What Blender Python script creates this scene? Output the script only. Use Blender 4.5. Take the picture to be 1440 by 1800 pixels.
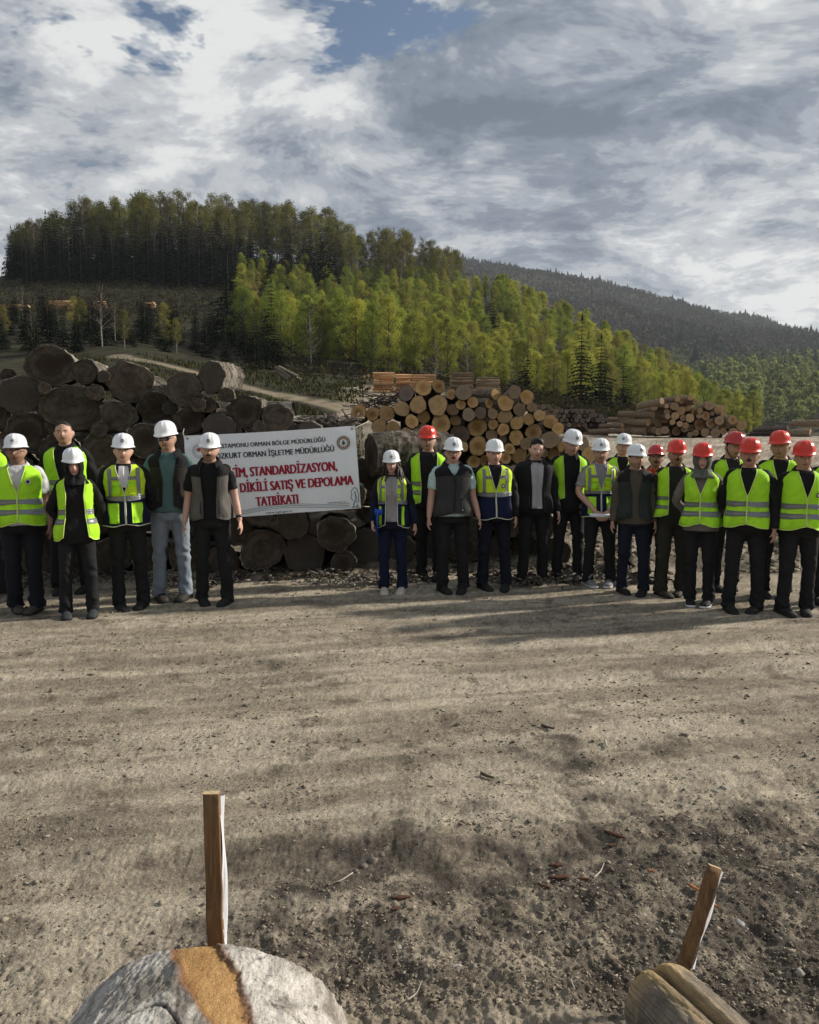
import bpy, bmesh, math, random
import numpy as np
from mathutils import Vector, Matrix, Quaternion

# ------------------------------------------------------------------ scene, camera, sky, sun
for o in list(bpy.data.objects): bpy.data.objects.remove(o, do_unlink=True)
SC = bpy.context.scene
COL = SC.collection
CAM_H, FPX, CX, CY, HORIZON = 1.75, 1350.0, 720.0, 900.0, 775.0
PITCH = math.atan((CY - HORIZON) / FPX)
cam_data = bpy.data.cameras.new("camera")
cam_data.sensor_fit = 'HORIZONTAL'; cam_data.sensor_width = 36.0
cam_data.lens = 36.0 * FPX / 1440.0
cam_data.clip_start = 0.05; cam_data.clip_end = 9000.0
cam = bpy.data.objects.new("camera", cam_data); COL.objects.link(cam)
cam.location = (0, 0, CAM_H); cam.rotation_euler = (math.pi / 2 - PITCH, 0, 0)
SC.camera = cam

SUN_AZ, SUN_EL = math.radians(72), math.radians(27)      # azimuth clockwise from +Y (view direction)
sun_dir = Vector((math.sin(SUN_AZ) * math.cos(SUN_EL), math.cos(SUN_AZ) * math.cos(SUN_EL), math.sin(SUN_EL)))
sd = bpy.data.lights.new("sun", 'SUN'); sd.energy = 5.0; sd.angle = math.radians(2.2); sd.color = (1.0, 0.92, 0.80)
sun = bpy.data.objects.new("sun", sd); COL.objects.link(sun)
sun.rotation_euler = (-sun_dir).to_track_quat('-Z', 'Y').to_euler()

W = bpy.data.worlds.new("World"); SC.world = W; W.use_nodes = True
def build_world():
    nt = W.node_tree; nt.nodes.clear(); L = nt.links.new
    N = lambda t, **k: _n(nt, t, **k)
    out = N('ShaderNodeOutputWorld'); bg = N('ShaderNodeBackground'); bg.inputs['Strength'].default_value = 0.088
    sky = N('ShaderNodeTexSky'); sky.sky_type = 'NISHITA'; sky.sun_disc = False
    sky.sun_elevation = SUN_EL; sky.sun_rotation = SUN_AZ
    sky.air_density = 1.0; sky.dust_density = 0.6; sky.ozone_density = 1.5
    tc = N('ShaderNodeTexCoord'); sep = N('ShaderNodeSeparateXYZ'); L(tc.outputs['Generated'], sep.inputs[0])
    def math_(op, a, b=None, clamp=False):
        m = N('ShaderNodeMath'); m.operation = op; m.use_clamp = clamp
        for i, v in enumerate((a, b)):
            if v is None: continue
            if isinstance(v, (int, float)): m.inputs[i].default_value = v
            else: L(v, m.inputs[i])
        return m.outputs[0]
    zc = math_('MAXIMUM', sep.outputs['Z'], 0.0)
    den = math_('ADD', zc, 0.24)
    comb = N('ShaderNodeCombineXYZ')
    L(math_('DIVIDE', sep.outputs['X'], den), comb.inputs[0]); L(math_('DIVIDE', sep.outputs['Y'], den), comb.inputs[1])
    def noise(scale, detail, rough, off, dist=0.0, src=None, stretch=(1, 1, 1)):
        mp = N('ShaderNodeMapping'); mp.inputs['Location'].default_value = off; mp.inputs['Scale'].default_value = stretch
        L(src or comb.outputs[0], mp.inputs[0])
        n = N('ShaderNodeTexNoise'); n.inputs['Scale'].default_value = scale; n.inputs['Detail'].default_value = detail
        n.inputs['Roughness'].default_value = rough; n.inputs['Distortion'].default_value = dist
        L(mp.outputs[0], n.inputs['Vector']); return n.outputs['Fac']
    def ramp(fac, stops):
        r = N('ShaderNodeValToRGB'); r.color_ramp.interpolation = 'EASE'
        while len(r.color_ramp.elements) < len(stops): r.color_ramp.elements.new(0.5)
        for e, (p, c) in zip(r.color_ramp.elements, stops): e.position = p; e.color = c if len(c) == 4 else (*c, 1)
        L(fac, r.inputs[0]); return r.outputs[0]
    wn = N('ShaderNodeTexNoise'); wn.inputs['Scale'].default_value = 1.1; wn.inputs['Detail'].default_value = 2; L(comb.outputs[0], wn.inputs['Vector'])
    va = N('ShaderNodeVectorMath'); va.operation = 'MULTIPLY_ADD'; va.inputs[1].default_value = (0.55,) * 3
    L(wn.outputs['Color'], va.inputs[0]); L(comb.outputs[0], va.inputs[2]); warp = va.outputs[0]
    big = noise(SKY['big_s'], 2, 0.5, SKY['big_o'])
    mid = noise(SKY['mid_s'], 6, 0.60, SKY['mid_o'], 0.0, src=warp, stretch=(1.0, 1.25, 1))
    fine = noise(SKY['fine_s'], 4, 0.66, SKY['fine_o'], 0.0, src=warp, stretch=(1.0, 1.25, 1))
    # brightness of the cloud deck: broad dark banks, broken by lighter billows
    def blob(px, py, rad, stretch=1.0):
        xc, yc = (px - CX) / FPX, (CY - py) / FPX; d = Vector((xc, yc * math.sin(PITCH) + math.cos(PITCH), yc * math.cos(PITCH) - math.sin(PITCH))).normalized()
        c = Vector((d.x / (d.z + 0.24), d.y / (d.z + 0.24), 0))
        v = N('ShaderNodeVectorMath'); v.operation = 'SUBTRACT'; L(warp2, v.inputs[0]); v.inputs[1].default_value = c
        v2 = N('ShaderNodeVectorMath'); v2.operation = 'MULTIPLY'; L(v.outputs[0], v2.inputs[0]); v2.inputs[1].default_value = (1 / (rad * stretch), 1 / rad, 0)
        ln = N('ShaderNodeVectorMath'); ln.operation = 'LENGTH'; L(v2.outputs[0], ln.inputs[0])
        m = N('ShaderNodeMapRange'); m.interpolation_type = 'SMOOTHSTEP'; m.inputs['From Min'].default_value = 1.0; m.inputs['From Max'].default_value = 0.0
        L(ln.outputs['Value'], m.inputs['Value']); return m.outputs[0]
    vb = N('ShaderNodeVectorMath'); vb.operation = 'MULTIPLY_ADD'; vb.inputs[1].default_value = (0.5, 0.5, 0); vb.inputs[2].default_value = (-0.25, -0.25, 0)
    L(wn.outputs['Color'], vb.inputs[0]); vc = N('ShaderNodeVectorMath'); vc.operation = 'ADD'; L(vb.outputs[0], vc.inputs[0]); L(comb.outputs[0], vc.inputs[1]); warp2 = vc.outputs[0]
    t = math_('ADD', math_('MULTIPLY', big, SKY['kb']), math_('ADD', math_('MULTIPLY', mid, SKY['km']), math_('MULTIPLY', fine, SKY['kf'])))
    t = math_('ADD', t, 0.5 - 0.5 * (SKY['kb'] + SKY['km'] + SKY['kf']) + SKY['lift'])
    for px, py, rad, st, w in SKY['banks']: t = math_('ADD', t, math_('MULTIPLY', blob(px, py, rad, st), w))
    cl = ramp(t, SKY['ramp'])
    # gaps: where the deck is thin, the blue shows
    g = noise(SKY['gap_s'], 5, 0.62, SKY['gap_o'], 0.0, src=warp, stretch=(1, 1.3, 1))
    g = math_('ADD', math_('ADD', math_('MULTIPLY', g, 1.5), math_('MULTIPLY', fine, 1.3)), 0.84 - 1.4)
    for px, py, rad, st, w in SKY['holes']: g = math_('SUBTRACT', g, math_('MULTIPLY', blob(px, py, rad, st), w))
    cover = ramp(g, [(0.30, (0.0,) * 3), (0.38, (0.5,) * 3), (0.47, (1.0,) * 3)])
    hs = N('ShaderNodeHueSaturation'); hs.inputs['Saturation'].default_value = 1.05; hs.inputs['Value'].default_value = 0.85
    L(sky.outputs[0], hs.inputs['Color'])
    mix = N('ShaderNodeMix'); mix.data_type = 'RGBA'
    L(cover, mix.inputs[0]); L(hs.outputs[0], mix.inputs[6]); L(cl, mix.inputs[7])
    L(mix.outputs[2], bg.inputs['Color']); L(bg.outputs[0], out.inputs[0])
def _n(nt, t, **k):
    n = nt.nodes.new(t)
    for a, v in k.items(): setattr(n, a, v)
    return n
SKY = dict(big_s=0.9, big_o=(3.1, 1.7, 0.0), mid_s=1.9, mid_o=(0.0, 4.0, 0), fine_s=6.5, fine_o=(1, 2, 0), gap_s=2.2, gap_o=(7.3, 2.2, 0),
           kb=0.35, km=1.5, kf=1.2, lift=0.03,
           ramp=[(0.16, (1.25, 1.6, 2.15)), (0.34, (1.95, 2.35, 2.95)), (0.48, (3.3, 3.65, 4.15)), (0.62, (4.9, 5.15, 5.45)), (0.86, (7.6, 7.65, 7.6))],
           banks=[(1250, 110, 0.9, 1.4, -0.08), (760, 320, 0.6, 2.4, -0.07), (1020, 320, 0.7, 2.0, -0.05), (960, 60, 0.5, 1.2, -0.05), (130, 230, 0.8, 1.3, 0.05), (420, 120, 0.5, 1.2, 0.05), (1370, 505, 0.5, 1.3, 0.22), (300, 30, 0.3, 1.5, 0.08), (1150, 340, 0.3, 1.5, 0.10)],
           holes=[(180, 62, 0.20, 1.7, 0.58), (770, 55, 0.23, 1.9, 0.52), (515, 210, 0.14, 0.8, 0.2), (590, 165, 0.10, 1, 0.2), (330, 330, 0.4, 2.2, 0.18), (1035, 207, 0.30, 1.5, -0.25), (1150, 300, 0.25, 1.5, -0.15)])
build_world()
W.cycles.sampling_method = 'MANUAL'; W.cycles.sample_map_resolution = 256

SC.view_settings.view_transform = 'Standard'; SC.view_settings.look = 'None'
SC.view_settings.exposure = 0.27; SC.view_settings.gamma = 1.0
SC.cycles.use_denoising = True
SC.cycles.max_bounces = 4; SC.cycles.diffuse_bounces = 2; SC.cycles.glossy_bounces = 2
SC.cycles.transmission_bounces = 3; SC.cycles.transparent_max_bounces = 4
SC.cycles.caustics_reflective = False; SC.cycles.caustics_refractive = False

# ------------------------------------------------------------------ helpers
cP, sP = math.cos(PITCH), math.sin(PITCH)
def P(px, py, Y):
    """the point seen at photograph pixel (px, py), Y metres ahead of the camera"""
    xc, yc = (px - CX) / FPX, (CY - py) / FPX
    d = Vector((xc, yc * sP + cP, yc * cP - sP)); t = Y / d.y
    return Vector((0, 0, CAM_H)) + d * t
def G(px, py, z=0.0):
    xc, yc = (px - CX) / FPX, (CY - py) / FPX
    d = Vector((xc, yc * sP + cP, yc * cP - sP)); t = (z - CAM_H) / d.z
    return Vector((0, 0, CAM_H)) + d * t
def SIZE(px, Y): return px / FPX * Y

_rs = np.random.RandomState(7)
_perm = np.concatenate([_rs.permutation(256)] * 3)
_grad = _rs.normal(size=(256, 3)); _grad /= np.linalg.norm(_grad, axis=1)[:, None]
def pnoise(p):
    p = np.asarray(p, float); i = np.floor(p).astype(int); f = p - i; i &= 255
    u = f * f * f * (f * (f * 6 - 15) + 10); r = 0.0
    for dx in (0, 1):
        for dy in (0, 1):
            for dz in (0, 1):
                h = _perm[_perm[_perm[i[:, 0] + dx] + i[:, 1] + dy] + i[:, 2] + dz]
                g = _grad[h]; d = f - (dx, dy, dz)
                w = (u[:, 0] if dx else 1 - u[:, 0]) * (u[:, 1] if dy else 1 - u[:, 1]) * (u[:, 2] if dz else 1 - u[:, 2])
                r = r + w * (g * d).sum(1)
    return r
def fbm(p, oct=4, rough=0.5, lac=2.03):
    p = np.asarray(p, float); a, r = 1.0, 0.0
    for k in range(oct):
        r = r + a * pnoise(p + 17.3 * k); p = p * lac; a *= rough
    return r
def pnoise2(x, y):
    i, j = np.floor(x).astype(np.int64), np.floor(y).astype(np.int64); f, g = x - i, y - j; i &= 255; j &= 255
    u = f * f * f * (f * (f * 6 - 15) + 10); v = g * g * g * (g * (g * 6 - 15) + 10)
    def c(di, dj):
        q = _grad2[_perm[_perm[i + di] + j + dj]]; return q[..., 0] * (f - di) + q[..., 1] * (g - dj)
    a, b, d, e = c(0, 0), c(1, 0), c(0, 1), c(1, 1)
    a += u * (b - a); d += u * (e - d); return a + v * (d - a)
_ang = _rs.uniform(0, 2 * np.pi, 256); _grad2 = np.stack([np.cos(_ang), np.sin(_ang)], -1)
def fbm2(x, y, seed=0.0, oct=4, rough=0.5, lac=2.03):
    x = np.asarray(x, float) + seed * 13.7; y = np.asarray(y, float) + seed * 7.3; a, r = 1.0, 0.0
    for k in range(oct):
        r = r + a * pnoise2(x + 17.3 * k, y + 9.1 * k); x = x * lac; y = y * lac; a *= rough
    return r
def v3(x, y, z=0): return np.stack([np.asarray(x, float), np.asarray(y, float) + 0 * np.asarray(x, float), np.asarray(z, float) + 0 * np.asarray(x, float)], -1)
def smooth(e0, e1, x):
    t = np.clip((np.asarray(x, float) - e0) / (e1 - e0), 0, 1); return t * t * (3 - 2 * t)

def mesh_np(name, V, F, smooth_=False):
    """V (n,3); F: an (m,3|4) array or a list of such arrays / of index lists"""
    me = bpy.data.meshes.new(name); V = np.asarray(V, np.float32)
    if isinstance(F, np.ndarray): F = [F]
    if len(F) and not isinstance(F[0], np.ndarray):
        me.from_pydata([tuple(map(float, v)) for v in V], [], [tuple(map(int, f)) for f in F])
    else:
        F = [f for f in F if len(f)]
        loops = np.concatenate([f.ravel() for f in F]).astype(np.int32)
        tot = np.concatenate([np.full(len(f), f.shape[1], np.int32) for f in F])
        start = np.concatenate([[0], np.cumsum(tot)[:-1]]).astype(np.int32)
        me.vertices.add(len(V)); me.vertices.foreach_set('co', V.ravel())
        me.loops.add(len(loops)); me.loops.foreach_set('vertex_index', loops)
        me.polygons.add(len(tot)); me.polygons.foreach_set('loop_start', start); me.polygons.foreach_set('loop_total', tot)
        me.update(calc_edges=True)
    if smooth_: me.polygons.foreach_set('use_smooth', np.ones(len(me.polygons), bool))
    return me
def fattr(me, name, vals):
    a = me.attributes.new(name, 'FLOAT', 'POINT'); a.data.foreach_set('value', np.asarray(vals, np.float32))
def cattr(me, name, vals):
    vals = np.asarray(vals, np.float32)
    if vals.shape[1] == 3: vals = np.concatenate([vals, np.ones((len(vals), 1), np.float32)], 1)
    a = me.color_attributes.new(name, 'FLOAT_COLOR', 'POINT'); a.data.foreach_set('color', vals.ravel())
def obj(name, me, mat=None, parent=None, mw=None):
    o = bpy.data.objects.new(name, me); COL.objects.link(o)
    if mat is not None and me is not None and not me.materials: me.materials.append(mat)
    if mw is not None: o.matrix_world = mw
    if parent is not None: o.parent = parent
    return o
def empty(name, loc=(0, 0, 0), rz=0.0):
    o = bpy.data.objects.new(name, None); o.empty_display_size = 0.1; COL.objects.link(o)
    o.location = loc; o.rotation_euler = (0, 0, rz); return o
def tag(o, label=None, cat=None, group=None, kind=None):
    if label: o['label'] = label
    if cat: o['category'] = cat
    if group: o['group'] = group
    if kind: o['kind'] = kind
    return o
def gridF(n, m, wrap=False, off=0):
    """quads of an n x m vertex grid (row major); wrap joins the last column to the first"""
    i, j = np.meshgrid(np.arange(n - 1), np.arange(m if wrap else m - 1), indexing='ij')
    j2 = (j + 1) % m
    return (np.stack([i * m + j, i * m + j2, (i + 1) * m + j2, (i + 1) * m + j], -1).reshape(-1, 4) + off).astype(np.int32)
class Bag:
    """collects pieces into one mesh"""
    def __init__(s): s.V = []; s.F = []; s.n = 0
    def add(s, V, F):
        V = np.asarray(V, float)
        s.V.append(V)
        for f in ([F] if isinstance(F, np.ndarray) else F): s.F.append(np.asarray(f, np.int32) + s.n)
        s.n += len(V); return s
    def mesh(s, name, sm=True): return mesh_np(name, np.concatenate(s.V), s.F, sm)
def frames(pts):
    pts = np.asarray(pts, float); t = np.gradient(pts, axis=0); t /= np.linalg.norm(t, axis=1)[:, None] + 1e-12
    ref = np.array([0, 1, 0.]) if abs(t[0] @ np.array([0, 1, 0.])) < 0.9 else np.array([1., 0, 0])
    A, B = [], []
    for k in range(len(pts)):
        a = ref - t[k] * (ref @ t[k]); a /= np.linalg.norm(a) + 1e-12; A.append(a); B.append(np.cross(t[k], a)); ref = a
    return t, np.array(A), np.array(B)
def tube(pts, rad, seg=10, cap=True, ell=1.0, jitter=0.0, seed=0):
    """swept tube; rad per point; ell flattens along the second axis"""
    pts = np.asarray(pts, float); n = len(pts); rad = np.broadcast_to(np.asarray(rad, float), (n,))
    t, A, B = frames(pts); th = np.linspace(0, 2 * np.pi, seg, endpoint=False)
    rr = rad[:, None] * np.ones(seg)[None]
    if jitter: rr = rr * (1 + jitter * np.random.RandomState(seed).normal(size=rr.shape))
    V = pts[:, None] + rr[..., None] * (np.cos(th)[None, :, None] * A[:, None] + ell * np.sin(th)[None, :, None] * B[:, None])
    V = V.reshape(-1, 3); F = [gridF(n, seg, True)]
    if cap:
        c0, c1 = len(V), len(V) + 1; V = np.concatenate([V, pts[:1], pts[-1:]])
        k = np.arange(seg); k2 = (k + 1) % seg
        F.append(np.stack([np.full(seg, c0), k2, k], -1)); F.append(np.stack([np.full(seg, c1), (n - 1) * seg + k, (n - 1) * seg + k2], -1))
    return V, F
def spline(pts, n=20):
    pts = np.asarray(pts, float); m = len(pts)
    if m == 2: return pts[0] + (pts[1] - pts[0]) * np.linspace(0, 1, n)[:, None]
    p = np.concatenate([[2 * pts[0] - pts[1]], pts, [2 * pts[-1] - pts[-2]]]); out = []
    for s in np.linspace(0, m - 1 - 1e-9, n):
        k = int(s); t = s - k; a, b, c, d = p[k:k + 4]
        out.append(0.5 * ((2 * b) + (c - a) * t + (2 * a - 5 * b + 4 * c - d) * t * t + (3 * b - a - 3 * c + d) * t ** 3))
    return np.array(out)
def box(cx, cy, cz, sx, sy, sz):
    x, y, z = sx / 2, sy / 2, sz / 2
    V = np.array([[-x, -y, -z], [x, -y, -z], [x, y, -z], [-x, y, -z], [-x, -y, z], [x, -y, z], [x, y, z], [-x, y, z]]) + (cx, cy, cz)
    F = np.array([[0, 3, 2, 1], [4, 5, 6, 7], [0, 1, 5, 4], [1, 2, 6, 5], [2, 3, 7, 6], [3, 0, 4, 7]], np.int32)
    return V, F
def axis_matrix(origin, z, roll=0.0):
    q = Vector(z).normalized().to_track_quat('Z', 'Y')
    return Matrix.Translation(Vector(origin)) @ q.to_matrix().to_4x4() @ Matrix.Rotation(roll, 4, 'Z')

# ------------------------------------------------------------------ materials
_mats = {}
class NT:
    def __init__(s, name):
        s.m = bpy.data.materials.new(name); s.m.use_nodes = True; s.nt = s.m.node_tree; s.nt.nodes.clear()
        s.out = s.n('ShaderNodeOutputMaterial'); s.L = s.nt.links.new
    def n(s, t, **k): return _n(s.nt, t, **k)
    def set(s, node, key, v):
        if v is None: return
        if isinstance(v, bpy.types.NodeSocket): s.L(v, node.inputs[key])
        else:
            if isinstance(v, (tuple, list)) and len(v) == 3 and node.inputs[key].type == 'RGBA': v = (*v, 1)
            node.inputs[key].default_value = v
    def math(s, op, a, b=None, clamp=False):
        m = s.n('ShaderNodeMath'); m.operation = op; m.use_clamp = clamp; s.set(m, 0, a); s.set(m, 1, b); return m.outputs[0]
    def coord(s, w='Object'): return s.n('ShaderNodeTexCoord').outputs[w]
    def pos(s): return s.n('ShaderNodeNewGeometry').outputs['Position']
    def mapping(s, v, scale=(1, 1, 1), loc=(0, 0, 0), rot=(0, 0, 0)):
        m = s.n('ShaderNodeMapping'); m.inputs['Scale'].default_value = scale; m.inputs['Location'].default_value = loc; m.inputs['Rotation'].default_value = rot
        s.L(v, m.inputs[0]); return m.outputs[0]
    def noise(s, v, scale, detail=4, rough=0.55, dist=0.0, out='Fac'):
        n = s.n('ShaderNodeTexNoise'); s.L(v, n.inputs['Vector'])
        for k, x in (('Scale', scale), ('Detail', detail), ('Roughness', rough), ('Distortion', dist)): s.set(n, k, x)
        return n.outputs[out]
    def voronoi(s, v, scale, feature='F1', out='Distance', rnd=1.0):
        n = s.n('ShaderNodeTexVoronoi'); n.feature = feature; s.L(v, n.inputs['Vector']); s.set(n, 'Scale', scale); s.set(n, 'Randomness', rnd); return n.outputs[out]
    def ramp(s, fac, stops, interp='LINEAR'):
        r = s.n('ShaderNodeValToRGB'); r.color_ramp.interpolation = interp
        while len(r.color_ramp.elements) < len(stops): r.color_ramp.elements.new(0.5)
        for e, (p, c) in zip(r.color_ramp.elements, stops):
            e.position = p; c = (c, c, c) if isinstance(c, (int, float)) else c; e.color = (*c, 1)
        s.L(fac, r.inputs[0]); return r.outputs[0]
    def mix(s, f, a, b, blend='MIX'):
        m = s.n('ShaderNodeMix'); m.data_type = 'RGBA'; m.blend_type = blend; s.set(m, 0, f); s.set(m, 6, a); s.set(m, 7, b); return m.outputs[2]
    def attr(s, name, out='Fac', typ='GEOMETRY'):
        a = s.n('ShaderNodeAttribute'); a.attribute_name = name; a.attribute_type = typ; return a.outputs[out]
    def rand(s): return s.n('ShaderNodeObjectInfo').outputs['Random']
    def bump(s, h, strength=0.5, dist=0.01, normal=None):
        b = s.n('ShaderNodeBump'); s.set(b, 'Strength', strength); s.set(b, 'Distance', dist); s.L(h, b.inputs['Height'])
        if normal is not None: s.L(normal, b.inputs['Normal'])
        return b.outputs[0]
    def bsdf(s, color, rough=0.8, normal=None, spec=0.3, **k):
        b = s.n('ShaderNodeBsdfPrincipled'); s.set(b, 'Base Color', color); s.set(b, 'Roughness', rough); s.set(b, 'Specular IOR Level', spec)
        if normal is not None: s.L(normal, b.inputs['Normal'])
        for a, v in k.items(): s.set(b, a, v)
        s.L(b.outputs[0], s.out.inputs[0]); return b
def plain(name, color, rough=0.7, spec=0.3, vary=0.12, scale=30, bump=0.0, **k):
    key = (name, tuple(color), rough)
    if key in _mats: return _mats[key]
    t = NT(name); co = t.coord(); nz = t.noise(co, scale, 4)
    f = t.ramp(nz, [(0.25, 1 - vary), (0.75, 1 + vary)])
    c = t.mix(1.0, tuple(color), f, 'MULTIPLY')
    nm = t.bump(nz, bump, 0.01) if bump else None
    t.bsdf(c, rough, nm, spec, **k); _mats[key] = t.m; return t.m
def fabric(name, color, rough=0.85, wr=0.35, sheen=0.0):
    key = ('fab', name, tuple(color))
    if key in _mats: return _mats[key]
    t = NT(name); co = t.coord()
    big = t.noise(t.mapping(co, (1, 1, 0.6)), 9, 3, 0.5, 0.6); fine = t.noise(co, 160, 2)
    f = t.ramp(big, [(0.3, 0.82), (0.7, 1.14)])
    c = t.mix(1.0, tuple(color), f, 'MULTIPLY')
    h = t.math('ADD', big, t.math('MULTIPLY', fine, 0.06))
    t.bsdf(c, rough, t.bump(h, wr, 0.03), 0.2)
    _mats[key] = t.m; return t.m

# ------------------------------------------------------------------ terrain (height table over bearing and distance)
Z = lambda v: ('z', v)
def _cols():
    near0 = [(0.4, Z(0)), (9.3, Z(0))]
    L_ = near0 + [(10.2, Z(.08)), (13, Z(.3)), (20, Z(1.0))]
    M_ = near0 + [(10.2, Z(.10)), (11.4, Z(.5)), (12.9, Z(1.0)), (17, Z(1.1))]
    R_ = near0 + [(9.9, Z(.04)), (10.7, Z(.32)), (12, Z(.68)), (17, Z(1.06))]
    far = lambda a, b, c, zz=5: [(330, Z(zz)), (620, a), (1400, b), (2600, Z(40))]
    return {
        -1500: L_ + [(60, Z(8)), (150, Z(20)), (220, Z(24)), (330, Z(5)), (2600, Z(5))],
        -300: L_ + [(40, 690), (80, 650), (130, 590), (150, 570), (185, 540), (230, 545), (300, Z(5)), (2600, Z(5))],
        -60: L_ + [(40, 690), (80, 640), (130, 562), (150, 548), (182, 500), (230, 506), (330, Z(5)), (2600, Z(5))],
        60: L_ + [(38, 690), (78, 640), (128, 562), (150, 548), (182, 494), (232, 470), (255, 468), (330, Z(8)), (2600, Z(5))],
        240: L_ + [(36, 690), (70, 628), (108, 600), (134, 556), (150, 546), (182, 494), (232, 450), (258, 446), (330, Z(8)), (2600, Z(5))],
        420: L_ + [(34, 712), (54, 674), (100, 640), (140, 570), (182, 508), (232, 452), (255, 450), (330, Z(8)), (2600, Z(5))],
        560: L_ + [(27, 728), (40, 706), (64, 676), (95, 652), (140, 590), (185, 520), (232, 458), (250, 456)] + far(600, 520, 0),
        640: M_ + [(24, 742), (36, 718), (52, 688), (66, 680), (95, 655), (140, 596), (190, 528), (232, 470)] + far(590, 470, 0),
        760: M_ + [(24, 752), (38, 726), (52, 692), (72, 688), (100, 668), (140, 606), (190, 535), (225, 488)] + far(560, 436, 0),
        900: M_ + [(26, 764), (42, 745), (60, 715), (85, 700), (110, 682), (140, 632), (180, 555), (205, 520)] + far(570, 466, 0),
        1000: M_ + [(28, 768), (45, 757), (68, 728), (95, 716), (115, 700), (145, 640), (178, 585), (192, 566)] + far(590, 488, 0),
        1130: R_ + [(28, 770), (50, 764), (80, 745), (105, 728), (125, 700), (150, 665), (165, 652), (200, 680)] + far(640, 520, 0),
        1260: R_ + [(28, 770), (50, 767), (70, 758), (100, 748), (125, 740), (150, 732), (190, 765), (270, 752), (620, 646), (1400, 556), (2600, Z(40))],
        1340: R_ + [(28, 770), (48, 767), (60, 767), (90, 775), (150, 785), (220, 772), (270, 752), (620, 640), (1400, 577), (2600, Z(40))],
        1440: R_ + [(28, 771), (48, 768), (60, 768), (90, 778), (150, 790), (220, 775), (270, 755), (620, 630), (1400, 598), (2600, Z(40))],
        1900: R_ + [(28, 771), (48, 768), (60, 768), (150, 790), (270, 760), (620, 640), (1400, 640), (2600, Z(40))],
        2900: R_ + [(28, 771), (60, 768), (150, 790), (400, 770), (1400, 740), (2600, Z(40))],
    }
_LY = np.linspace(math.log(0.4), math.log(2600), 420)
def _table():
    cols = _cols(); us, rows = [], []
    for px in sorted(cols):
        pts = [(math.log(y), (s[1] if isinstance(s, tuple) else P(px, s, y).z)) for y, s in cols[px]]
        Yl = np.array([p[0] for p in pts]); zz = np.array([p[1] for p in pts])
        z = np.interp(np.exp(_LY), np.exp(Yl), zz)
        k = np.exp(-0.5 * (np.arange(-6, 7) / 2.2) ** 2); k /= k.sum()
        zs = np.convolve(np.pad(z, 6, 'edge'), k, 'valid')
        us.append((px - CX) / FPX); rows.append(zs)
    us = np.array(us); rows = np.array(rows)
    U = np.linspace(us[0], us[-1], 500)
    T = np.stack([np.interp(U, us, rows[:, j]) for j in range(rows.shape[1])], 1)
    k = np.exp(-0.5 * (np.arange(-9, 10) / 3.5) ** 2); k /= k.sum()
    T = np.apply_along_axis(lambda c: np.convolve(np.pad(c, 9, 'edge'), k, 'valid'), 0, T)
    return U, T
_TU, _TT = _table()
def base_z(x, y):
    x = np.asarray(x, float); y = np.maximum(np.asarray(y, float), 0.41); u = x / y
    fu = np.clip((u - _TU[0]) / (_TU[1] - _TU[0]), 0, len(_TU) - 1.001); fy = np.clip((np.log(y) - _LY[0]) / (_LY[1] - _LY[0]), 0, len(_LY) - 1.001)
    i, j = fu.astype(int), fy.astype(int); a, b = fu - i, fy - j
    return (_TT[i, j] * (1 - a) + _TT[i + 1, j] * a) * (1 - b) + (_TT[i, j + 1] * (1 - a) + _TT[i + 1, j + 1] * a) * b
def churn(x, y):
    """how churned the soil is: strong in the near foreground and on the rubble bank behind the people"""
    x = np.asarray(x, float); nb = fbm2(x * 0.5, y * 0.8, 3.3, 3)
    fore = 1 - smooth(1.9, 4.3, y - 0.6 * x + 1.1 * nb)
    bank = smooth(9.3, 10.0, y) * (1 - smooth(11.8, 13.5, y))
    return np.clip(fore + bank, 0, 1)
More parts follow.
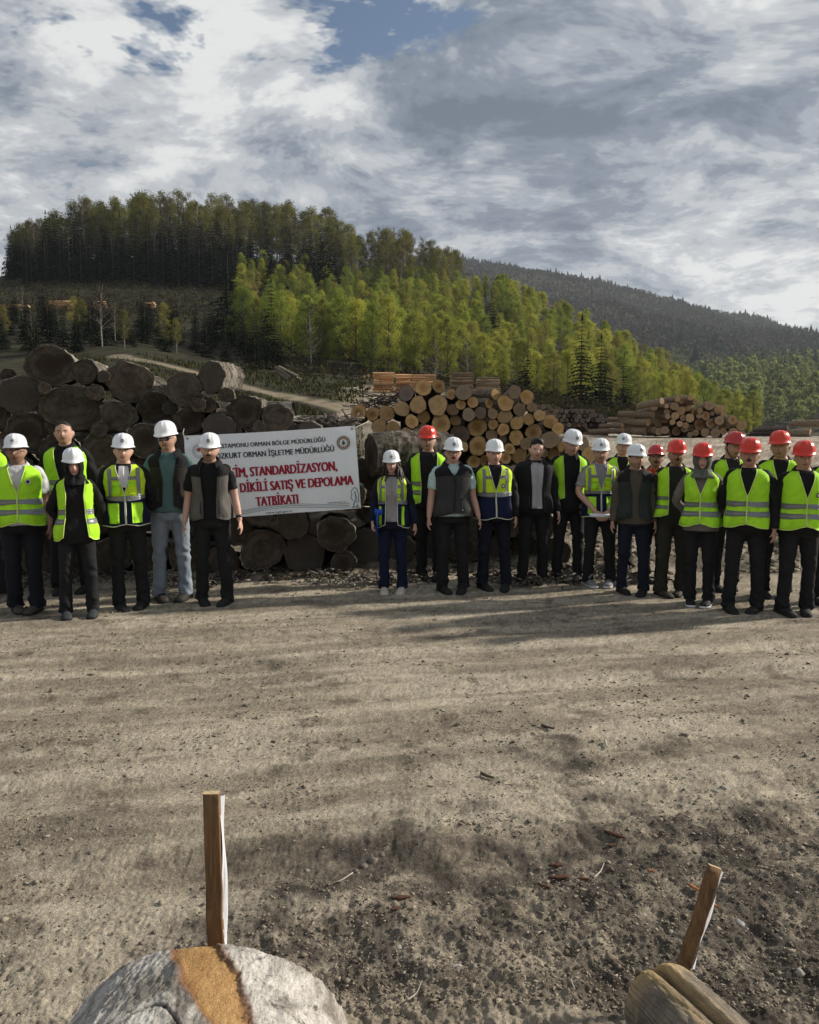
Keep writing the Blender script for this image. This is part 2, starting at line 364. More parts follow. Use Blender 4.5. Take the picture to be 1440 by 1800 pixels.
def rough_z(x, y):
    x = np.asarray(x, float); y = np.asarray(y, float)
    c = churn(x, y); fade = 1 / (1 + (y / 14) ** 2)
    xr, yr = x * 0.97 + y * 0.22, y * 0.97 - x * 0.22              # wheel tracks run across, slightly away to the right
    bend = yr + 0.10 * np.sin(xr * 0.45 + 1)
    z = 0.045 * fbm2(x * 0.35, y * 0.5, 1.1, 2)
    z += (0.013 * fbm2(xr * 0.22, bend * 2.4, 5.5, 5, 0.7)) * (1 - 0.4 * c)
    z += c * (0.045 * fbm2(x * 1.3, y * 1.7, 9.1, 3) + 0.034 * np.abs(fbm2(x * 3.1, y * 3.6, 2.7, 6, 0.62)) + 0.012 * fbm2(x * 6.3 + 2 * y, y * 6.1, 4.4, 5, 0.78))
    z += (0.0055 + 0.001 * c) * fbm2(x * 40, y * 26, 8.8, 2, 0.7)
    z += 0.007 * fbm2(x * 2.5, bend * 7, 6.1, 3)
    for (a, b, c2, w) in ((5.35, .06, .022, .15), (5.95, .06, .022, .15), (4.25, .10, .020, .16), (6.9, .02, .012, .15), (3.35, .17, .02, .13)):      # tyre treads
        d = y - (a + b * x + c2 * x * x); m = 1 - smooth(w * .8, w, np.abs(d)); z += m * (-.009 + .0026 * np.sin(6.283 * (x * 8.0 + np.abs(d) * 5)) * smooth(-.5, .3, fbm2(x * .8, y * .8, a, 2)))
    # deeper ruts crossing the foreground, with raised shoulders
    for (a, b, dep, wid) in ((3.02, 0.20, 0.030, 0.14), (3.9, 0.24, 0.022, 0.18), (5.2, 0.16, 0.018, 0.16), (6.1, 0.14, 0.015, 0.2)):
        d = y - (a + b * x + 0.12 * np.sin(1.3 * x + a)) + 0.15 * fbm2(x * 1.5, y * 1.5, a, 2); z += -dep * np.exp(-(d / wid) ** 2) + 0.6 * dep * np.exp(-((np.abs(d) - 1.9 * wid) / (0.7 * wid)) ** 2)
    bank = smooth(9.4, 10.1, y) * (1 - smooth(11.8, 13.5, y)); z += bank * 0.12 * fbm2(x * 1.6, y * 1.8, 21, 4, 0.6)
    far = smooth(30, 70, y); z = z * fade + far * (0.5 * fbm2(x * 0.05, y * 0.05, 2, 3) * np.minimum(1, y / 150) + smooth(350, 800, y) * 26 * fbm2(x * 0.006, y * 0.0035, 14, 3))
    flat = np.exp(-(((y - 8.0) / 1.4) ** 2)) * 0.5                 # trodden where people stand
    return z * (1 - flat)
def lerp3(stops, t):
    xs = [s[0] for s in stops]; return np.stack([np.interp(t, xs, [s[1][k] for s in stops]) for k in range(3)], -1)
def soil_colour(x, y, c):
    """dry tan dust, damp dark churned earth, crusts: the soil's own colour, patch by patch"""
    xr, yr = x * 0.97 + y * 0.22, y * 0.97 - x * 0.22
    streak = fbm2(xr * 0.45, yr * 3.0, 31, 5, 0.6); patch = fbm2(x * 0.8, y * 1.1, 37, 5, 0.6); mid = fbm2(x * 4.2, y * 4.6, 41, 5, 0.65)
    a = lerp3([(-0.36, (0.225, 0.192, 0.148)), (0, (0.330, 0.284, 0.218)), (0.32, (0.470, 0.412, 0.322))], streak)
    b = lerp3([(-0.4, (0.19, 0.157, 0.118)), (0.35, (0.36, 0.305, 0.228))], patch)
    dry = a * 0.7 + b * 0.3
    damp = lerp3([(-0.50, (0.060, 0.051, 0.043)), (-0.10, (0.112, 0.095, 0.077)), (0.20, (0.195, 0.166, 0.128)), (0.50, (0.34, 0.290, 0.220))], mid + 0.35 * patch)
    k = smooth(0.30, 0.85, 0.80 * c - 0.75 * patch - 0.30 * mid)[:, None] * 0.92
    col = dry * (1 - k) + damp * k
    sp = smooth(0.30, 0.62, fbm2(x * 2.3, y * 3.2, 47, 5, 0.7))[:, None] * 0.6
    col = col * (1 - sp) + np.array((0.095, 0.079, 0.060)) * sp
    return col * (1 + 0.24 * fbm2(x * 7.7, y * 8.3, 51, 6, 0.85) + 0.13 * np.random.RandomState(4).normal(size=len(x)))[:, None]
def gz(x, y): return float(base_z([x], [y])[0] + rough_z(np.array([x]), np.array([y]))[0])

TRACK = [P(px, py, Y) for px, py, Y in ((205, 622, 78), (240, 629, 70), (330, 648, 60), (420, 671, 50), (520, 698, 42), (600, 718, 35), (640, 724, 30), (700, 735, 24))]
_trk = spline([(p.x, p.y) + (0,) for p in TRACK], 160)[:, :2]
def ground_material():
    t = NT("soil"); po = t.pos()
    col = t.attr('soil_colour', 'Color'); ch = t.attr('churn')
    grain = t.noise(po, 60, 5, 0.85); peb = t.voronoi(po, 48, 'F1')
    c = t.mix(1.0, col, t.ramp(grain, [(0.30, 0.60), (0.70, 1.40)]), 'MULTIPLY')
    c = t.mix(t.ramp(peb, [(0.0, 0.6), (0.16, 0.0)]), c, t.mix(1.0, col, (1.7, 1.7, 1.65), 'MULTIPLY'))
    h = t.math('ADD', grain, t.math('MULTIPLY', t.math('MINIMUM', peb, 0.35), t.math('ADD', t.math('MULTIPLY', ch, -0.5), -0.8)))
    t.bsdf(c, 0.95, t.bump(h, 0.85, 0.018), 0.12); return t.m
SOIL = ground_material()
def sheet(name, us, Ys, weights=True):
    Y, U = np.meshgrid(Ys, us, indexing='ij'); x, y = (U * Y).ravel(), Y.ravel()
    z = base_z(x, y) + rough_z(x, y)
    me = mesh_np(name, v3(x, y, z), gridF(len(Ys), len(us)), True)
    px = x / y * FPX + CX; n = fbm2(x * 0.12, y * 0.12, 7.7, 4, 0.6)
    g_left = smooth(12, 15, y) * (1 - smooth(540, 640, px + 60 * n)) * 1.6 + smooth(56, 74, y + 12 * n) + 0 * y
    g_mid = smooth(580, 640, px) * (1 - smooth(980, 1050, px)) * smooth(16, 20, y) * 0.35
    g = np.clip((np.maximum(g_left * 1.5, g_mid)) * (0.9 + 0.5 * n), 0, 1); ch = churn(x, y); fattr(me, 'churn', ch)
    tr = np.zeros_like(x); m = (y > 20) & (y < 90) & (px > 100) & (px < 760)
    if m.any():
        d = np.sqrt(((np.stack([x[m], y[m]], -1)[:, None] - _trk[None]) ** 2).sum(-1)).min(1)
        d = d + 0.5 * n[m]; tr[m] = np.clip((1 - smooth(.6, 1.25, d)) * (1 - 0.6 * np.exp(-(d / 0.35) ** 2)), 0, 1)
    ramp_ = np.exp(-(((px - 622) / 26) ** 2)) * smooth(30, 38, y) * (1 - smooth(52, 58, y)); tr = np.maximum(tr, 0.7 * ramp_)
    turf = lerp3([(-0.5, (0.016, 0.013, 0.010)), (0, (0.032, 0.027, 0.017)), (0.4, (0.045, 0.050, 0.018))], fbm2(x * 0.5, y * 0.5, 57, 5, 0.7))
    col = soil_colour(x, y, ch); col = col * (1 - g[:, None]) + turf * g[:, None]; col = col * (1 - tr[:, None]) + np.array((0.26, 0.215, 0.150)) * tr[:, None]
    cattr(me, 'soil_colour', np.clip(col, 0.01, 0.8))
    return tag(obj(name, me, SOIL), kind='structure')
def uaxis(step):
    c = np.arange(-0.60, 0.6001, step); s = np.array([0.66, 0.75, 0.9, 1.1, 1.4, 1.6]); return np.concatenate([-s[::-1] * 0.999, c, s])
_py = np.concatenate([np.arange(2300, 2020, -30), np.arange(2020, 1100, -2.4), np.arange(1100, 900, -2.0), np.arange(900, 831, -3)])
ground = sheet('ground', uaxis(3.0 / FPX), np.concatenate([[0.5, 0.8, 1.1, 1.35], CAM_H * FPX / (_py - HORIZON), np.geomspace(43, 60, 12)]))
hillside = sheet('hillside', uaxis(9.0 / FPX), np.geomspace(60, 330, 90))
mountain = sheet('mountain', uaxis(14.0 / FPX), np.geomspace(330, 2600, 70))
plate = mesh_np('plain', np.array([[-6000, -6000, -0.6], [6000, -6000, -0.6], [6000, 6000, -0.6], [-6000, 6000, -0.6]]), np.array([[0, 1, 2, 3]]))
fattr(plate, 'churn', [0] * 4); cattr(plate, 'soil_colour', np.array([[.2, .17, .1]] * 4))
tag(obj('plain', plate, SOIL), kind='structure')

# ------------------------------------------------------------------ trees
def leaf_material(name, lo, hi, trans=0.35):
    t = NT(name); r = t.rand(); co = t.coord()
    n = t.noise(co, 0.45, 2)
    f = t.math('ADD', t.math('MULTIPLY', r, 0.65), t.math('MULTIPLY', t.math('SUBTRACT', n, 0.5), 1.1), True)
    c = t.mix(f, lo, hi)
    d = t.n('ShaderNodeBsdfDiffuse'); tr = t.n('ShaderNodeBsdfTranslucent'); m = t.n('ShaderNodeMixShader'); m.inputs[0].default_value = trans
    t.L(c, d.inputs[0]); t.L(c, tr.inputs[0]); t.L(d.outputs[0], m.inputs[1]); t.L(tr.outputs[0], m.inputs[2]); t.L(m.outputs[0], t.out.inputs[0])
    return t.m
LEAF = leaf_material('spring_leaves', (0.200, 0.215, 0.048), (0.560, 0.550, 0.098), 0.5)
LEAF_OLIVE = leaf_material('young_olive_leaves', (0.105, 0.105, 0.036), (0.250, 0.240, 0.058), 0.5)
LEAF_VALLEY = leaf_material('valley_leaves', (0.180, 0.215, 0.080), (0.370, 0.405, 0.140), .5)
NEEDLE = leaf_material('needles', (0.009, 0.015, 0.010), (0.024, 0.036, 0.017), 0.1)
LEAF_DEEP = leaf_material('deeper_green_leaves', (0.150, 0.195, 0.042), (0.390, 0.450, 0.080), 0.5)
LEAF_HALF = leaf_material('half_open_leaves', (0.190, 0.170, 0.055), (0.380, 0.350, 0.075), 0.5)
TWIG = leaf_material('bare_twigs', (0.050, 0.036, 0.026), (0.105, 0.078, 0.055), 0.0)
TRUNK = plain('tree_bark', (0.10, 0.085, 0.068), 0.9, 0.1, 0.4, 3)
TRUNK_PALE = plain('pale_tree_bark', (0.22, 0.20, 0.17), 0.9, 0.1, 0.4, 3)
def tri_cloud(C, size, rs, up=0.0):
    """one small triangle per centre, random facing"""
    n = len(C); a = rs.normal(size=(n, 3)); a /= np.linalg.norm(a, axis=1)[:, None]
    b = rs.normal(size=(n, 3)); b -= a * (a * b).sum(1)[:, None]; b /= np.linalg.norm(b, axis=1)[:, None]
    s = (size * rs.uniform(0.6, 1.4, n))[:, None]
    V = np.stack([C + a * s, C - 0.6 * a * s + 0.75 * b * s, C - 0.5 * a * s - 0.7 * b * s], 1).reshape(-1, 3)
    return V, np.arange(3 * n).reshape(-1, 3).astype(np.int32)
def limb(rs, a, b, r0, r1, n=4):
    p = np.linspace(0, 1, n)[:, None] * (np.array(b) - a) + a; p[1:-1] += rs.normal(size=(n - 2, 3)) * np.linalg.norm(np.array(b) - a) * 0.05
    return tube(p, np.linspace(r0, r1, n), 5, False)
def make_broadleaf(seed, H=14.0, width=0.20, base=0.24, clumps=110, per=80, leaf=0.105):
    rs = np.random.RandomState(seed); tb, cb = Bag(), []
    lean = rs.normal(size=2) * 0.25
    tp = np.array([[0, 0, -0.3], [lean[0] * .2, lean[1] * .2, H * .3], [lean[0] * .6, lean[1] * .6, H * .6], [lean[0], lean[1], H * .94]])
    tb.add(*tube(spline(tp, 7), np.linspace(H * .013, H * .0025, 7), 6, False))
    for k in range(clumps):
        t = rs.uniform(0, 1) ** 0.8; zc = H * (base + (0.97 - base) * t)
        prof = (math.sin(math.pi * min(1, (t * 0.82 + 0.14))) ** 0.7) * H * width * rs.uniform(0.7, 1.18)
        an = rs.uniform(0, 2 * math.pi); r = prof * math.sqrt(rs.uniform(0.12, 1))
        c = np.array([math.cos(an) * r + lean[0] * t, math.sin(an) * r + lean[1] * t, zc])
        if k % 2 == 0: tb.add(*limb(rs, np.array([lean[0] * t * .6, lean[1] * t * .6, max(H * .15, zc - r * 0.9 - 0.6)]), c, H * .0042, H * .001))
        rad = H * 0.06 * rs.uniform(0.7, 1.3); m = int(per * rs.uniform(0.6, 1.3))
        q = rs.normal(size=(m, 3)); q /= np.linalg.norm(q, axis=1)[:, None]; q *= (rs.uniform(0, 1, m) ** 0.45)[:, None] * rad * np.array([1, 1, 0.85])
        cb.append(c + q)
    C = np.concatenate(cb); V, F = tri_cloud(C, leaf * H / 14, rs)
    return tb.mesh('trunk'), mesh_np('crown', V, F)
def make_bare(seed, H=15.0, leafy=0.0):
    rs = np.random.RandomState(seed); tb, V, F, n = Bag(), [], [], 0
    tb.add(*tube(spline([[0, 0, -.3], [rs.normal() * .2, rs.normal() * .2, H * .5], [rs.normal() * .4, rs.normal() * .4, H * .97]], 7), np.linspace(H * .012, H * .002, 7), 6, False))
    tips = []
    for k in range(34):
        t = rs.uniform(0.22, 1); z0 = H * t * 0.93; an = rs.uniform(0, 6.283); ln = H * 0.24 * (1.15 - t) * rs.uniform(.7, 1.2) + 0.6
        b = np.array([math.cos(an) * ln * .75, math.sin(an) * ln * .75, z0 + ln * .75]); a = np.array([0, 0, z0])
        tb.add(*limb(rs, a, b, H * .0035, H * .0008)); tips += [a + (b - a) * s for s in rs.uniform(0.3, 1, 22)]
    tips = np.array(tips); m = len(tips)
    d = rs.normal(size=(m, 3)) + (0, 0, 0.9); d /= np.linalg.norm(d, axis=1)[:, None]; ln = rs.uniform(0.5, 1.3, m)[:, None] * H / 15
    w = np.cross(d, rs.normal(size=(m, 3))); w /= np.linalg.norm(w, axis=1)[:, None]
    V = np.stack([tips - w * 0.028, tips + w * 0.028, tips + d * ln], 1).reshape(-1, 3); F = np.arange(3 * m).reshape(-1, 3).astype(np.int32)
    return tb.mesh('trunk'), mesh_np('crown', V, F)
def make_conifer(seed, H=14.0, R=0.17, whorls=24):
    rs = np.random.RandomState(seed); tm = Bag().add(*tube([[0, 0, -.3], [0, 0, H * .5], [0, 0, H]], [H * .012, H * .007, .01], 6, False)).mesh('trunk')
    V, F, n = [], [], 0
    for i in range(whorls):
        t = (i + rs.uniform(-.2, .2)) / whorls; z = H * (0.05 + 0.94 * max(t, 0)); L0 = H * R * (1 - t) ** 0.85 * rs.uniform(0.8, 1.15) + 0.12
        nb = 10 if t < .6 else 7
        for b in range(nb):
            an = b / nb * 6.283 + i * 2.1 + rs.normal() * .2; L = L0 * rs.uniform(.65, 1.15); dr = rs.uniform(.18, .42)
            dx = np.array([math.cos(an), math.sin(an), 0]); sx = np.array([-dx[1], dx[0], 0])
            segs = 3
            for k in range(segs):
                s0, s1 = k / segs, (k + 1) / segs; w0 = L * .30 * (1 - s0 * .75)
                p0 = dx * L * s0 + np.array([0, 0, z - dr * L * s0 ** 1.4]); p1 = dx * L * s1 + np.array([0, 0, z - dr * L * s1 ** 1.4 + .05 * L])
                for sg in (-1, 1):
                    tip = p0 * .45 + p1 * .55 + sx * sg * w0 * rs.uniform(.7, 1.3) + np.array([0, 0, -rs.uniform(.05, .22) * L]) + dx * .16 * L
                    V += [p0, p1, tip]; F.append([n, n + 1, n + 2]); n += 3
    for k in range(5):
        a = k * 1.26; V += [[0, 0, H * 1.03], [.14 * math.cos(a), .14 * math.sin(a), H * .95], [.14 * math.cos(a + 1), .14 * math.sin(a + 1), H * .95]]; F.append([n, n + 1, n + 2]); n += 3
    return tm, mesh_np('crown', np.array(V), np.array(F, np.int32))
PROTO = {
    'green': [make_broadleaf(s, 14, w, b) for s, w, b in ((1, .17, .12), (2, .20, .10), (3, .145, .16), (4, .18, .08), (5, .165, .2))],
    'olive': [make_broadleaf(s, 16, w, b, 95, 58, .11) for s, w, b in ((11, .17, .22), (12, .20, .18), (13, .155, .26))],
    'bare': [make_bare(s, 15) for s in (21, 22, 23)],
    'conifer': [make_conifer(s, 14, r, w) for s, r, w in ((31, .17, 24), (32, .20, 22), (33, .145, 26), (34, .18, 20))],
    'half': [make_broadleaf(s, 14, w, b, 85, 55, .11) for s, w, b in ((51, .18, .14), (52, .21, .10), (53, .165, .18))],
    'valley': [make_broadleaf(s, 14, w, b, 44, 34, .36) for s, w, b in ((41, .22, .14), (42, .24, .12), (43, .18, .18))],
}
PROTO_H = {'green': 14, 'olive': 16, 'bare': 15, 'conifer': 14, 'valley': 14, 'half': 14}
LEAFM = {'green': LEAF, 'olive': LEAF_OLIVE, 'bare': TWIG, 'conifer': NEEDLE, 'valley': LEAF_VALLEY, 'half': LEAF_HALF}
NAMES = {'green': 'broadleaf_tree', 'olive': 'tall_beech_tree', 'bare': 'bare_tree', 'conifer': 'spruce_tree', 'valley': 'valley_tree', 'half': 'half_leafed_tree'}
_tr = random.Random(5)
def tree(kind, x, y, h, label, group, wide=1.0, z=None, leaf=None):
    k = _tr.randrange(len(PROTO[kind])); tm, cm = PROTO[kind][k]; s = h / PROTO_H[kind]
    e = empty(NAMES[kind], (x, y, (gz(x, y) if z is None else z) - 0.1), _tr.uniform(0, 6.28)); e.scale = (s * wide, s * wide, s)
    obj('trunk', tm, TRUNK_PALE if kind in ('bare', 'olive') else TRUNK, e); c = obj('crown', cm, LEAFM[kind], e)
    if leaf is not None: c.material_slots[0].link = 'OBJECT'; c.material_slots[0].material = leaf
    tag(e, label, 'tree', group); return e
def tree_at(kind, px, Y, h, label, group=None, wide=1.0):
    x = (px - CX) / FPX * Y; return tree(kind, x, Y, h, label, group, wide)
def scatter(n, px0, px1, y0, y1, accept, seed, dmin=0.0):
    """random ground spots, even per unit of ground"""
    r = random.Random(seed); out = []; tries = 0
    while len(out) < n and tries < n * 80:
        tries += 1; Y = math.sqrt(r.uniform(y0 * y0, y1 * y1)); px = r.uniform(px0, px1)
        if not accept(px, Y, r): continue
        x = (px - CX) / FPX * Y
        if dmin and any((x - a) ** 2 + (Y - b) ** 2 < dmin * dmin for a, b in out): continue
        out.append((x, Y))
    return out
def base_Y(px): return float(np.interp(px, [400, 470, 560, 620, 680, 900, 1000, 1130, 1260], [118, 100, 96, 96, 86, 92, 84, 100, 108]))
def crest_Y(px): return float(np.interp(px, [400, 560, 700, 900, 1000, 1130, 1260], [185, 190, 200, 205, 192, 168, 155]))
_r = random.Random(11)
# bright spring wood on the right-hand slope of the hill
for x, y in scatter(300, 430, 1262, 84, 205, lambda px, Y, r: base_Y(px) < Y < crest_Y(px) and (px > 560 or Y < 150 or r.random() < .25), 3, 2.5):
    px = x / y * FPX + CX; near = (y - base_Y(px)) / max(10, crest_Y(px) - base_Y(px)); hh = _r.uniform(5.4, 7.8) + (3.0 * max(0, 1 - near * 3.5) if px < 820 else 0) - (1.2 if px > 1100 else 0)
    tree('green', x, y, hh, 'bright yellow-green spring broadleaf tree in the dense wood on the hillside', 'spring-green trees massed on the hillside', _r.uniform(.95, 1.3), None, LEAF_DEEP if _r.random() < np.interp(px, [430, 700, 1000, 1250], [.7, .45, .2, .5]) else None)
for x, y in scatter(190, 430, 1230, 84, 212, lambda px, Y, r: base_Y(px) < Y < crest_Y(px) + 8 and (px > 520 or r.random() < .4), 33, 2.6):
    tree('half', x, y, _r.uniform(5.2, 8.2), 'thinly leafed tree mixed into the bright hillside wood', 'thinly leafed trees in the hillside wood', _r.uniform(.95, 1.3), None, _r.choice((None, LEAF_DEEP, LEAF)))
# taller, barely leafing beeches along the crest
for x, y in scatter(200, 36, 800, 196, 262, lambda px, Y, r: Y < 262 - max(0, px - 640) * .22 and (px > 70 or r.random() < .5), 4, 3.2):
    tree('olive' if _r.random() < .72 else 'bare', x, y, _r.uniform(14, 19) * float(np.interp(x / y * FPX + CX, [30, 60, 150, 300, 540, 700, 800], [.62, .78, 1.0, 1.06, .98, .84, .7])), 'tall thin olive-brown tree just coming into leaf along the hilltop skyline', 'thin tall trees along the hill crest', _r.uniform(.85, 1.15))
# dark spruce wall below the crest
for x, y in scatter(135, 34, 600, 180, 206, lambda px, Y, r: px < 440 or r.random() < .3, 5, 2.4):
    tree('conifer', x, y, _r.uniform(10, 16) * (.8 if x / y * FPX + CX < 90 else 1), 'dark spruce in the black wall of conifers under the hill crest', 'dark spruces under the hill crest', _r.uniform(.85, 1.2))
# young spruces on the lower left slope
for x, y in scatter(80, -40, 470, 84, 126, lambda px, Y, r: not (200 < px < 460 and Y < 92), 6, 3.6):
    tree('conifer', x, y, _r.uniform(3.4, 7.2), 'dark young spruce on the slope behind the weathered log pile', 'young spruces on the lower slope', _r.uniform(.9, 1.3))
for x, y in scatter(9, -20, 330, 84, 120, lambda px, Y, r: True, 8, 4):
    tree(_r.choice(('bare', 'half', 'olive')), x, y, _r.uniform(4, 6.5), 'slender half-leafed tree among young spruces on the lower slope', 'thin trees among the young spruces')
# single spruces standing in and in front of the green wood
for px, Y, h, lb in ((1018, 82, 10.2, 'tall dark spruce standing alone before the green wood, beside the small dark logs'),
                     (1052, 86, 8.8, 'narrower dark spruce just right of the tall lone spruce'),
                     (452, 84, 6.6, 'small dark spruce at the foot of the wood, left of another small spruce'),
                     (487, 86, 6.2, 'small dark spruce at the foot of the wood, next to a pale bare tree'),
                     (482, 108, 10.5, 'tall dark spruce between two yellow-green trees at the left of the wood'),
                     (862, 140, 10.5, 'single dark spruce high in the middle of the yellow-green wood'),
                     (408, 122, 13.5, 'tall dark spruce at the left edge of the yellow-green wood'),
                     (655, 100, 8.5, 'dark spruce low in the wood above the orange timber stack'),
                     (925, 96, 7.0, 'small dark spruce in the wood above the fresh log pile'),
                     (1092, 100, 7.5, 'slim dark spruce to the right of the pair of lone spruces')):
    tree_at('conifer', px, Y, h, lb, None, 1.25)
for px, Y, h, lb in ((550, 92, 8.5, 'pale bare tree at the foot of the wood between small spruces'), (188, 92, 7.5, 'cluster-like pale bare tree behind the weathered log pile'),
                     (820, 70, 5.5, 'bare shrubby tree behind the pale stacked timber'), (765, 66, 4.8, 'thin shrubby tree in front of the far timber stacks')):
    tree_at('bare', px, Y, h, lb, None, 1.2)
# woods across the valley on the right
for x, y in scatter(170, 1235, 1470, 255, 470, lambda px, Y, r: True, 9, 6.0):
    tree('valley', x, y, _r.uniform(9, 15), 'soft green tree in the valley wood beyond the yard', 'trees of the valley wood', _r.uniform(1.0, 1.35))
for x, y in scatter(24, 1240, 1470, 255, 560, lambda px, Y, r: True, 19, 6.0):
    tree('conifer', x, y, _r.uniform(11, 17), 'blue-dark spruce scattered through the valley wood', 'spruces in the valley wood')
for x, y in scatter(10, 1225, 1330, 100, 150, lambda px, Y, r: True, 12, 3):
    tree('green', x, y, _r.uniform(4, 7), 'low green tree at the far end of the hillside wood', 'low trees at the end of the hillside wood', 1.2)

# the far mountain's forest: one mass
def far_forest():
    r = np.random.RandomState(17); Vs, Fs, n, tint = [], [], 0, []
    cone = np.array([[0, 0, 1.0]] + [[.16 * math.cos(a), .16 * math.sin(a), .42] for a in np.arange(5) * 1.257] + [[.24 * math.cos(a), .24 * math.sin(a), .02] for a in np.arange(5) * 1.257 + .5])
    cf = np.array([[0, 1 + k, 1 + (k + 1) % 5] for k in range(5)] + [[1 + k, 6 + k, 1 + (k + 1) % 5] for k in range(5)] + [[6 + k, 6 + (k + 1) % 5, 1 + (k + 1) % 5] for k in range(5)])
    N = 13000
    Y = np.sqrt(r.uniform(430 ** 2, 1480 ** 2, N)); px = r.uniform(740, 1480, N); x = (px - CX) / FPX * Y
    z = base_z(x, Y) + rough_z(x, Y)
    patch = fbm2(x * 0.006, Y * 0.006, 61, 3)
    ridge = smooth(1250, 1400, Y); con = r.uniform(size=N) < np.clip(0.05 + 0.55 * ridge + 0.9 * np.clip(patch - 0.12, 0, 1), 0, 1)
    low = 1 - smooth(500, 760, Y + 180 * patch)
    h = np.where(con, r.lognormal(2.45, .28, N), r.uniform(8, 14, N)) * np.interp(px, [780, 1050, 1250], [.6, .75, 1.0])
    for i in range(N):
        if con[i]:
            v = cone * (h[i], h[i], h[i]); a = r.uniform(0, 6.28); c, s = math.cos(a), math.sin(a)
            v = v @ np.array([[c, s, 0], [-s, c, 0], [0, 0, 1]]); f = cf; col = np.array((0.020, 0.028, 0.026)) * r.uniform(.6, 1.5)
        else:
            m = 13; C = r.normal(size=(m, 3)); C /= np.linalg.norm(C, axis=1)[:, None]; C *= r.uniform(.5, 1, m)[:, None]
            C = C * (h[i] * .20, h[i] * .20, h[i] * .36) + (0, 0, h[i] * .60); v, f = tri_cloud(C, h[i] * .15, r)
            k = np.clip(low[i] + .25 * r.normal(), 0, 1); col = np.array((0.066, 0.056, 0.052)) * (1 - k) + np.array((0.160, 0.185, 0.072)) * k; col = col * r.uniform(.7, 1.3)
        Vs.append(v + (x[i], Y[i], z[i] - .3)); Fs.append(f + n); n += len(v); tint.append(np.repeat(col[None], len(v), 0))
    me = mesh_np('forest', np.concatenate(Vs), np.concatenate(Fs).astype(np.int32)); cattr(me, 'tint', np.concatenate(tint))
    t = NT('far_woodland'); d = t.n('ShaderNodeBsdfDiffuse'); t.L(t.attr('tint', 'Color'), d.inputs[0]); t.L(d.outputs[0], t.out.inputs[0])
    tag(obj('forest', me, t.m), 'dark mixed forest covering the far mountain ridge', 'forest', kind='stuff')
far_forest()
# low scrub on the bench and under the trees
def scrub():
    r = np.random.RandomState(23); pts = []
    for (p0, p1, y0, y1, n, h) in ((-60, 480, 132, 182, 2600, 1.3), (430, 1260, 76, 120, 1500, 1.2), (880, 1250, 70, 100, 900, 1.6)):
        Y = np.sqrt(r.uniform(y0 * y0, y1 * y1, n)); px = r.uniform(p0, p1, n); x = (px - CX) / FPX * Y; z = base_z(x, Y) + rough_z(x, Y)
        keep = np.sqrt(((np.stack([x, Y], -1)[:, None] - _trk[None, ::4]) ** 2).sum(-1)).min(1) > 2.4
        for i in np.nonzero(keep)[0]:
            m = 5; pts.append(np.array([x[i], Y[i], z[i]]) + r.normal(size=(m, 3)) * (h * .5, h * .5, h * .22) + (0, 0, h * .4 * r.uniform(.4, 1.5)))
    C = np.concatenate(pts); V, F = tri_cloud(C, 0.22, r)
    tag(obj('undergrowth', mesh_np('undergrowth', V, F), leaf_material('scrub', (0.030, 0.024, 0.017), (0.075, 0.068, 0.030), .15)), 'low brown scrub and brush over the slopes', 'undergrowth', kind='stuff')
scrub()
def grass():
    r = np.random.RandomState(29); n = 14000; Y = 17 * (80 / 17) ** r.uniform(0, 1, n); px = r.uniform(60, 640, n); x = (px - CX) / FPX * Y
    keep = (np.sqrt(((np.stack([x, Y], -1)[:, None] - _trk[None, ::4]) ** 2).sum(-1)).min(1) > 1.7) & (fbm2(x * .3, Y * .3, 81, 3) > -.15); x, Y = x[keep], Y[keep]; n = len(x)
    z = base_z(x, Y) + rough_z(x, Y); s = .05 + .0028 * Y; a = r.uniform(0, 6.28, n); w = s * .30; ux, uy = np.cos(a), np.sin(a); h = s * r.uniform(.6, 1.7, n)
    V = np.stack([np.stack([x - ux * w, Y - uy * w, z - .02], -1), np.stack([x + ux * w, Y + uy * w, z - .02], -1), np.stack([x + r.normal(size=n) * w, Y + r.normal(size=n) * w, z + h], -1)], 1).reshape(-1, 3)
    tag(obj('grass', mesh_np('grass', V, np.arange(3 * n).reshape(-1, 3).astype(np.int32)), leaf_material('rough_grass', (0.022, 0.020, 0.010), (0.070, 0.075, 0.022), .2)), 'rough grass and weeds on the slope beside the track', 'grass', kind='stuff')
grass()

# ------------------------------------------------------------------ logs
def bark_material(name, dark, light, pale=(0.30, 0.28, 0.25), pale_amt=0.35, sc=1.0, flake=0.6):
    t = NT(name); co = t.mapping(t.coord(), (0.25, 0.25, 2.6)); r = t.rand()
    off = t.n('ShaderNodeVectorMath'); off.operation = 'ADD'; t.L(co, off.inputs[0])
    cb = t.n('ShaderNodeCombineXYZ'); t.L(t.math('MULTIPLY', r, 40.0), cb.inputs[2]); t.L(cb.outputs[0], off.inputs[1]); v = off.outputs[0]
    fur = t.noise(t.mapping(v, (1, 1, 0.22)), 14 * sc, 5, 0.65, 0.5); pat = t.noise(v, 3.2 * sc, 5, 0.65, 0.5); fine = t.noise(v, 60 * sc, 3, 0.7)
    c = t.mix(t.ramp(fur, [(0.34, 0.0), (0.62, 1.0)]), dark, light)
    c = t.mix(t.ramp(pat, [(0.48, 0.0), (0.60, pale_amt)]), c, pale)
    c = t.mix(1.0, c, t.ramp(fine, [(0.3, 0.7), (0.7, 1.25)]), 'MULTIPLY')
    c = t.mix(1.0, c, t.ramp(r, [(0, 0.75), (1, 1.25)]), 'MULTIPLY')
    h = t.math('ADD', fur, t.math('ADD', t.math('MULTIPLY', fine, 0.25), t.math('MULTIPLY', pat, flake)))
    t.bsdf(c, 0.92, t.bump(h, 0.8, 0.035), 0.12); return t.m
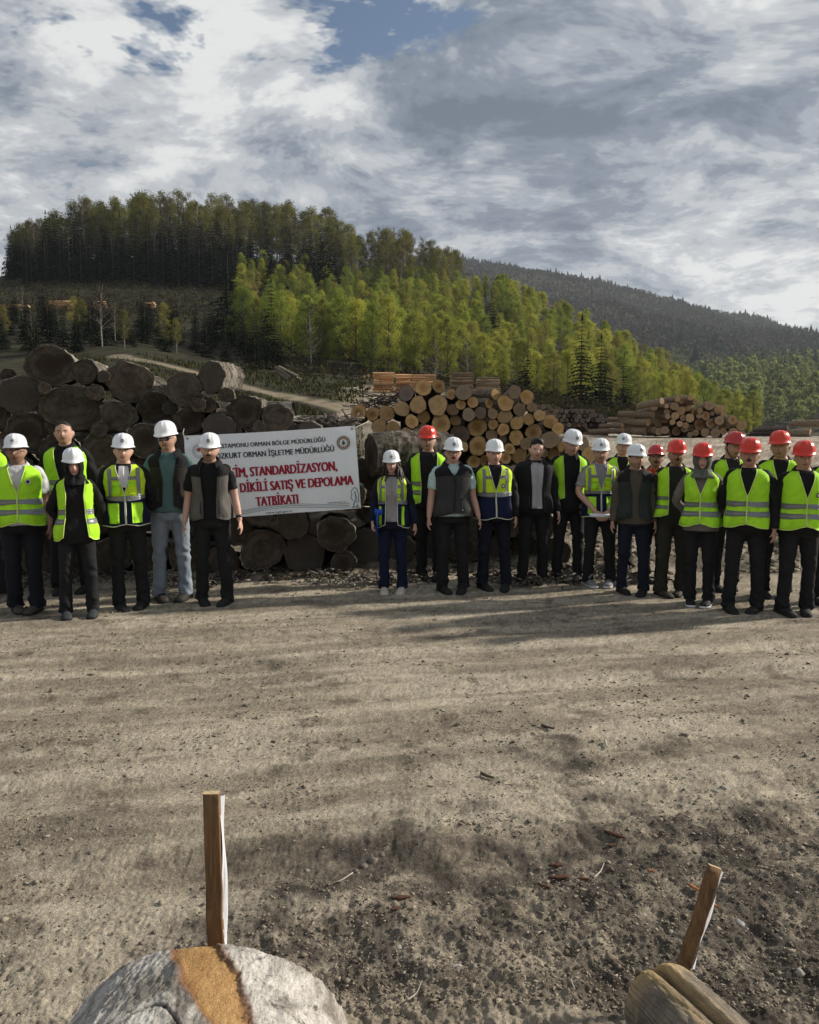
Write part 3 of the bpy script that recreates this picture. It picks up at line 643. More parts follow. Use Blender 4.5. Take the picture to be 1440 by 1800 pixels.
def end_material(name, a, b, heart, grey, grey_amt, rings=90.0, stain=0.4):
    t = NT(name); co = t.mapping(t.coord(), (0.25, 0.25, 0.25)); r = t.rand()
    off = t.n('ShaderNodeVectorMath'); off.operation = 'ADD'; t.L(co, off.inputs[0])
    cb = t.n('ShaderNodeCombineXYZ'); t.L(t.math('MULTIPLY', r, 40.0), cb.inputs[2]); t.L(cb.outputs[0], off.inputs[1]); v = off.outputs[0]
    sep = t.n('ShaderNodeSeparateXYZ'); t.L(t.coord('Object'), sep.inputs[0])
    wob = t.noise(v, 5, 3, 0.5, out='Color'); wv = t.n('ShaderNodeVectorMath'); wv.operation = 'MULTIPLY_ADD'; wv.inputs[1].default_value = (0.10,) * 3; wv.inputs[2].default_value = (-0.05,) * 3
    t.L(wob, wv.inputs[0]); ad = t.n('ShaderNodeVectorMath'); ad.operation = 'ADD'; t.L(wv.outputs[0], ad.inputs[0]); t.L(co, ad.inputs[1])
    fl = t.n('ShaderNodeVectorMath'); fl.operation = 'MULTIPLY'; fl.inputs[1].default_value = (1, 1, 0); t.L(ad.outputs[0], fl.inputs[0])
    ln = t.n('ShaderNodeVectorMath'); ln.operation = 'LENGTH'; t.L(fl.outputs[0], ln.inputs[0]); rad = ln.outputs['Value']
    ring = t.math('SINE', t.math('MULTIPLY', rad, rings)); blot = t.noise(v, 7, 5, 0.65, 0.4); fine = t.noise(v, 45, 3, 0.7)
    ang = t.math('ARCTAN2', sep.outputs[1], sep.outputs[0]); cv = t.n('ShaderNodeCombineXYZ'); t.L(ang, cv.inputs[0]); t.L(t.math('MULTIPLY', r, 30.0), cv.inputs[1])
    ray = t.noise(cv.outputs[0], 5.0, 3, 0.7)
    c = t.mix(t.ramp(blot, [(0.35, 0.0), (0.65, 1.0)]), a, b)
    c = t.mix(t.math('MULTIPLY', t.ramp(ring, [(0.2, 0.0), (1.0, 1.0)]), 0.38), c, heart)
    hr = t.math('ADD', rad, t.math('MULTIPLY', blot, -0.12))
    c = t.mix(t.math('MULTIPLY', t.ramp(hr, [(0.0, 1.0), (0.035, 0.75), (0.10, 0.0)]), t.ramp(t.math('FRACT', t.math('MULTIPLY', r, 7.31)), [(0.25, 0.1), (0.8, 0.8)])), c, heart)
    c = t.mix(t.math('MULTIPLY', t.ramp(t.math('FRACT', t.math('MULTIPLY', r, 3.77)), [(0.55, 0.0), (0.85, 1.0)]), grey_amt), c, grey)
    c = t.mix(t.ramp(blot, [(0.60, 0.0), (0.72, stain)]), c, (0.05, 0.038, 0.028))
    c = t.mix(t.math('MULTIPLY', t.ramp(ray, [(0.66, 0.0), (0.70, 1.0)]), t.ramp(rad, [(0.0, 0.9), (0.16, 0.0)])), c, (0.03, 0.022, 0.016))
    c = t.mix(1.0, c, t.ramp(fine, [(0.3, 0.78), (0.7, 1.18)]), 'MULTIPLY')
    c = t.mix(1.0, c, t.ramp(t.math('FRACT', t.math('MULTIPLY', r, 11.1)), [(0, 0.72), (1, 1.18)]), 'MULTIPLY')
    t.bsdf(c, 0.9, t.bump(t.math('ADD', fine, t.math('MULTIPLY', ring, 0.1)), 0.4, 0.01), 0.12); return t.m
BARK_OLD = bark_material('weathered_bark', (0.030, 0.024, 0.019), (0.13, 0.108, 0.084), (0.40, 0.37, 0.32), 0.6)
END_OLD = end_material('weathered_cut', (0.042, 0.034, 0.027), (0.125, 0.100, 0.078), (0.040, 0.025, 0.016), (0.085, 0.074, 0.064), 0.7, 70, 0.7)
BARK_NEW = bark_material('grey_bark', (0.10, 0.078, 0.056), (0.24, 0.20, 0.15), (0.36, 0.31, 0.25), 0.4, 1.6)
END_NEW = end_material('fresh_cut', (0.46, 0.265, 0.105), (0.64, 0.44, 0.215), (0.27, 0.13, 0.045), (0.22, 0.185, 0.15), 0.8, 120, 0.2)
BARK_FAR = bark_material('brown_bark', (0.13, 0.088, 0.055), (0.30, 0.225, 0.150), (0.40, 0.33, 0.25), 0.3, 1.6)
END_FAR = end_material('tan_cut', (0.40, 0.25, 0.13), (0.56, 0.40, 0.24), (0.27, 0.12, 0.04), (0.24, 0.19, 0.15), 0.5, 120, 0.25)
BARK_DARK = bark_material('dark_bark', (0.055, 0.042, 0.036), (0.14, 0.105, 0.085), (0.25, 0.21, 0.18), 0.2, 2)
END_DARK = end_material('dark_cut', (0.16, 0.115, 0.085), (0.27, 0.20, 0.15), (0.10, 0.06, 0.04), (0.22, 0.18, 0.16), 0.5, 120, 0.2)
BARK_PEEL = bark_material('peeled_pine', (0.40, 0.20, 0.09), (0.60, 0.36, 0.18), (0.62, 0.45, 0.28), 0.4, 2)
END_PEEL = end_material('peeled_cut', (0.52, 0.34, 0.17), (0.66, 0.50, 0.30), (0.32, 0.15, 0.05), (0.3, 0.22, 0.16), 0.2, 120, 0.1)

def outline(seed, seg, lump=0.10, fine=0.02, flute=0.0):
    rs = np.random.RandomState(seed); th = np.linspace(0, 2 * np.pi, seg, endpoint=False)
    r = 1 + lump * fbm(v3(np.cos(th) * 0.9 + seed, np.sin(th) * 0.9, seed * 0.7), 2) * 1.6 + fine * rs.normal(size=seg)
    if flute: r += flute * np.abs(fbm(v3(np.cos(th) * 2.2 + seed, np.sin(th) * 2.2, seed * 1.3), 2)) * 2 - flute * .5
    return th, r
def log_meshes(seed, seg=22, rings=7, lump=0.10, taper=0.08, rough=0.03, flute=0.0, rim=0.05, bend=0.03):
    """unit log: radius 1 (x, y), length 1 (z); cut face just inside the bark rim"""
    rs = np.random.RandomState(seed + 900); th, r = outline(seed, seg, lump, 0.015, flute); zz = np.linspace(0, 1, rings)
    b = rs.normal(size=2) * bend; V = []
    for k, z in enumerate(zz):
        rr = r * (1 - taper * z) * (1 + rough * rs.normal(size=seg)); c = b * math.sin(math.pi * z)
        V.append(np.stack([np.cos(th) * rr + c[0], np.sin(th) * rr + c[1], np.full(seg, z)], -1))
    V0 = np.concatenate(V); F = [gridF(rings, seg, True)[:, ::-1]]
    k = np.arange(seg); k2 = (k + 1) % seg
    inner = np.stack([np.cos(th) * r * (1 - rim), np.sin(th) * r * (1 - rim), np.full(seg, 0.0)], -1); n0 = len(V0)
    F.append(np.stack([k, k2, n0 + k2, n0 + k], -1).astype(np.int32))
    V0 = np.concatenate([V0, inner, [[0, 0, 1.0]]]); last = (rings - 1) * seg
    F.append(np.stack([np.full(seg, len(V0) - 1), last + k, last + k2], -1).astype(np.int32))
    bark = mesh_np('log', V0, F, True)
    s = (1 - rim)
    e1 = np.stack([np.cos(th) * r * s, np.sin(th) * r * s, np.full(seg, -0.001)], -1); e2 = np.stack([np.cos(th) * r * s * .5, np.sin(th) * r * s * .5, -0.001 + 0.002 * rs.normal(size=seg) * 0], -1)
    Ve = np.concatenate([e1, e2, [[0, 0, -0.001]]])
    Fe = [np.stack([k2, k, seg + k, seg + k2], -1).astype(np.int32), np.stack([seg + k2, seg + k, np.full(seg, 2 * seg)], -1).astype(np.int32)]
    return bark, mesh_np('cut_end', Ve, Fe, False)
LOGP = {'old': [log_meshes(s, 40, 12, 0.16, .06, .03, .10, .045, .06) for s in range(50, 62)],
        'new': [log_meshes(s, 26, 7, 0.15, .08, .012, 0, .04) for s in range(70, 80)],
        'far': [log_meshes(s, 14, 4, 0.08, .10, .02, 0, .06) for s in range(90, 96)],
        'tiny': [log_meshes(s, 8, 3, 0.08, .10, .02, 0, .06) for s in range(100, 104)]}
_lr = random.Random(3)
def log(front, axis, r, length, mesh_kind, bark, cut, label, group, ry=None, name='log', seed=None):
    rr = _lr if seed is None else random.Random(seed)
    b, e = LOGP[mesh_kind][rr.randrange(len(LOGP[mesh_kind]))]
    M = axis_matrix(front, axis, rr.uniform(0, 6.28) if ry is None else 0.0)
    if ry is None: S = Matrix.Diagonal((r, r, length, 1))
    else:   # oval face: squash along the picture's vertical
        M = axis_matrix(front, axis, 0.0); S = Matrix.Diagonal((r, ry, length, 1))
    o = bpy.data.objects.new(name, b); COL.objects.link(o)
    o.matrix_world = M @ S
    if not b.materials: b.materials.append(None)
    o.material_slots[0].link = 'OBJECT'; o.material_slots[0].material = bark
    c = bpy.data.objects.new('cut_end', e); COL.objects.link(c); c.parent = o
    if not e.materials: e.materials.append(None)
    c.material_slots[0].link = 'OBJECT'; c.material_slots[0].material = cut
    tag(o, label, 'log', group); return o
ORD = ['first', 'second', 'third', 'fourth', 'fifth', 'sixth', 'seventh', 'eighth', 'ninth', 'tenth', 'eleventh', 'twelfth', 'thirteenth', 'fourteenth', 'fifteenth', 'sixteenth', 'seventeenth', 'eighteenth', 'nineteenth', 'twentieth']
ORD += ['twenty-' + w for w in ORD[:9]] + ['thirtieth']
def row_labels(circ, nrows, what, where):
    """words that single a log out by its row (from the top) and its place in that row"""
    idx = sorted(range(len(circ)), key=lambda i: circ[i][1]); lab = [None] * len(circ); per = math.ceil(len(circ) / nrows)
    for k in range(nrows):
        row = sorted(idx[k * per:(k + 1) * per], key=lambda i: circ[i][0])
        for j, i in enumerate(row):
            rel = circ[i][2]; size = 'thick ' if rel > np.percentile([c[2] for c in circ], 75) else ('thin ' if rel < np.percentile([c[2] for c in circ], 25) else '')
            lab[i] = f"{size}{what}, {ORD[j]} from left in {'top' if k == 0 else ORD[k]} row of {where}"
    return lab

# --- tall pile of weathered logs on the left (cx, cy, rx, ry in the photograph)
OLD = [(88, 642, 37, 34), (148, 653, 21, 21), (35, 695, 36, 32), (125, 716, 49, 38), (208, 729, 29, 25), (47, 758, 32, 31), (-6, 730, 20, 22), (100, 792, 25, 25), (180, 792, 33, 31),
       (229, 672, 38, 33), (270, 716, 25, 25), (323, 684, 29, 28), (371, 663, 22, 26), (333, 738, 25, 24), (430, 723, 28, 28), (385, 754, 27, 25), (488, 733, 26, 23), (255, 772, 30, 30),
       (545, 761, 22, 20), (310, 792, 28, 28), (20, 822, 33, 31), (75, 850, 34, 32), (135, 845, 30, 30), (200, 850, 33, 32), (265, 838, 30, 30), (325, 852, 32, 30),
       (10, 890, 32, 32), (165, 905, 33, 31), (232, 910, 32, 32), (290, 905, 29, 30), (105, 915, 32, 32), (345, 915, 28, 28),
       (415, 927, 26, 26), (461, 967, 37, 36), (515, 919, 26, 26), (535, 972, 34, 34), (590, 937, 32, 30), (640, 963, 29, 32), (604, 990, 21, 20), (390, 985, 27, 27),
       (330, 975, 32, 31), (265, 975, 30, 31), (200, 978, 33, 32), (135, 978, 31, 32), (68, 978, 33, 32), (5, 965, 32, 33), (50, 925, 24, 22),
       (455, 790, 30, 28), (520, 800, 28, 28), (585, 800, 28, 28), (420, 840, 30, 30), (490, 858, 32, 30), (560, 862, 32, 30), (380, 800, 24, 24), (615, 868, 26, 26), (455, 905, 22, 20),
       (168, 690, 14, 13), (182, 662, 10, 10), (300, 716, 12, 12), (348, 712, 13, 12), (398, 694, 13, 12), (296, 757, 13, 12), (412, 760, 12, 11), (458, 752, 13, 12), (516, 758, 13, 12), (78, 683, 10, 10), (175, 755, 14, 13), (92, 748, 13, 12), (14, 660, 12, 11), (364, 712, 14, 13), (348, 700, 11, 10),
       (643, 845, 30, 36), (655, 898, 26, 24),
       (700, 962, 28, 27), (758, 965, 30, 28), (815, 962, 29, 28), (870, 968, 27, 26), (925, 965, 28, 27), (978, 970, 24, 24), (728, 915, 26, 25), (785, 915, 27, 26), (842, 918, 26, 25), (898, 920, 27, 25), (950, 925, 25, 24), (700, 872, 24, 22), (765, 868, 25, 24), (1010, 985, 18, 16)]
_ol = row_labels([(c[0], c[1], c[2]) for c in OLD], 6, 'dark weathered log', 'the big old pile')
TIP = {(371, 663): (0.02, 0.06, 0.85), (88, 642): (-0.34, 0.06, 1.1), (148, 653): (-0.16, 0.0, 1.0), (270, 716): (-.30, 0.25, 1.0), (430, 723): (-.10, 0.05, 1.0)}
for i, (cx, cy, rx, ry) in enumerate(OLD):
    Y = 9.75 + _lr.uniform(-.16, .16) + (0.5 if cx > 620 else 0) + max(0, (790 - cy)) * 0.0016
    f = P(cx, cy, Y); tip = TIP.get((cx, cy), (f.x / f.y * .92 + _lr.uniform(-.04, .07), (f.z - CAM_H) / f.y * .5 + _lr.uniform(-.03, .03), _lr.uniform(1.3, 1.7)))
    log(f, Vector((tip[0], 1, tip[1])), SIZE(rx * 1.09, Y), tip[2] * 1.35 if (cx, cy) in TIP else tip[2], 'old', BARK_OLD, END_OLD, _ol[i], 'weathered logs of the tall pile', SIZE(ry * 1.09, Y), seed=i * 7 + 1)
for i, (zc, yy) in enumerate(((.15, 12.1), (.75, 12.2), (1.30, 12.1), (1.78, 12.2))):  # added backing: keeps sunlit ground from showing through the old pile's gaps
    log((-8.2, yy, zc + .25), Vector((1, .02, .0)), .36, 7.4 - i * .35, 'old', BARK_OLD, END_OLD, f"added crosswise log that darkens gaps in the big old pile, {ORD[i]} from the ground", 'added crosswise backing logs behind the old pile', seed=i + 31)
# thick trunks lying crosswise at the right end of the old pile
lg = log(P(652, 800, 10.0), Vector((1, 0.42, 0.02)), 0.27, 1.15, 'old', BARK_OLD, END_OLD, 'thick dark mossy trunk lying crosswise beside the banner', None, seed=5)
lg = log(P(560, 748, 10.6), Vector((1, .3, .05)), 0.10, .45, 'old', BARK_OLD, END_OLD, 'pale flaking log lying flat along the top edge of the banner', None, seed=9)
lg = log(P(520, 744, 11.0), Vector((1, .15, .0)), 0.11, .7, 'old', BARK_OLD, END_OLD, 'grey split log lying flat behind the banner corner', None, seed=11)

# --- fresh pile in the middle
NEW = [(744, 681, 14), (771, 679, 11), (793, 693, 8.5), (815, 690, 13.5), (735, 712, 14), (770, 712, 16), (796, 720, 10), (810, 711, 8.5), (831, 707, 9.3), (630, 725, 13.5), (655, 728, 11), (680, 726, 13), (707, 719, 13),
       (745, 733, 10.5), (724, 741, 11.5), (666, 749, 12.5), (692, 754, 12.5), (715, 764, 11.5), (742, 762, 16), (776, 745, 16.5), (801, 739, 9.5), (824, 729, 10.5), (809, 764, 16), (714, 691, 13),
       (871, 693, 9.5), (860, 708, 9.3), (904, 689, 11), (926, 698, 11.5), (889, 709, 13), (914, 720, 11), (935, 716, 8), (845, 726, 10.5), (866, 727, 9), (888, 732, 12.5), (839, 751, 15.5), (867, 746, 8.5), (929, 737, 10),
       (949, 730, 9.5), (967, 741, 11.5), (909, 744, 11), (885, 755, 10), (981, 753, 10), (938, 760, 14.5), (865, 765, 10), (908, 769, 12.5), (884, 773, 7.5), (967, 773, 15), (840, 784, 16), (896, 789, 9.5), (925, 781, 10.5),
       (913, 802, 13), (1024, 781, 10.5), (989, 786, 8.5), (974, 798, 11), (833, 811, 11), (852, 809, 9), (889, 805, 10), (1036, 799, 13), (775, 777, 13), (800, 793, 12), (935, 805, 10), (953, 795, 10), (1003, 800, 12), (1010, 826, 12),
       (985, 822, 12), (960, 824, 12), (932, 829, 12), (905, 830, 12), (876, 828, 12), (858, 832, 9), (1035, 828, 12), (815, 785, 8), (865, 790, 11)]
_nl = row_labels(NEW, 6, 'fresh pale-cut log', 'the middle pile')
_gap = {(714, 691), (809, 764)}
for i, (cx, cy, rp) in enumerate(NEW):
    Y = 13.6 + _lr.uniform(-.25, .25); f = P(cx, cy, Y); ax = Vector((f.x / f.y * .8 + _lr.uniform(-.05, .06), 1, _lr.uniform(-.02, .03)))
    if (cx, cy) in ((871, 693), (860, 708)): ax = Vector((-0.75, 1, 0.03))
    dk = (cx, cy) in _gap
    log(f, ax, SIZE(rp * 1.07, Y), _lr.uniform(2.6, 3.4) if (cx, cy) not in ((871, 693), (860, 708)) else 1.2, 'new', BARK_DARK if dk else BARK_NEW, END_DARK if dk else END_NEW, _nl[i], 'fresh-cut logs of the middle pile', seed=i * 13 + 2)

for i, (zc, x0, x1) in enumerate(((1.15, -1.1, 4.3), (1.62, -.9, 3.9), (2.08, -.2, 3.2), (2.5, .3, 2.4))):  # dark backing added so the middle pile's gaps read as deep shade
    log((x0, 17.1, zc), Vector((1, .01, 0)), .27, x1 - x0, 'new', BARK_DARK, END_DARK, f"added crosswise log that darkens gaps in the middle pile, {ORD[i]} from the ground", 'added crosswise backing logs behind the middle pile', seed=i + 3)
# --- brown pile on the yard at the right
FAR = [(1198, 705, 5), (1223, 706, 5), (1186, 714, 7), (1150, 716, 6), (1160, 716, 5), (1172, 714, 4), (1209, 715, 9), (1222, 723, 7), (1231, 722, 5), (1247, 713, 8), (1265, 721, 9), (1272, 729, 5), (1161, 728, 8), (1172, 724, 5), (1178, 724, 4),
       (1187, 731, 7), (1197, 722, 8), (1174, 732, 5), (1169, 738, 6), (1201, 735, 5.5), (1213, 735, 8), (1229, 731, 5), (1241, 731, 8), (1252, 727, 4), (1265, 739, 8), (1288, 738, 8), (1304, 748, 9), (1231, 746, 11), (1249, 744, 8.5), (1182, 742, 5),
       (1195, 745, 5.5), (1157, 743, 8), (1205, 748, 6), (1280, 749, 5), (1159, 759, 7), (1169, 756, 7), (1189, 758, 8.5), (1203, 754, 6), (1213, 764, 5), (1223, 761, 6), (1240, 760, 8), (1258, 761, 8.5), (1272, 758, 6.5), (1289, 760, 8), (1302, 763, 6), (1179, 760, 6), (1215, 752, 6)]
_fl = row_labels(FAR, 5, 'brown log end-on', 'the right-hand pile')
for i, (cx, cy, rp) in enumerate(FAR):
    Y = 30 + _lr.uniform(-.5, .5); log(P(cx, cy, Y), Vector((_lr.uniform(-.25, .45), 1, _lr.uniform(-.05, .05))), SIZE(rp, Y), 3.2, 'far', BARK_FAR, END_FAR, _fl[i], 'logs of the right-hand pile', seed=i * 3 + 5)
SIDE = [(1164, 705, 6.5, 1122, 714), (1191, 701, 5.5, 1163, 703), (1214, 699, 5, 1192, 701), (1149, 729, 6.5, 1088, 728), (1140, 742, 7.5, 1092, 740), (1151, 757, 7, 1112, 756), (1136, 757, 8, 1085, 756), (1096, 757, 5, 1036, 759), (1094, 748, 4.5, 1056, 749), (1126, 737, 4.5, 1070, 737), (1130, 727, 4, 1090, 728), (1150, 719, 4.5, 1118, 726)]
for i, (cx, cy, rp, lx, ly) in enumerate(SIDE):
    Y = 29.4 + 0.12 * i; a, b = P(cx, cy, Y), P(lx, ly, Y + .9)
    log(a, b - a, SIZE(rp, Y), (b - a).length, 'far', BARK_FAR, END_FAR, f"long brown log lying lengthwise, {ORD[i]} from the top at left of the right-hand pile", 'lengthwise logs of the right-hand pile', seed=i + 77)
# logs lying at the far right edge of the yard
for i, (cx, cy, rp, lx, ly, bk, lb) in enumerate(((1425, 762, 8, 1372, 763, 'f', 'long grey-brown log with pale end at the right edge of the yard'), (1418, 765, 6, 1380, 767, 'f', 'short thin log under the long grey-brown log at yard edge'),
        (1475, 745, 7, 1392, 744, 'f', 'upper grey log lying behind the long log at the right edge'), (1385, 752, 3.5, 1325, 755, 'd', 'blackened thin log on top of the low dark stack'), (1382, 758, 3.5, 1318, 761, 'd', 'blackened thin log in the middle of the low dark stack'), (1380, 764, 4, 1312, 766, 'd', 'blackened thin log at the bottom of the low dark stack'))):
    Y = 42 + i * .2; a, b = P(cx, cy, Y), P(lx, ly, Y + 1.0)
    log(a, b - a, SIZE(rp, Y), (b - a).length, 'far', BARK_FAR if bk == 'f' else BARK_DARK, END_FAR if bk == 'f' else END_DARK, lb, None, seed=i + 5)
# --- stack of thin dark logs behind
def dark_stack():
    pts, y, row = [], 763.0, 0
    while y > 711:
        x = 946 + (row % 2) * 4.6
        while x < 1074:
            top = np.interp(x, [946, 1000, 1050, 1074], [713, 717, 722, 738])
            if y > top: pts.append((x + _lr.uniform(-1, 1), y + _lr.uniform(-.8, .8), _lr.uniform(3.6, 5.2)))
            x += 9.2
        y -= 8.0; row += 1
    lab = row_labels(pts, 7, 'thin dark log', 'the small stack')
    for i, (cx, cy, rp) in enumerate(pts):
        Y = 33 + _lr.uniform(-.3, .3)
        log(P(cx, cy, Y), Vector((_lr.uniform(-.1, .1), 1, _lr.uniform(-.03, .03))), SIZE(rp, Y), 2.4, 'tiny', BARK_DARK, END_DARK, lab[i], 'thin dark logs of the small stack', seed=i)
dark_stack()
# --- peeled timber stacks beyond the fresh pile, logs lying across the view
def timber(px0, px1, py0, py1, Y, rp, peel, label, group):
    y, k = py1 - rp, 0
    while y > py0:
        ins = 3 * _lr.random() + (py1 - y) * .12 * (0 if peel else 1)
        a = P(px0 + ins, y + _lr.uniform(-.4, .4), Y + _lr.uniform(-.4, .4)); b = P(px1 - ins, y + _lr.uniform(-.6, .6), Y + _lr.uniform(-.4, .4))
        log(a, b - a, SIZE(rp, Y), (b - a).length, 'tiny', BARK_PEEL if peel else BARK_FAR, END_PEEL, f"{label}, {ORD[k]} layer from the ground", group, name='timber_log', seed=k + int(px0)); k += 1
        y -= rp * 1.75
timber(655, 694, 653, 691, 52, 2.6, True, 'orange peeled log of the left far timber stack', 'orange timber of the left far stack')
timber(694, 724, 658, 692, 53, 2.4, True, 'orange log in the narrow timber stack beside the left one', 'orange timber of the narrow far stack')
timber(722, 766, 656, 692, 52, 2.4, True, 'orange log in the middle far timber stack', 'orange timber of the middle far stack')
timber(788, 836, 654, 693, 52, 2.4, False, 'pale log in the wide far stack over the middle pile', 'pale timber of the wide far stack')
timber(834, 882, 664, 694, 52, 2.2, False, 'pale log in the low right far timber stack', 'pale timber of the low far stack')
for i, (cx, cy) in enumerate(((641, 662), (646, 670), (640, 678), (648, 660), (650, 682), (645, 688))):
    log(P(cx, cy, 52.5), Vector((-.2, 1, 0)), 0.11, 2, 'tiny', BARK_DARK, END_PEEL, f"end-on dark log left of the orange timber stack, {ORD[i]} of a handful", 'end-on logs by the orange timber', name='timber_log', seed=i)
# little stacks on the bench high on the left
def bench_stack(px0, px1, py0, py1, Y, label, ends):
    e = empty('log_stack', P((px0 + px1) / 2, py1, Y)); bag = Bag(); r = 1.7; y = py1 - r
    inv = np.array(e.location)
    while y > py0:
        f = (py1 - y) / max(1, (py1 - py0)); a, b = np.array(P(px0 + 8 * f, y, Y)), np.array(P(px1 - 5 * f, y, Y)); bag.add(*[q if i else q - inv for i, q in enumerate(tube([a, (a + b) / 2, b], SIZE(r, Y), 6))]); y -= 2 * r * .9
    tag(obj('lengthwise_logs', bag.mesh('lengthwise_logs'), BARK_PEEL, e), kind='stuff')
    if ends:
        bag = Bag(); rr = random.Random(px0)
        for k in range(ends):
            c = np.array(P(px1 - rr.uniform(0, 16), rr.uniform(py0, py1), Y - .3)); bag.add(*[q if i else q - inv for i, q in enumerate(tube([c, c + (0, .8, 0)], SIZE(rr.uniform(1.2, 1.9), Y), 7))])
        tag(obj('log_ends', bag.mesh('log_ends'), END_PEEL, e), kind='stuff')
    tag(e, label, 'log stack')
bench_stack(-8, 50, 535, 548, 149, 'tan log stack on the hillside bench, farthest to the left', 10)
bench_stack(72, 130, 530, 544, 149, 'long tan log stack with pale ends in the middle of the bench', 10)
bench_stack(118, 156, 538, 545, 148, 'low flat log stack just right of the long bench stack', 3)
bench_stack(158, 190, 529, 548, 149, 'reddish log stack on the hillside bench behind the bare tree', 0)
bench_stack(246, 272, 531, 550, 149, 'small pale log stack on the bench between two dark spruces', 14)
# grey heap on the slope beside the track
for i, (ax, ay, bx, by, r) in enumerate(((484, 646, 512, 664, 3), (490, 645, 524, 662, 3), (486, 652, 508, 667, 3), (498, 650, 530, 668, 2.6), (505, 658, 520, 668, 2.4))):
    a, b = P(ax, ay, 66), P(bx, by, 65); log(a, b - a, SIZE(r, 66), (b - a).length, 'tiny', BARK_NEW, END_FAR, f"grey log, {ORD[i]} in the small heap on the slope below the wood", 'grey logs heaped on the slope', seed=i)
# brushwood and bark litter: countless bits, one mass each
def litter(name, label, spots, n, ln, wd, mat, seed, flat=0.25):
    r = np.random.RandomState(seed); C = []
    for k in range(n):
        (ax, ay, az), (sx, sy, sz) = spots[r.randint(len(spots))]; C.append((ax + r.uniform(-sx, sx), ay + r.uniform(-sy, sy), az + r.uniform(0, sz)))
    C = np.array(C); n = len(C); d = r.normal(size=(n, 3)) * (1, 1, flat); d /= np.linalg.norm(d, axis=1)[:, None]; l = r.uniform(.3, 1, n)[:, None] * ln
    u = np.cross(d, r.normal(size=(n, 3))); u /= np.linalg.norm(u, axis=1)[:, None]; w = np.cross(d, u); ww = r.uniform(.5, 1.2, n)[:, None] * wd
    V = np.stack([C + u * ww, C - u * ww * .6 + w * ww, C - u * ww * .6 - w * ww, C + d * l + u * ww * .6, C + d * l - u * ww * .5 + w * ww * .7, C + d * l - u * ww * .5 - w * ww * .7], 1).reshape(-1, 3)
    b = np.arange(n)[:, None] * 6; F4 = np.concatenate([b + (0, 1, 4, 3), b + (1, 2, 5, 4), b + (2, 0, 3, 5)]).astype(np.int32); F3 = np.concatenate([b + (0, 2, 1), b + (3, 4, 5)]).astype(np.int32)
    tag(obj(name, mesh_np(name, V, [F4, F3]), mat), label, name.replace('_', ' '), kind='stuff')
_bp = [P(x, y, 16.5) for x, y in ((660, 706), (680, 700), (700, 694), (650, 715))]
litter('brushwood', 'dark heap of branches behind the fresh logs', [((p.x, p.y, p.z - .1), (.30, .6, .12)) for p in _bp], 150, .7, .012, BARK_DARK, 3, .3)
_bk = [P(x, y, 10.9) for x, y in ((540, 742), (565, 738), (590, 742), (610, 744), (520, 735), (600, 735))]
litter('bark_flakes', 'loose pale bark flakes heaped on top of the old pile', [((p.x, p.y, p.z - .06), (.16, .4, .08)) for p in _bk], 190, .22, .022, BARK_OLD, 4, .3)
_bb = [(x, 9.45 + .25 * math.sin(x * 3), .03) for x in np.arange(-5.4, 3.0, .35)]
litter('bark_litter', 'bark crumbs and splinters along the foot of the log piles', [((x, y, z), (.3, .35, .10)) for x, y, z in _bb], 1700, .11, .014, BARK_OLD, 6, .3)

# ------------------------------------------------------------------ banner hung on the old pile
_bc = [np.array(P(322, 766, 9.30)), np.array(P(624, 748, 9.42)), np.array(P(635, 893, 9.40)), np.array(P(338, 915, 9.28))]   # TL TR BR BL
def banner_point(u, v, off=0.0):
    """u left to right, v top to bottom (0..1); off toward the viewer"""
    u, v = np.asarray(u, float)[..., None], np.asarray(v, float)[..., None]
    p = (_bc[0] * (1 - u) + _bc[1] * u) * (1 - v) + (_bc[3] * (1 - u) + _bc[2] * u) * v
    uu, vv = u[..., 0], v[..., 0]
    wave = 0.010 * np.sin(uu * 9 + vv * 2.2) + 0.005 * np.sin(uu * 21 - vv * 5 + 1) + 0.010 * vv * np.sin(uu * 5 + .7)
    pull = 0.02 * np.exp(-((uu / .10) ** 2 + (vv / .16) ** 2)) * np.sin(34 * (uu + vv * .7)) + 0.02 * np.exp(-(((1 - uu) / .10) ** 2 + (vv / .16) ** 2)) * np.sin(34 * (1 - uu + vv * .7))
    sag = 0.012 * np.sin(np.pi * uu) * (1 - vv)
    p[..., 1] += wave + pull - off; p[..., 2] -= sag
    return p
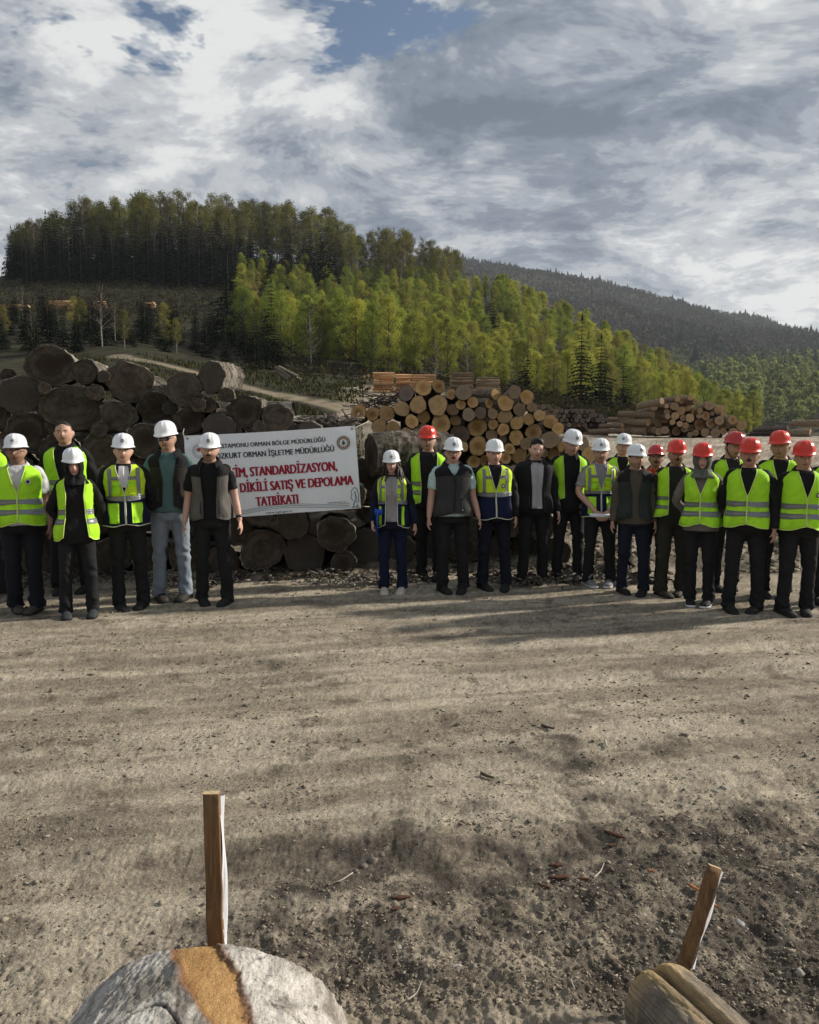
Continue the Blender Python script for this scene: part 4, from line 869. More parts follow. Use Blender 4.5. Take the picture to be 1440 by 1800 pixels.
def build_banner():
    e = empty('banner', tuple((_bc[2] + _bc[3]) / 2)); org = np.array(e.location)
    n, m = 61, 37; U, V = np.meshgrid(np.linspace(0, 1, n), np.linspace(0, 1, m))
    A = banner_point(U.ravel(), V.ravel()) - org; B = banner_point(U.ravel(), V.ravel(), -0.003) - org
    t = NT('banner_vinyl'); co = t.coord(); nz = t.noise(co, 5, 4); fine = t.noise(t.mapping(co, (1, 1, .5)), 11, 4, .6, .8)
    t.bsdf(t.mix(t.ramp(nz, [(.3, 0), (.7, 1)]), (0.84, 0.87, 0.90), (0.90, 0.92, 0.94)), 0.45, t.bump(fine, .35, .03), 0.4)
    obj('sheet', mesh_np('sheet', np.concatenate([A, B]), [gridF(m, n)[:, ::-1], gridF(m, n, off=n * m)], True), t.m, e)
    blk, red, grn, wht, brn = plain('ink_black', (0.012, 0.016, 0.028), .5, .3, .1), plain('ink_red', (0.36, 0.010, 0.035), .5, .3, .1), plain('ink_green', (0.05, 0.13, 0.14), .5, .3, .1), plain('ink_white', (0.7, 0.7, 0.7), .5, .3, .05), plain('ink_brown', (0.26, 0.13, 0.05), .5, .3, .1)
    Wm, Hm = 2.09, 1.02        # banner size in metres for lettering proportions
    def to_mesh(V, F, mat, name, off=0.006):
        V = np.asarray(V, float); q = banner_point(V[:, 0] / Wm, V[:, 1] / Hm, off) - org
        return obj(name, mesh_np(name, q, F), mat, e)
    def text(body, u, v, h, width, mat, bold=0.022, name='lettering', align='LEFT'):
        """text whose capitals are h tall with baseline at v, scaled to the width (fractions of the banner)"""
        cu = bpy.data.curves.new('t', 'FONT'); cu.body = body; cu.size = 1.0; cu.resolution_u = 3
        ob = bpy.data.objects.new('t', cu); me = ob.to_mesh(); n_ = len(me.vertices); co = np.zeros(n_ * 3); me.vertices.foreach_get('co', co); co = co.reshape(-1, 3)
        polys = [tuple(p.vertices) for p in me.polygons]; ob.to_mesh_clear(); bpy.data.objects.remove(ob); bpy.data.curves.remove(cu)
        x = (co[:, 0] - co[:, 0].min()) / (co[:, 0].max() - co[:, 0].min()) * width * Wm + u * Wm
        y = v * Hm - co[:, 1] / 0.72 * h * Hm
        dx = bold * h * Hm * 1.8; Vs, Fs, n0 = [], [], len(x)
        for q, sh in enumerate((-1, 0, 1)):
            Vs.append(banner_point((x + sh * dx) / Wm, y / Hm, .006 + .0007 * q) - org); Fs += [tuple(i + q * n0 for i in p) for p in polys]
        return obj(name, mesh_np(name, np.concatenate(Vs), Fs), mat, e)
    # the lines of the banner, in (fraction across, fraction down)
    text('KASTAMONU ORMAN BÖLGE MÜDÜRLÜĞÜ', 0.175, 0.165, 0.052, 0.645, blk)
    text('BOZKURT ORMAN İŞLETME MÜDÜRLÜĞÜ', 0.155, 0.290, 0.068, 0.712, blk)
    text('ÜRETİM, STANDARDİZASYON,', 0.155, 0.520, 0.115, 0.72, red, .034)
    text('DİKİLİ SATIŞ VE DEPOLAMA', 0.300, 0.705, 0.115, 0.665, red, .034)
    text('TATBİKATI', 0.385, 0.885, 0.115, 0.245, red, .034)
    text('www.ogm.gov.tr', 0.435, 0.985, 0.026, 0.155, blk, .012)
    text('köklerinde hayat var...', 0.805, 0.915, 0.017, 0.115, blk, .006)
    def ring(cu, cv, r0, r1, mat, name, off=0.006, a0=0, a1=6.2832, n=40):
        th = np.linspace(a0, a1, n); c = np.array([cu * Wm, cv * Hm])
        i_ = c + np.stack([np.cos(th), np.sin(th)], -1) * r0; o_ = c + np.stack([np.cos(th), np.sin(th)], -1) * r1
        to_mesh(np.concatenate([np.c_[o_, 0 * th], np.c_[i_, 0 * th]]), gridF(2, n)[:, ::-1], mat, name, off)
    def poly(pts, cu, cv, s, mat, name, off=0.007):
        p = np.array(pts, float) * s + (cu * Wm, cv * Hm); to_mesh(np.c_[p, 0 * p[:, 0]], [list(range(len(p)))[::-1]], mat, name, off)
    # round badge on the left: thin ring, red wheat-like fan, green star
    ring(.085, .19, .080, .084, blk, 'badge_ring'); ring(.085, .19, .056, .058, blk, 'badge_ring')
    for k in range(3):
        ring(.085, .205, .020 + .013 * k, .030 + .013 * k, red, 'badge_fan', .007, -2.7 + .15 * k, -0.55 - .12 * k, 14)
    for k in range(16):
        a = k * .3927; ring(.085 + .069 * math.cos(a) / Wm, .19 + .069 * math.sin(a) / Hm, .0, .004, brn, 'badge_dot', .007, n=8)
    poly([(math.sin(k * .6283) * (1 if k % 2 == 0 else .4), -math.cos(k * .6283) * (1 if k % 2 == 0 else .4)) for k in range(10)], .085, .245, .009, grn, 'badge_star')
    # round emblem on the right: brown ring, white field, green leaf
    ring(.925, .195, 0, .083, brn, 'emblem_disc', .005); ring(.925, .195, .070, .073, wht, 'emblem_ring', .0075); ring(.925, .195, 0, .048, wht, 'emblem_field', .0075); ring(.925, .195, .079, .083, blk, 'emblem_ring', .0075)
    poly([(0, -1), (.35, -.4), (.62, .1), (.5, .55), (.12, .72), (.06, 1.0), (-.06, 1.0), (-.12, .72), (-.5, .55), (-.62, .1), (-.35, -.4)], .925, .195, .036, grn, 'emblem_leaf', .0095)
    for k in range(14):
        a = k * .4488 + .1; ring(.925 + .0625 * math.cos(a) / Wm, .195 + .0625 * math.sin(a) / Hm, 0, .0045, wht, 'emblem_dot', .0075, n=7)
    # sweeping green lines and the outlined tree
    for k in range(3):
        u = np.linspace(.1, .935, 44); v = .900 + .020 * k + .035 * np.cos((u - .55) * 7) * np.exp(-((u - .5) / .42) ** 2) * -1 + .02; w = .0022
        to_mesh(np.concatenate([np.c_[u * Wm, (v * Hm) - w, 0 * u], np.c_[u * Wm, (v * Hm) + w, 0 * u]]), gridF(2, 44)[:, ::-1], grn, 'line')
    def stroke(pts, w, name, mat=grn):
        p = spline(np.c_[np.array(pts, float) * (Wm, Hm), np.zeros(len(pts))], 30); t_ = np.gradient(p, axis=0); nn = np.stack([-t_[:, 1], t_[:, 0], 0 * t_[:, 0]], -1); nn /= np.linalg.norm(nn, axis=1)[:, None] + 1e-9
        to_mesh(np.concatenate([p - nn * w, p + nn * w]), gridF(2, 30), mat, name)
    stroke([(.955, .985), (.962, .93), (.975, .88), (.972, .82), (.970, .79)], .006, 'tree_drawing')
    stroke([(.955, .90), (.945, .86), (.952, .83), (.948, .79), (.960, .76), (.972, .745), (.985, .765), (.988, .80), (.993, .83), (.988, .87), (.990, .91), (.975, .93)], .004, 'tree_drawing')
    stroke([(.945, .985), (.97, .98), (.993, .99)], .004, 'tree_drawing')
    # eyelets and the cords that hold the corners
    eye = plain('eyelet', (.25, .25, .25), .4, .5)
    for cu, cv in ((.02, .035), (.98, .035), (.98, .965)):
        ring(cu, cv, .006, .013, eye, 'eyelet', .006, n=16)
    rope = plain('pale_cord', (.45, .42, .36), .8, .2)
    for cu, cv, dx, dz in ((.02, .035, -.16, .13), (.98, .035, .18, .10), (.98, .965, .16, -.05)):
        a = banner_point(np.array([cu]), np.array([cv]), .004)[0] - org; obj('cord', Bag().add(*tube(spline([a, a + (dx * .5, .10, dz * .4), a + (dx, .42, dz)], 8), .005, 6)).mesh('cord'), rope, e)
    tag(e, 'white printed banner with red and black Turkish lettering hung on the old log pile', 'banner')
build_banner()

# ------------------------------------------------------------------ people
def sm1(xs, ys, x): # smooth interpolation of a small table
    x = np.clip(x, xs[0], xs[-1]); i = np.clip(np.searchsorted(xs, x) - 1, 0, len(xs) - 2); xs, ys = np.asarray(xs), np.asarray(ys)
    t = (x - xs[i]) / (xs[i + 1] - xs[i]); m = np.gradient(ys, xs)
    h = xs[i + 1] - xs[i]; t2, t3 = t * t, t ** 3
    return (2 * t3 - 3 * t2 + 1) * ys[i] + (t3 - 2 * t2 + t) * h * m[i] + (-2 * t3 + 3 * t2) * ys[i + 1] + (t3 - t2) * h * m[i + 1]
TZ = [0.78, 0.86, 0.94, 1.00, 1.08, 1.18, 1.28, 1.36, 1.41, 1.445, 1.475, 1.50, 1.53, 1.60]
TA = {'m': [.135, .156, .162, .156, .148, .150, .158, .166, .166, .146, .110, .076, .060, .056], 'f': [.135, .158, .165, .156, .136, .134, .142, .150, .150, .132, .098, .066, .050, .047]}
TB = {'m': [.105, .120, .124, .120, .116, .118, .124, .122, .110, .098, .082, .066, .056, .053], 'f': [.105, .122, .126, .116, .105, .110, .124, .116, .102, .090, .074, .060, .049, .046]}
NECK = Vector((0, -.005, 1.52))
class Fig:
    """measures of one figure, built for 1.75 m and scaled by the parent"""
    def __init__(s, d):
        s.d = d; s.sex = d.get('sex', 'm'); s.bw = d.get('build', 1.0); s.belly = d.get('belly', 0.0); s.seed = d['seed']
        s.rs = np.random.RandomState(s.seed); q = np.random.RandomState(s.seed + 1)
        s.hm = (Matrix.Translation(NECK) @ Matrix.Rotation(d.get('turn', q.normal() * .16), 4, 'Z') @ Matrix.Rotation(q.normal() * .05, 4, 'Y') @ Matrix.Rotation(q.normal() * .05 + .02, 4, 'X') @ Matrix.Translation(-NECK))
    def ht(s, V, inv=False):
        M = np.array(s.hm.inverted() if inv else s.hm); return np.asarray(V) @ M[:3, :3].T + M[:3, 3]
    def ab(s, z):
        z = np.asarray(z, float); k = 1 + (s.bw - 1) * (1 - smooth(1.44, 1.52, z))
        a = sm1(TZ, TA[s.sex], z) * k; b = sm1(TZ, TB[s.sex], z) * k; return a, b
    def torso(s, z, th, off, fold=0.0):
        """point on the trunk at height z, angle th (0 = front), pushed out by off"""
        z, th, off = np.broadcast_arrays(np.asarray(z, float), np.asarray(th, float), np.asarray(off, float))
        a, b = s.ab(z); f = s.belly * np.exp(-((z - 1.03) / .13) ** 2) * np.clip(np.cos(th), 0, 1)
        bust = (0.028 * np.exp(-((z - 1.25) / .07) ** 2) * np.exp(-((np.abs(th) - .5) / .35) ** 2)) if s.sex == 'f' else 0
        n = 2.5; sn, cs = np.sin(th), np.cos(th)
        x = (a + off) * np.sign(sn) * np.abs(sn) ** (2 / n); y = -(b + off + f + bust) * np.sign(cs) * np.abs(cs) ** (2 / n)
        y = y + 0.012 - 0.010 * smooth(1.40, 1.55, z)
        if fold:
            w = fbm(np.stack([np.cos(th).ravel() * 2.2 + s.seed, np.sin(th).ravel() * 2.2, z.ravel() * 5.5], -1), 3).reshape(z.shape) * fold
            hang = np.clip((1.40 - z) / .5, 0, 1); w = w + hang * (.010 + .0065 * np.sin(th * 6 + s.seed * 1.7 + 3 * np.sin(z * 7 + s.seed)) + .004 * np.sin(th * 13 + s.seed + z * 5))
            x = x + w * sn; y = y - w * cs
        return np.stack([x, y, z], -1)
    def th_at(s, x, z, off):
        a, _ = s.ab(z); return np.arcsin(np.clip(np.abs(x) / (a + off), 0, .999) ** (2.5 / 2)) * np.sign(x)
    def arms(s):
        if getattr(s, '_arms', None): return s._arms
        k = s.bw; sh = .160 * (1 if s.sex == 'm' else .9) * (0.5 + 0.5 * k); out = []
        pose = s.d.get('arms', 'down')
        for sg, ps in ((-1, pose[0] if isinstance(pose, tuple) else pose), (1, pose[1] if isinstance(pose, tuple) else pose)):
            j = s.rs.normal(size=4) * .012; k2 = .04 * (k - 1) * 3
            S = np.array([sg * sh, .012, 1.405])
            if ps == 'down': E, Wr = (sg * (.236 + k2 + j[0]), .025 + j[1], 1.125), (sg * (.266 + k2 + j[2]), -.05 + j[3], .885)
            elif ps == 'back': E, Wr = (sg * (.240 + k2 + j[0]), .075, 1.145), (sg * (.11 + j[2]), .185 + s.belly * .2, .965)
            elif ps == 'clasp': E, Wr = (sg * .250, -.005, 1.15), (sg * .075, -.205, .93)
            elif ps == 'hold': E, Wr = (sg * .240, .03, 1.13), (sg * .240, -.11, .915)
            elif ps == 'pocket': E, Wr = (sg * .30, .05, 1.14), (sg * .20, -.04, .93)
            E, Wr = np.array(E), np.array(Wr)
            if ps == 'down': ax_ = s.d.get('armx', .93); E[0] = S[0] + (E[0] - S[0]) * ax_; Wr[0] = S[0] + (Wr[0] - S[0]) * ax_
            out.append((sg, ps, S, E, Wr))
        s._arms = out; return out
    def legs(s):
        st = s.d.get('stance', .0); out = []
        for sg in (-1, 1):
            o = s.d.get('foot', (0, 0))[0 if sg < 0 else 1]
            out.append((sg, np.array([sg * .088 * s.bw, .01, .90]), np.array([sg * (.098 + st * .6), -.012 + o * .5, .49]), np.array([sg * (.105 + st), .03 + o, .085])))
        return out
def seg_tube(pts, rad, n=14, seg=12, ell=1.0):
    P_ = spline(pts, n); r = np.interp(np.linspace(0, 1, n), np.linspace(0, 1, len(rad)), rad); return tube(P_, r, seg, True, ell)
def hand(bag, Wr, Eb, sg, pose):
    """palm and five bent fingers on the wrist"""
    d = Wr - Eb; d /= np.linalg.norm(d)
    if pose == 'clasp': d = np.array([-sg * .75, -.25, -.6]); d /= np.linalg.norm(d)
    inward = np.array([-sg * 1.0, 0.25, 0.0]) if pose != 'clasp' else np.array([0, 1.0, -.3]); inward -= d * (inward @ d); inward /= np.linalg.norm(inward)
    side = np.cross(d, inward) * (1 if sg > 0 else -1)            # across the palm, thumb side forward
    if side[1] > 0: side = -side
    c = Wr
    bag.add(*palm(c, d, side, inward))
    curl = 0.55 if pose in ('down', 'back', 'pocket') else 1.2
    for k, (w, L, r) in enumerate(((.028, .072, .0088), (.010, .080, .0092), (-.009, .075, .0088), (-.027, .060, .0080))):
        b0 = c + d * .085 + side * w; p = [b0 - d * .02, b0]; a = .12
        for q in range(3):
            a += curl * (.22 + .22 * q) + .03 * k; p.append(p[-1] + (d * math.cos(a) + inward * math.sin(a)) * L * (.45, .32, .25)[q])
        bag.add(*tube(spline(p, 8), np.linspace(r * 1.08, r * .8, 8), 7))
    t0 = c + d * .025 + side * .030; t1 = t0 + (side * .6 + d * .8) * .035; t2 = t1 + (side * .15 + d * .9 + inward * .45) * .034; t3 = t2 + (d * .85 + inward * .6) * .024
    bag.add(*tube(spline([t0 - side * .012, t0, t1, t2, t3], 8), np.linspace(.0135, .0088, 8), 7))
def palm(c, d, side, inward):
    V = []
    for t, w, h in ((-.012, .024, .019), (.02, .033, .017), (.05, .040, .0155), (.08, .041, .013), (.098, .036, .010)):
        th = np.linspace(0, 2 * np.pi, 12, endpoint=False)
        V.append(c + d * t + np.cos(th)[:, None] * side * w + np.sin(th)[:, None] * inward * h)
    n = len(V); V = np.concatenate(V); k = np.arange(12); k2 = (k + 1) % 12; m = len(V)
    V = np.concatenate([V, [c - d * .012], [c + d * .1]])
    return V, [gridF(n, 12, True), np.stack([np.full(12, m), k2, k], -1), np.stack([np.full(12, m + 1), (n - 1) * 12 + k, (n - 1) * 12 + k2], -1)]
HC = np.array([0, -.026, 1.618])          # head centre
def head_surface(th, ph, fig):
    """th 0 = front, ph -pi/2..pi/2; skull, jaw, brow, nose, lips"""
    th, ph = np.broadcast_arrays(th, ph); ct, st, cp, sp_ = np.cos(th), np.sin(th), np.cos(ph), np.sin(ph)
    f = fig.sex == 'f'; w = (.074 if f else .080) * fig.d.get('face', 1.0); z = .118 * sp_
    low = smooth(0.0, -.118, z)
    jaw = 1 - (.32 if f else .20) * low ** 1.3
    x = w * st * cp ** .82 * jaw; y = -np.where(ct > 0, .094, .100) * ct * cp ** .85
    y = np.where(ct < 0, y * (1 - .42 * low), y * (1 + .04 * low))
    fr = np.clip(ct, 0, 1) * cp
    g = lambda x0, z0, sx, sz: np.exp(-((np.abs(x) - x0) / sx) ** 2 - ((z - z0) / sz) ** 2) * fr
    y = y - .034 * g(0, -.020, .012, .015) - .018 * g(0, .002, .009, .022) - .006 * g(.028, .030, .022, .008) + .011 * g(.031, .010, .016, .011)
    y = y - .006 * g(.034, -.022, .018, .016) - .007 * g(0, -.052, .020, .007) + .004 * g(0, -.068, .016, .005) - .014 * g(0, -.094, .024, .015) + .003 * g(.03, -.058, .014, .02)
    return np.stack([x, y, z], -1) + HC
def face_y(fig, x, z):
    """depth of the face at (x, z) relative to the head centre"""
    ph = np.arcsin(np.clip(np.asarray(z) / .118, -.99, .99)); th = np.full_like(np.asarray(x, float), 0.0)
    for _ in range(14):
        q = head_surface(th, ph, fig)[..., 0]; th = np.clip(th + (np.asarray(x) - q) / .08, -1.5, 1.5)
    return head_surface(th, ph, fig)
def body_pieces(fig):
    bag = Bag(); d = fig.d
    # trunk
    zz = np.linspace(.90, 1.575, 24); th = np.linspace(0, 2 * np.pi, 28, endpoint=False)
    V = fig.torso(zz[:, None], th[None], (-.03 * (1 - smooth(.9, 1.05, zz)))[:, None]).reshape(-1, 3); n = len(V); k = np.arange(28); k2 = (k + 1) % 28
    V = np.concatenate([V, [[0, 0, .90]], [[0, -.02, 1.575]]]); bag.add(V, [gridF(24, 28, True), np.stack([np.full(28, n), k2, k], -1), np.stack([np.full(28, n + 1), 23 * 28 + k, 23 * 28 + k2], -1)])
    # head
    ph = np.linspace(-np.pi / 2 + .05, np.pi / 2 - .05, 26); th = np.linspace(-np.pi, np.pi, 40, endpoint=False)
    H = head_surface(th[None], ph[:, None], fig).reshape(-1, 3); n = len(H); k = np.arange(40); k2 = (k + 1) % 40
    H = np.concatenate([H, [HC + (0, -.03, -.118)], [HC + (0, 0, .118)]]); bag.add(fig.ht(H), [gridF(26, 40, True), np.stack([np.full(40, n), k2, k], -1), np.stack([np.full(40, n + 1), 25 * 40 + k, 25 * 40 + k2], -1)])
    for sg in (-1, 1):   # ears
        c = HC + (sg * .078 * d.get('face', 1.0), .012, -.004); bag.add(*tube(fig.ht([c + (0, .004, -.030), c + (sg * .008, 0, -.012), c + (sg * .012, 0, .012), c + (sg * .006, .004, .030)]), [.006, .012, .014, .007], 8, True, .8))
    for sg, ps, S, E, Wr in fig.arms():
        k = .5 + .5 * fig.bw; f = .86 if fig.sex == 'f' else 1
        bag.add(*seg_tube([S + (-sg * .03, 0, .01), S, (S + E) / 2 + (sg * .012, 0, 0), E, (E * .55 + Wr * .45), Wr], np.array([.055, .058, .050, .041, .040, .027]) * k * f, 18)); hand(bag, Wr, E, sg, ps)
    for sg, Hp, K, A in fig.legs():
        bag.add(*seg_tube([Hp + (0, 0, .02), Hp + (0, 0, -.08), (Hp + K) / 2, K, (K * .7 + A * .3) + (0, .012, 0), A], np.array([.070, .078, .066, .050, .046, .033]) * fig.bw, 14, 10)); bag.add(*tube([A + (0, .03, -.035), A + (0, -.02, -.04), A + (0, -.07, -.048)], [.024, .026, .018], 8))
    return bag
def top_pieces(fig, sleeve, off, z0):
    bag = Bag(); nz = 22; zz = np.linspace(z0, 1.50, nz); th = np.linspace(0, 2 * np.pi, 32, endpoint=False)
    V = fig.torso(zz[:, None], th[None], (off * (1 - .55 * smooth(1.42, 1.5, zz)) + .014 * smooth(1.10, .96, zz))[:, None]).reshape(-1, 3); n = len(V); k = np.arange(32); k2 = (k + 1) % 32
    V = np.concatenate([V, [[0, 0, z0]], [[0, -.01, 1.505]]]); bag.add(V, [gridF(nz, 32, True), np.stack([np.full(32, n), k2, k], -1), np.stack([np.full(32, n + 1), (nz - 1) * 32 + k, (nz - 1) * 32 + k2], -1)])
    for sg, ps, S, E, Wr in fig.arms():
        k = .5 + .5 * fig.bw; f = .9 if fig.sex == 'f' else 1
        if sleeve == 'long': pts = [S + (-sg * .04, 0, .015), S + (-sg * .004, 0, 0), (S + E) / 2 + (sg * .012, 0, 0), E, (E * .5 + Wr * .5), Wr + (Wr - E) * .01]; rad = np.array([.058, .062, .055, .049, .045, .036]) * k * f + off * .45
        else:
            end = S + (E - S) * .72; pts = [S + (-sg * .04, 0, .015), S + (-sg * .004, 0, 0), (S + end) / 2 + (sg * .01, 0, 0), end]; rad = np.array([.056, .061, .060, .060]) * k * f + off * .4
        bag.add(*seg_tube(pts, rad, 16))
    return bag
def leg_pieces(fig, loose):
    bag = Bag(); zz = np.linspace(.82, 1.03, 9); th = np.linspace(0, 2 * np.pi, 28, endpoint=False)
    V = fig.torso(zz[:, None], th[None], .010).reshape(-1, 3); n = len(V); k = np.arange(28); k2 = (k + 1) % 28
    V = np.concatenate([V, [[0, 0, .81]], [[0, 0, 1.03]]]); bag.add(V, [gridF(9, 28, True), np.stack([np.full(28, n), k2, k], -1), np.stack([np.full(28, n + 1), 8 * 28 + k, 8 * 28 + k2], -1)])
    for sg, Hp, K, A in fig.legs():
        bag.add(*seg_tube([Hp + (0, 0, .04), Hp + (0, 0, -.06), (Hp + K) / 2, K, (K * .5 + A * .5), A + (0, -.005, -.035)], np.array([.085, .096, .084, .066, .062, .060 + loose]) * (.6 + .4 * fig.bw) + loose * .3, 18, 14))
    return bag
_queue = []
_tmp = bpy.data.scenes.new('remesh_bench')
def queue_remesh(bag, voxel, done):
    """closed overlapping pieces become one continuous skin; done(verts, normals, faces) receives it later"""
    ob = bpy.data.objects.new('q', bag.mesh('q')); _tmp.collection.objects.link(ob)
    m = ob.modifiers.new('r', 'REMESH'); m.mode = 'VOXEL'; m.voxel_size = voxel; m.use_smooth_shade = True
    sm = ob.modifiers.new('s', 'SMOOTH'); sm.factor = .5; sm.iterations = 2
    _queue.append((ob, done))
def run_remesh():
    vl = _tmp.view_layers[0]; vl.update(); dg = vl.depsgraph
    for ob, done in _queue:
        ev = ob.evaluated_get(dg); me = bpy.data.meshes.new_from_object(ev); n = len(me.vertices)
        co = np.zeros(n * 3, np.float32); me.vertices.foreach_get('co', co); nr = np.zeros(n * 3, np.float32); me.vertices.foreach_get('normal', nr)
        done(me, co.reshape(-1, 3).astype(float), nr.reshape(-1, 3).astype(float))
    for ob, _ in _queue:
        m = ob.data; bpy.data.objects.remove(ob); bpy.data.meshes.remove(m)
    _queue.clear(); bpy.data.scenes.remove(_tmp)
def set_co(me, co):
    me.vertices.foreach_set('co', np.asarray(co, np.float32).ravel()); me.polygons.foreach_set('use_smooth', np.ones(len(me.polygons), bool)); me.update()

# ---- materials for people
def skin_material():
    t = NT('skin'); c = t.attr('tone', 'Color'); co = t.coord(); n = t.noise(co, 40, 3)
    c = t.mix(1.0, c, t.ramp(n, [(.3, .92), (.7, 1.08)]), 'MULTIPLY'); t.bsdf(c, .55, None, .35); return t.m
SKIN = skin_material()
NEON = fabric('hi_vis_fabric', (0.40, 0.78, 0.030), .75, .8); NEON_Y = fabric('hi_vis_yellow_fabric', (0.58, 0.82, 0.030), .75, .7)
REFL = plain('reflective_tape', (0.20, 0.21, 0.215), .35, .5, .2, 60); PIPE = plain('pale_piping', (0.60, 0.78, 0.20), .6, .3, .05); PIPE_W = plain('white_piping', (0.62, 0.64, 0.50), .6, .3, .05)
NAVY = fabric('navy_panel', (0.008, 0.012, 0.040)); HAT_W = plain('white_helmet_plastic', (0.80, 0.82, 0.84), .28, .5, .03, 8); HAT_R = plain('red_helmet_plastic', (0.66, 0.035, 0.015), .28, .5, .05, 8); HAT_Y = plain('yellow_helmet_plastic', (0.75, 0.40, 0.02), .3, .5, .05, 8)
HAT_D = plain('dark_red_helmet_plastic', (0.46, 0.020, 0.018), .22, .55, .05, 8)
INK = plain('emblem_ink', (0.03, 0.035, 0.04), .5, .3); INK_W = plain('emblem_white', (0.6, 0.62, 0.6), .5, .3); HAIRM = plain('dark_hair', (0.012, 0.009, 0.007), .6, .35, .3, 60, .4); HAIR_BR = plain('brown_hair', (0.030, 0.016, 0.011), .5, .35, .3, 50, .5)
EYE_W = plain('eye_white', (.45, .42, .40), .3, .5, .02); EYE_D = plain('iris', (.012, .008, .006), .15, .6, .02); LENS = plain('dark_lens', (.006, .006, .008), .06, .6, .02); FRAME_M = plain('spectacle_frame', (.01, .01, .012), .3, .5, .02)
SOLE_D = plain('dark_sole', (.02, .02, .02), .8, .2); SOLE_W = plain('white_sole', (.6, .6, .6), .7, .3); METAL = plain('steel', (.45, .45, .47), .3, .6, .05)

def shell(fig, name, mat, parent, z0, z1, x_in, off, side, fold, hem=0.0, nz=16, nt=14, th_end=np.pi, thick=.004):
    """one half of an open garment: from the front edge x_in(z) round to the back"""
    zt = np.linspace(0, 1, nz)[:, None]; tt = np.linspace(0, 1, nt)[None]; zr = z0 + (z1 - z0) * zt
    th0 = fig.th_at(np.maximum(x_in(zr), .002), zr, off); th = th0 + (th_end - th0) * tt
    round_ = hem * np.exp(-(tt / .10) ** 2) * (1 - zt) ** 2                      # rounded front corner at the hem
    z = zr + round_ + .010 * np.sin(th * 2 + fig.seed) * (1 - zt)
    o = off * (1 - .45 * smooth(1.42, 1.5, z)) + .016 * smooth(1.12, .97, z)
    V = fig.torso(z, th, o, fold); W_ = fig.torso(z, th, o - thick, fold)
    if side < 0: V[..., 0] *= -1; W_[..., 0] *= -1
    V = V.reshape(-1, 3); W_ = W_.reshape(-1, 3); g = gridF(nz, nt); n = nz * nt
    g1, g2 = (g, g[:, ::-1]) if side > 0 else (g[:, ::-1], g)
    edge = lambda idx: np.stack([idx[:-1], idx[1:], idx[1:] + n, idx[:-1] + n], -1).astype(np.int32)
    col0 = np.arange(nz) * nt; row0 = np.arange(nt); rowN = (nz - 1) * nt + np.arange(nt)
    return np.concatenate([V, W_]), [g1, g2 + n, edge(col0), edge(row0), edge(rowN)], V.reshape(nz, nt, 3)
def patch(fig, x0, x1, z0, z1, off, side, fold, nx=8, nz=4, slant=0.0):
    """a flat piece sewn on the trunk's front: x0..x1 from the middle outward, z0..z1"""
    xs = np.linspace(x0, x1, nx)[None]; zs = np.linspace(z0, z1, nz)[:, None] + slant * (xs - x0)
    xs, zs = np.broadcast_arrays(xs, zs); o = off * (1 - .45 * smooth(1.42, 1.5, zs)) + .016 * smooth(1.12, .97, zs); th = fig.th_at(xs, zs, o)
    V = fig.torso(zs, th, o, fold).reshape(-1, 3); W_ = fig.torso(zs, th, o - .005, fold).reshape(-1, 3)
    if side < 0: V[:, 0] *= -1; W_[:, 0] *= -1
    g = gridF(nz, nx); n = len(V); rim = np.concatenate([np.arange(nx), np.arange(1, nz) * nx + nx - 1, (nz - 1) * nx + np.arange(nx - 2, -1, -1), np.arange(nz - 2, -1, -1) * nx])
    e = np.stack([rim[:-1], rim[1:], rim[1:] + n, rim[:-1] + n], -1).astype(np.int32)
    return np.concatenate([V, W_]), [g if side > 0 else g[:, ::-1], (g[:, ::-1] if side > 0 else g) + n, e]
def wrap(fig, z0, z1, off, fold, x_in, sides=(-1, 1), nt=26, dz=0.0):
    """tape that runs round the trunk from front edge to front edge"""
    bag = Bag()
    for sd_ in sides:
        V, F, _ = shell(fig, '', None, None, z0, z1, x_in, off, sd_, fold, 0, 3, nt, np.pi, .005); bag.add(V, F)
    return bag
def disc(fig, x, z, r, off, fold, ring=False):
    th = np.linspace(0, 2 * np.pi, 17)[:-1]; rr = np.array([r, r * .55])[:, None]
    xs = x + rr * np.cos(th); zs = z + rr * np.sin(th); o = off; t_ = fig.th_at(xs, zs, o); V = fig.torso(zs, t_, o, fold).reshape(-1, 3)
    c = fig.torso(np.array([z]), fig.th_at(np.array([x]), np.array([z]), o), o, fold).reshape(1, 3); k = np.arange(16); k2 = (k + 1) % 16
    F = [np.stack([k, k2, 16 + k2, 16 + k], -1).astype(np.int32)]
    if not ring: F.append(np.stack([16 + k, 16 + k2, np.full(16, 32)], -1).astype(np.int32))
    return np.concatenate([V, c]), F
def add_part(name, vf, mat, parent, sm=True):
    me = vf.mesh(name, sm) if isinstance(vf, Bag) else mesh_np(name, vf[0], vf[1], sm); return obj(name, me, mat, parent)

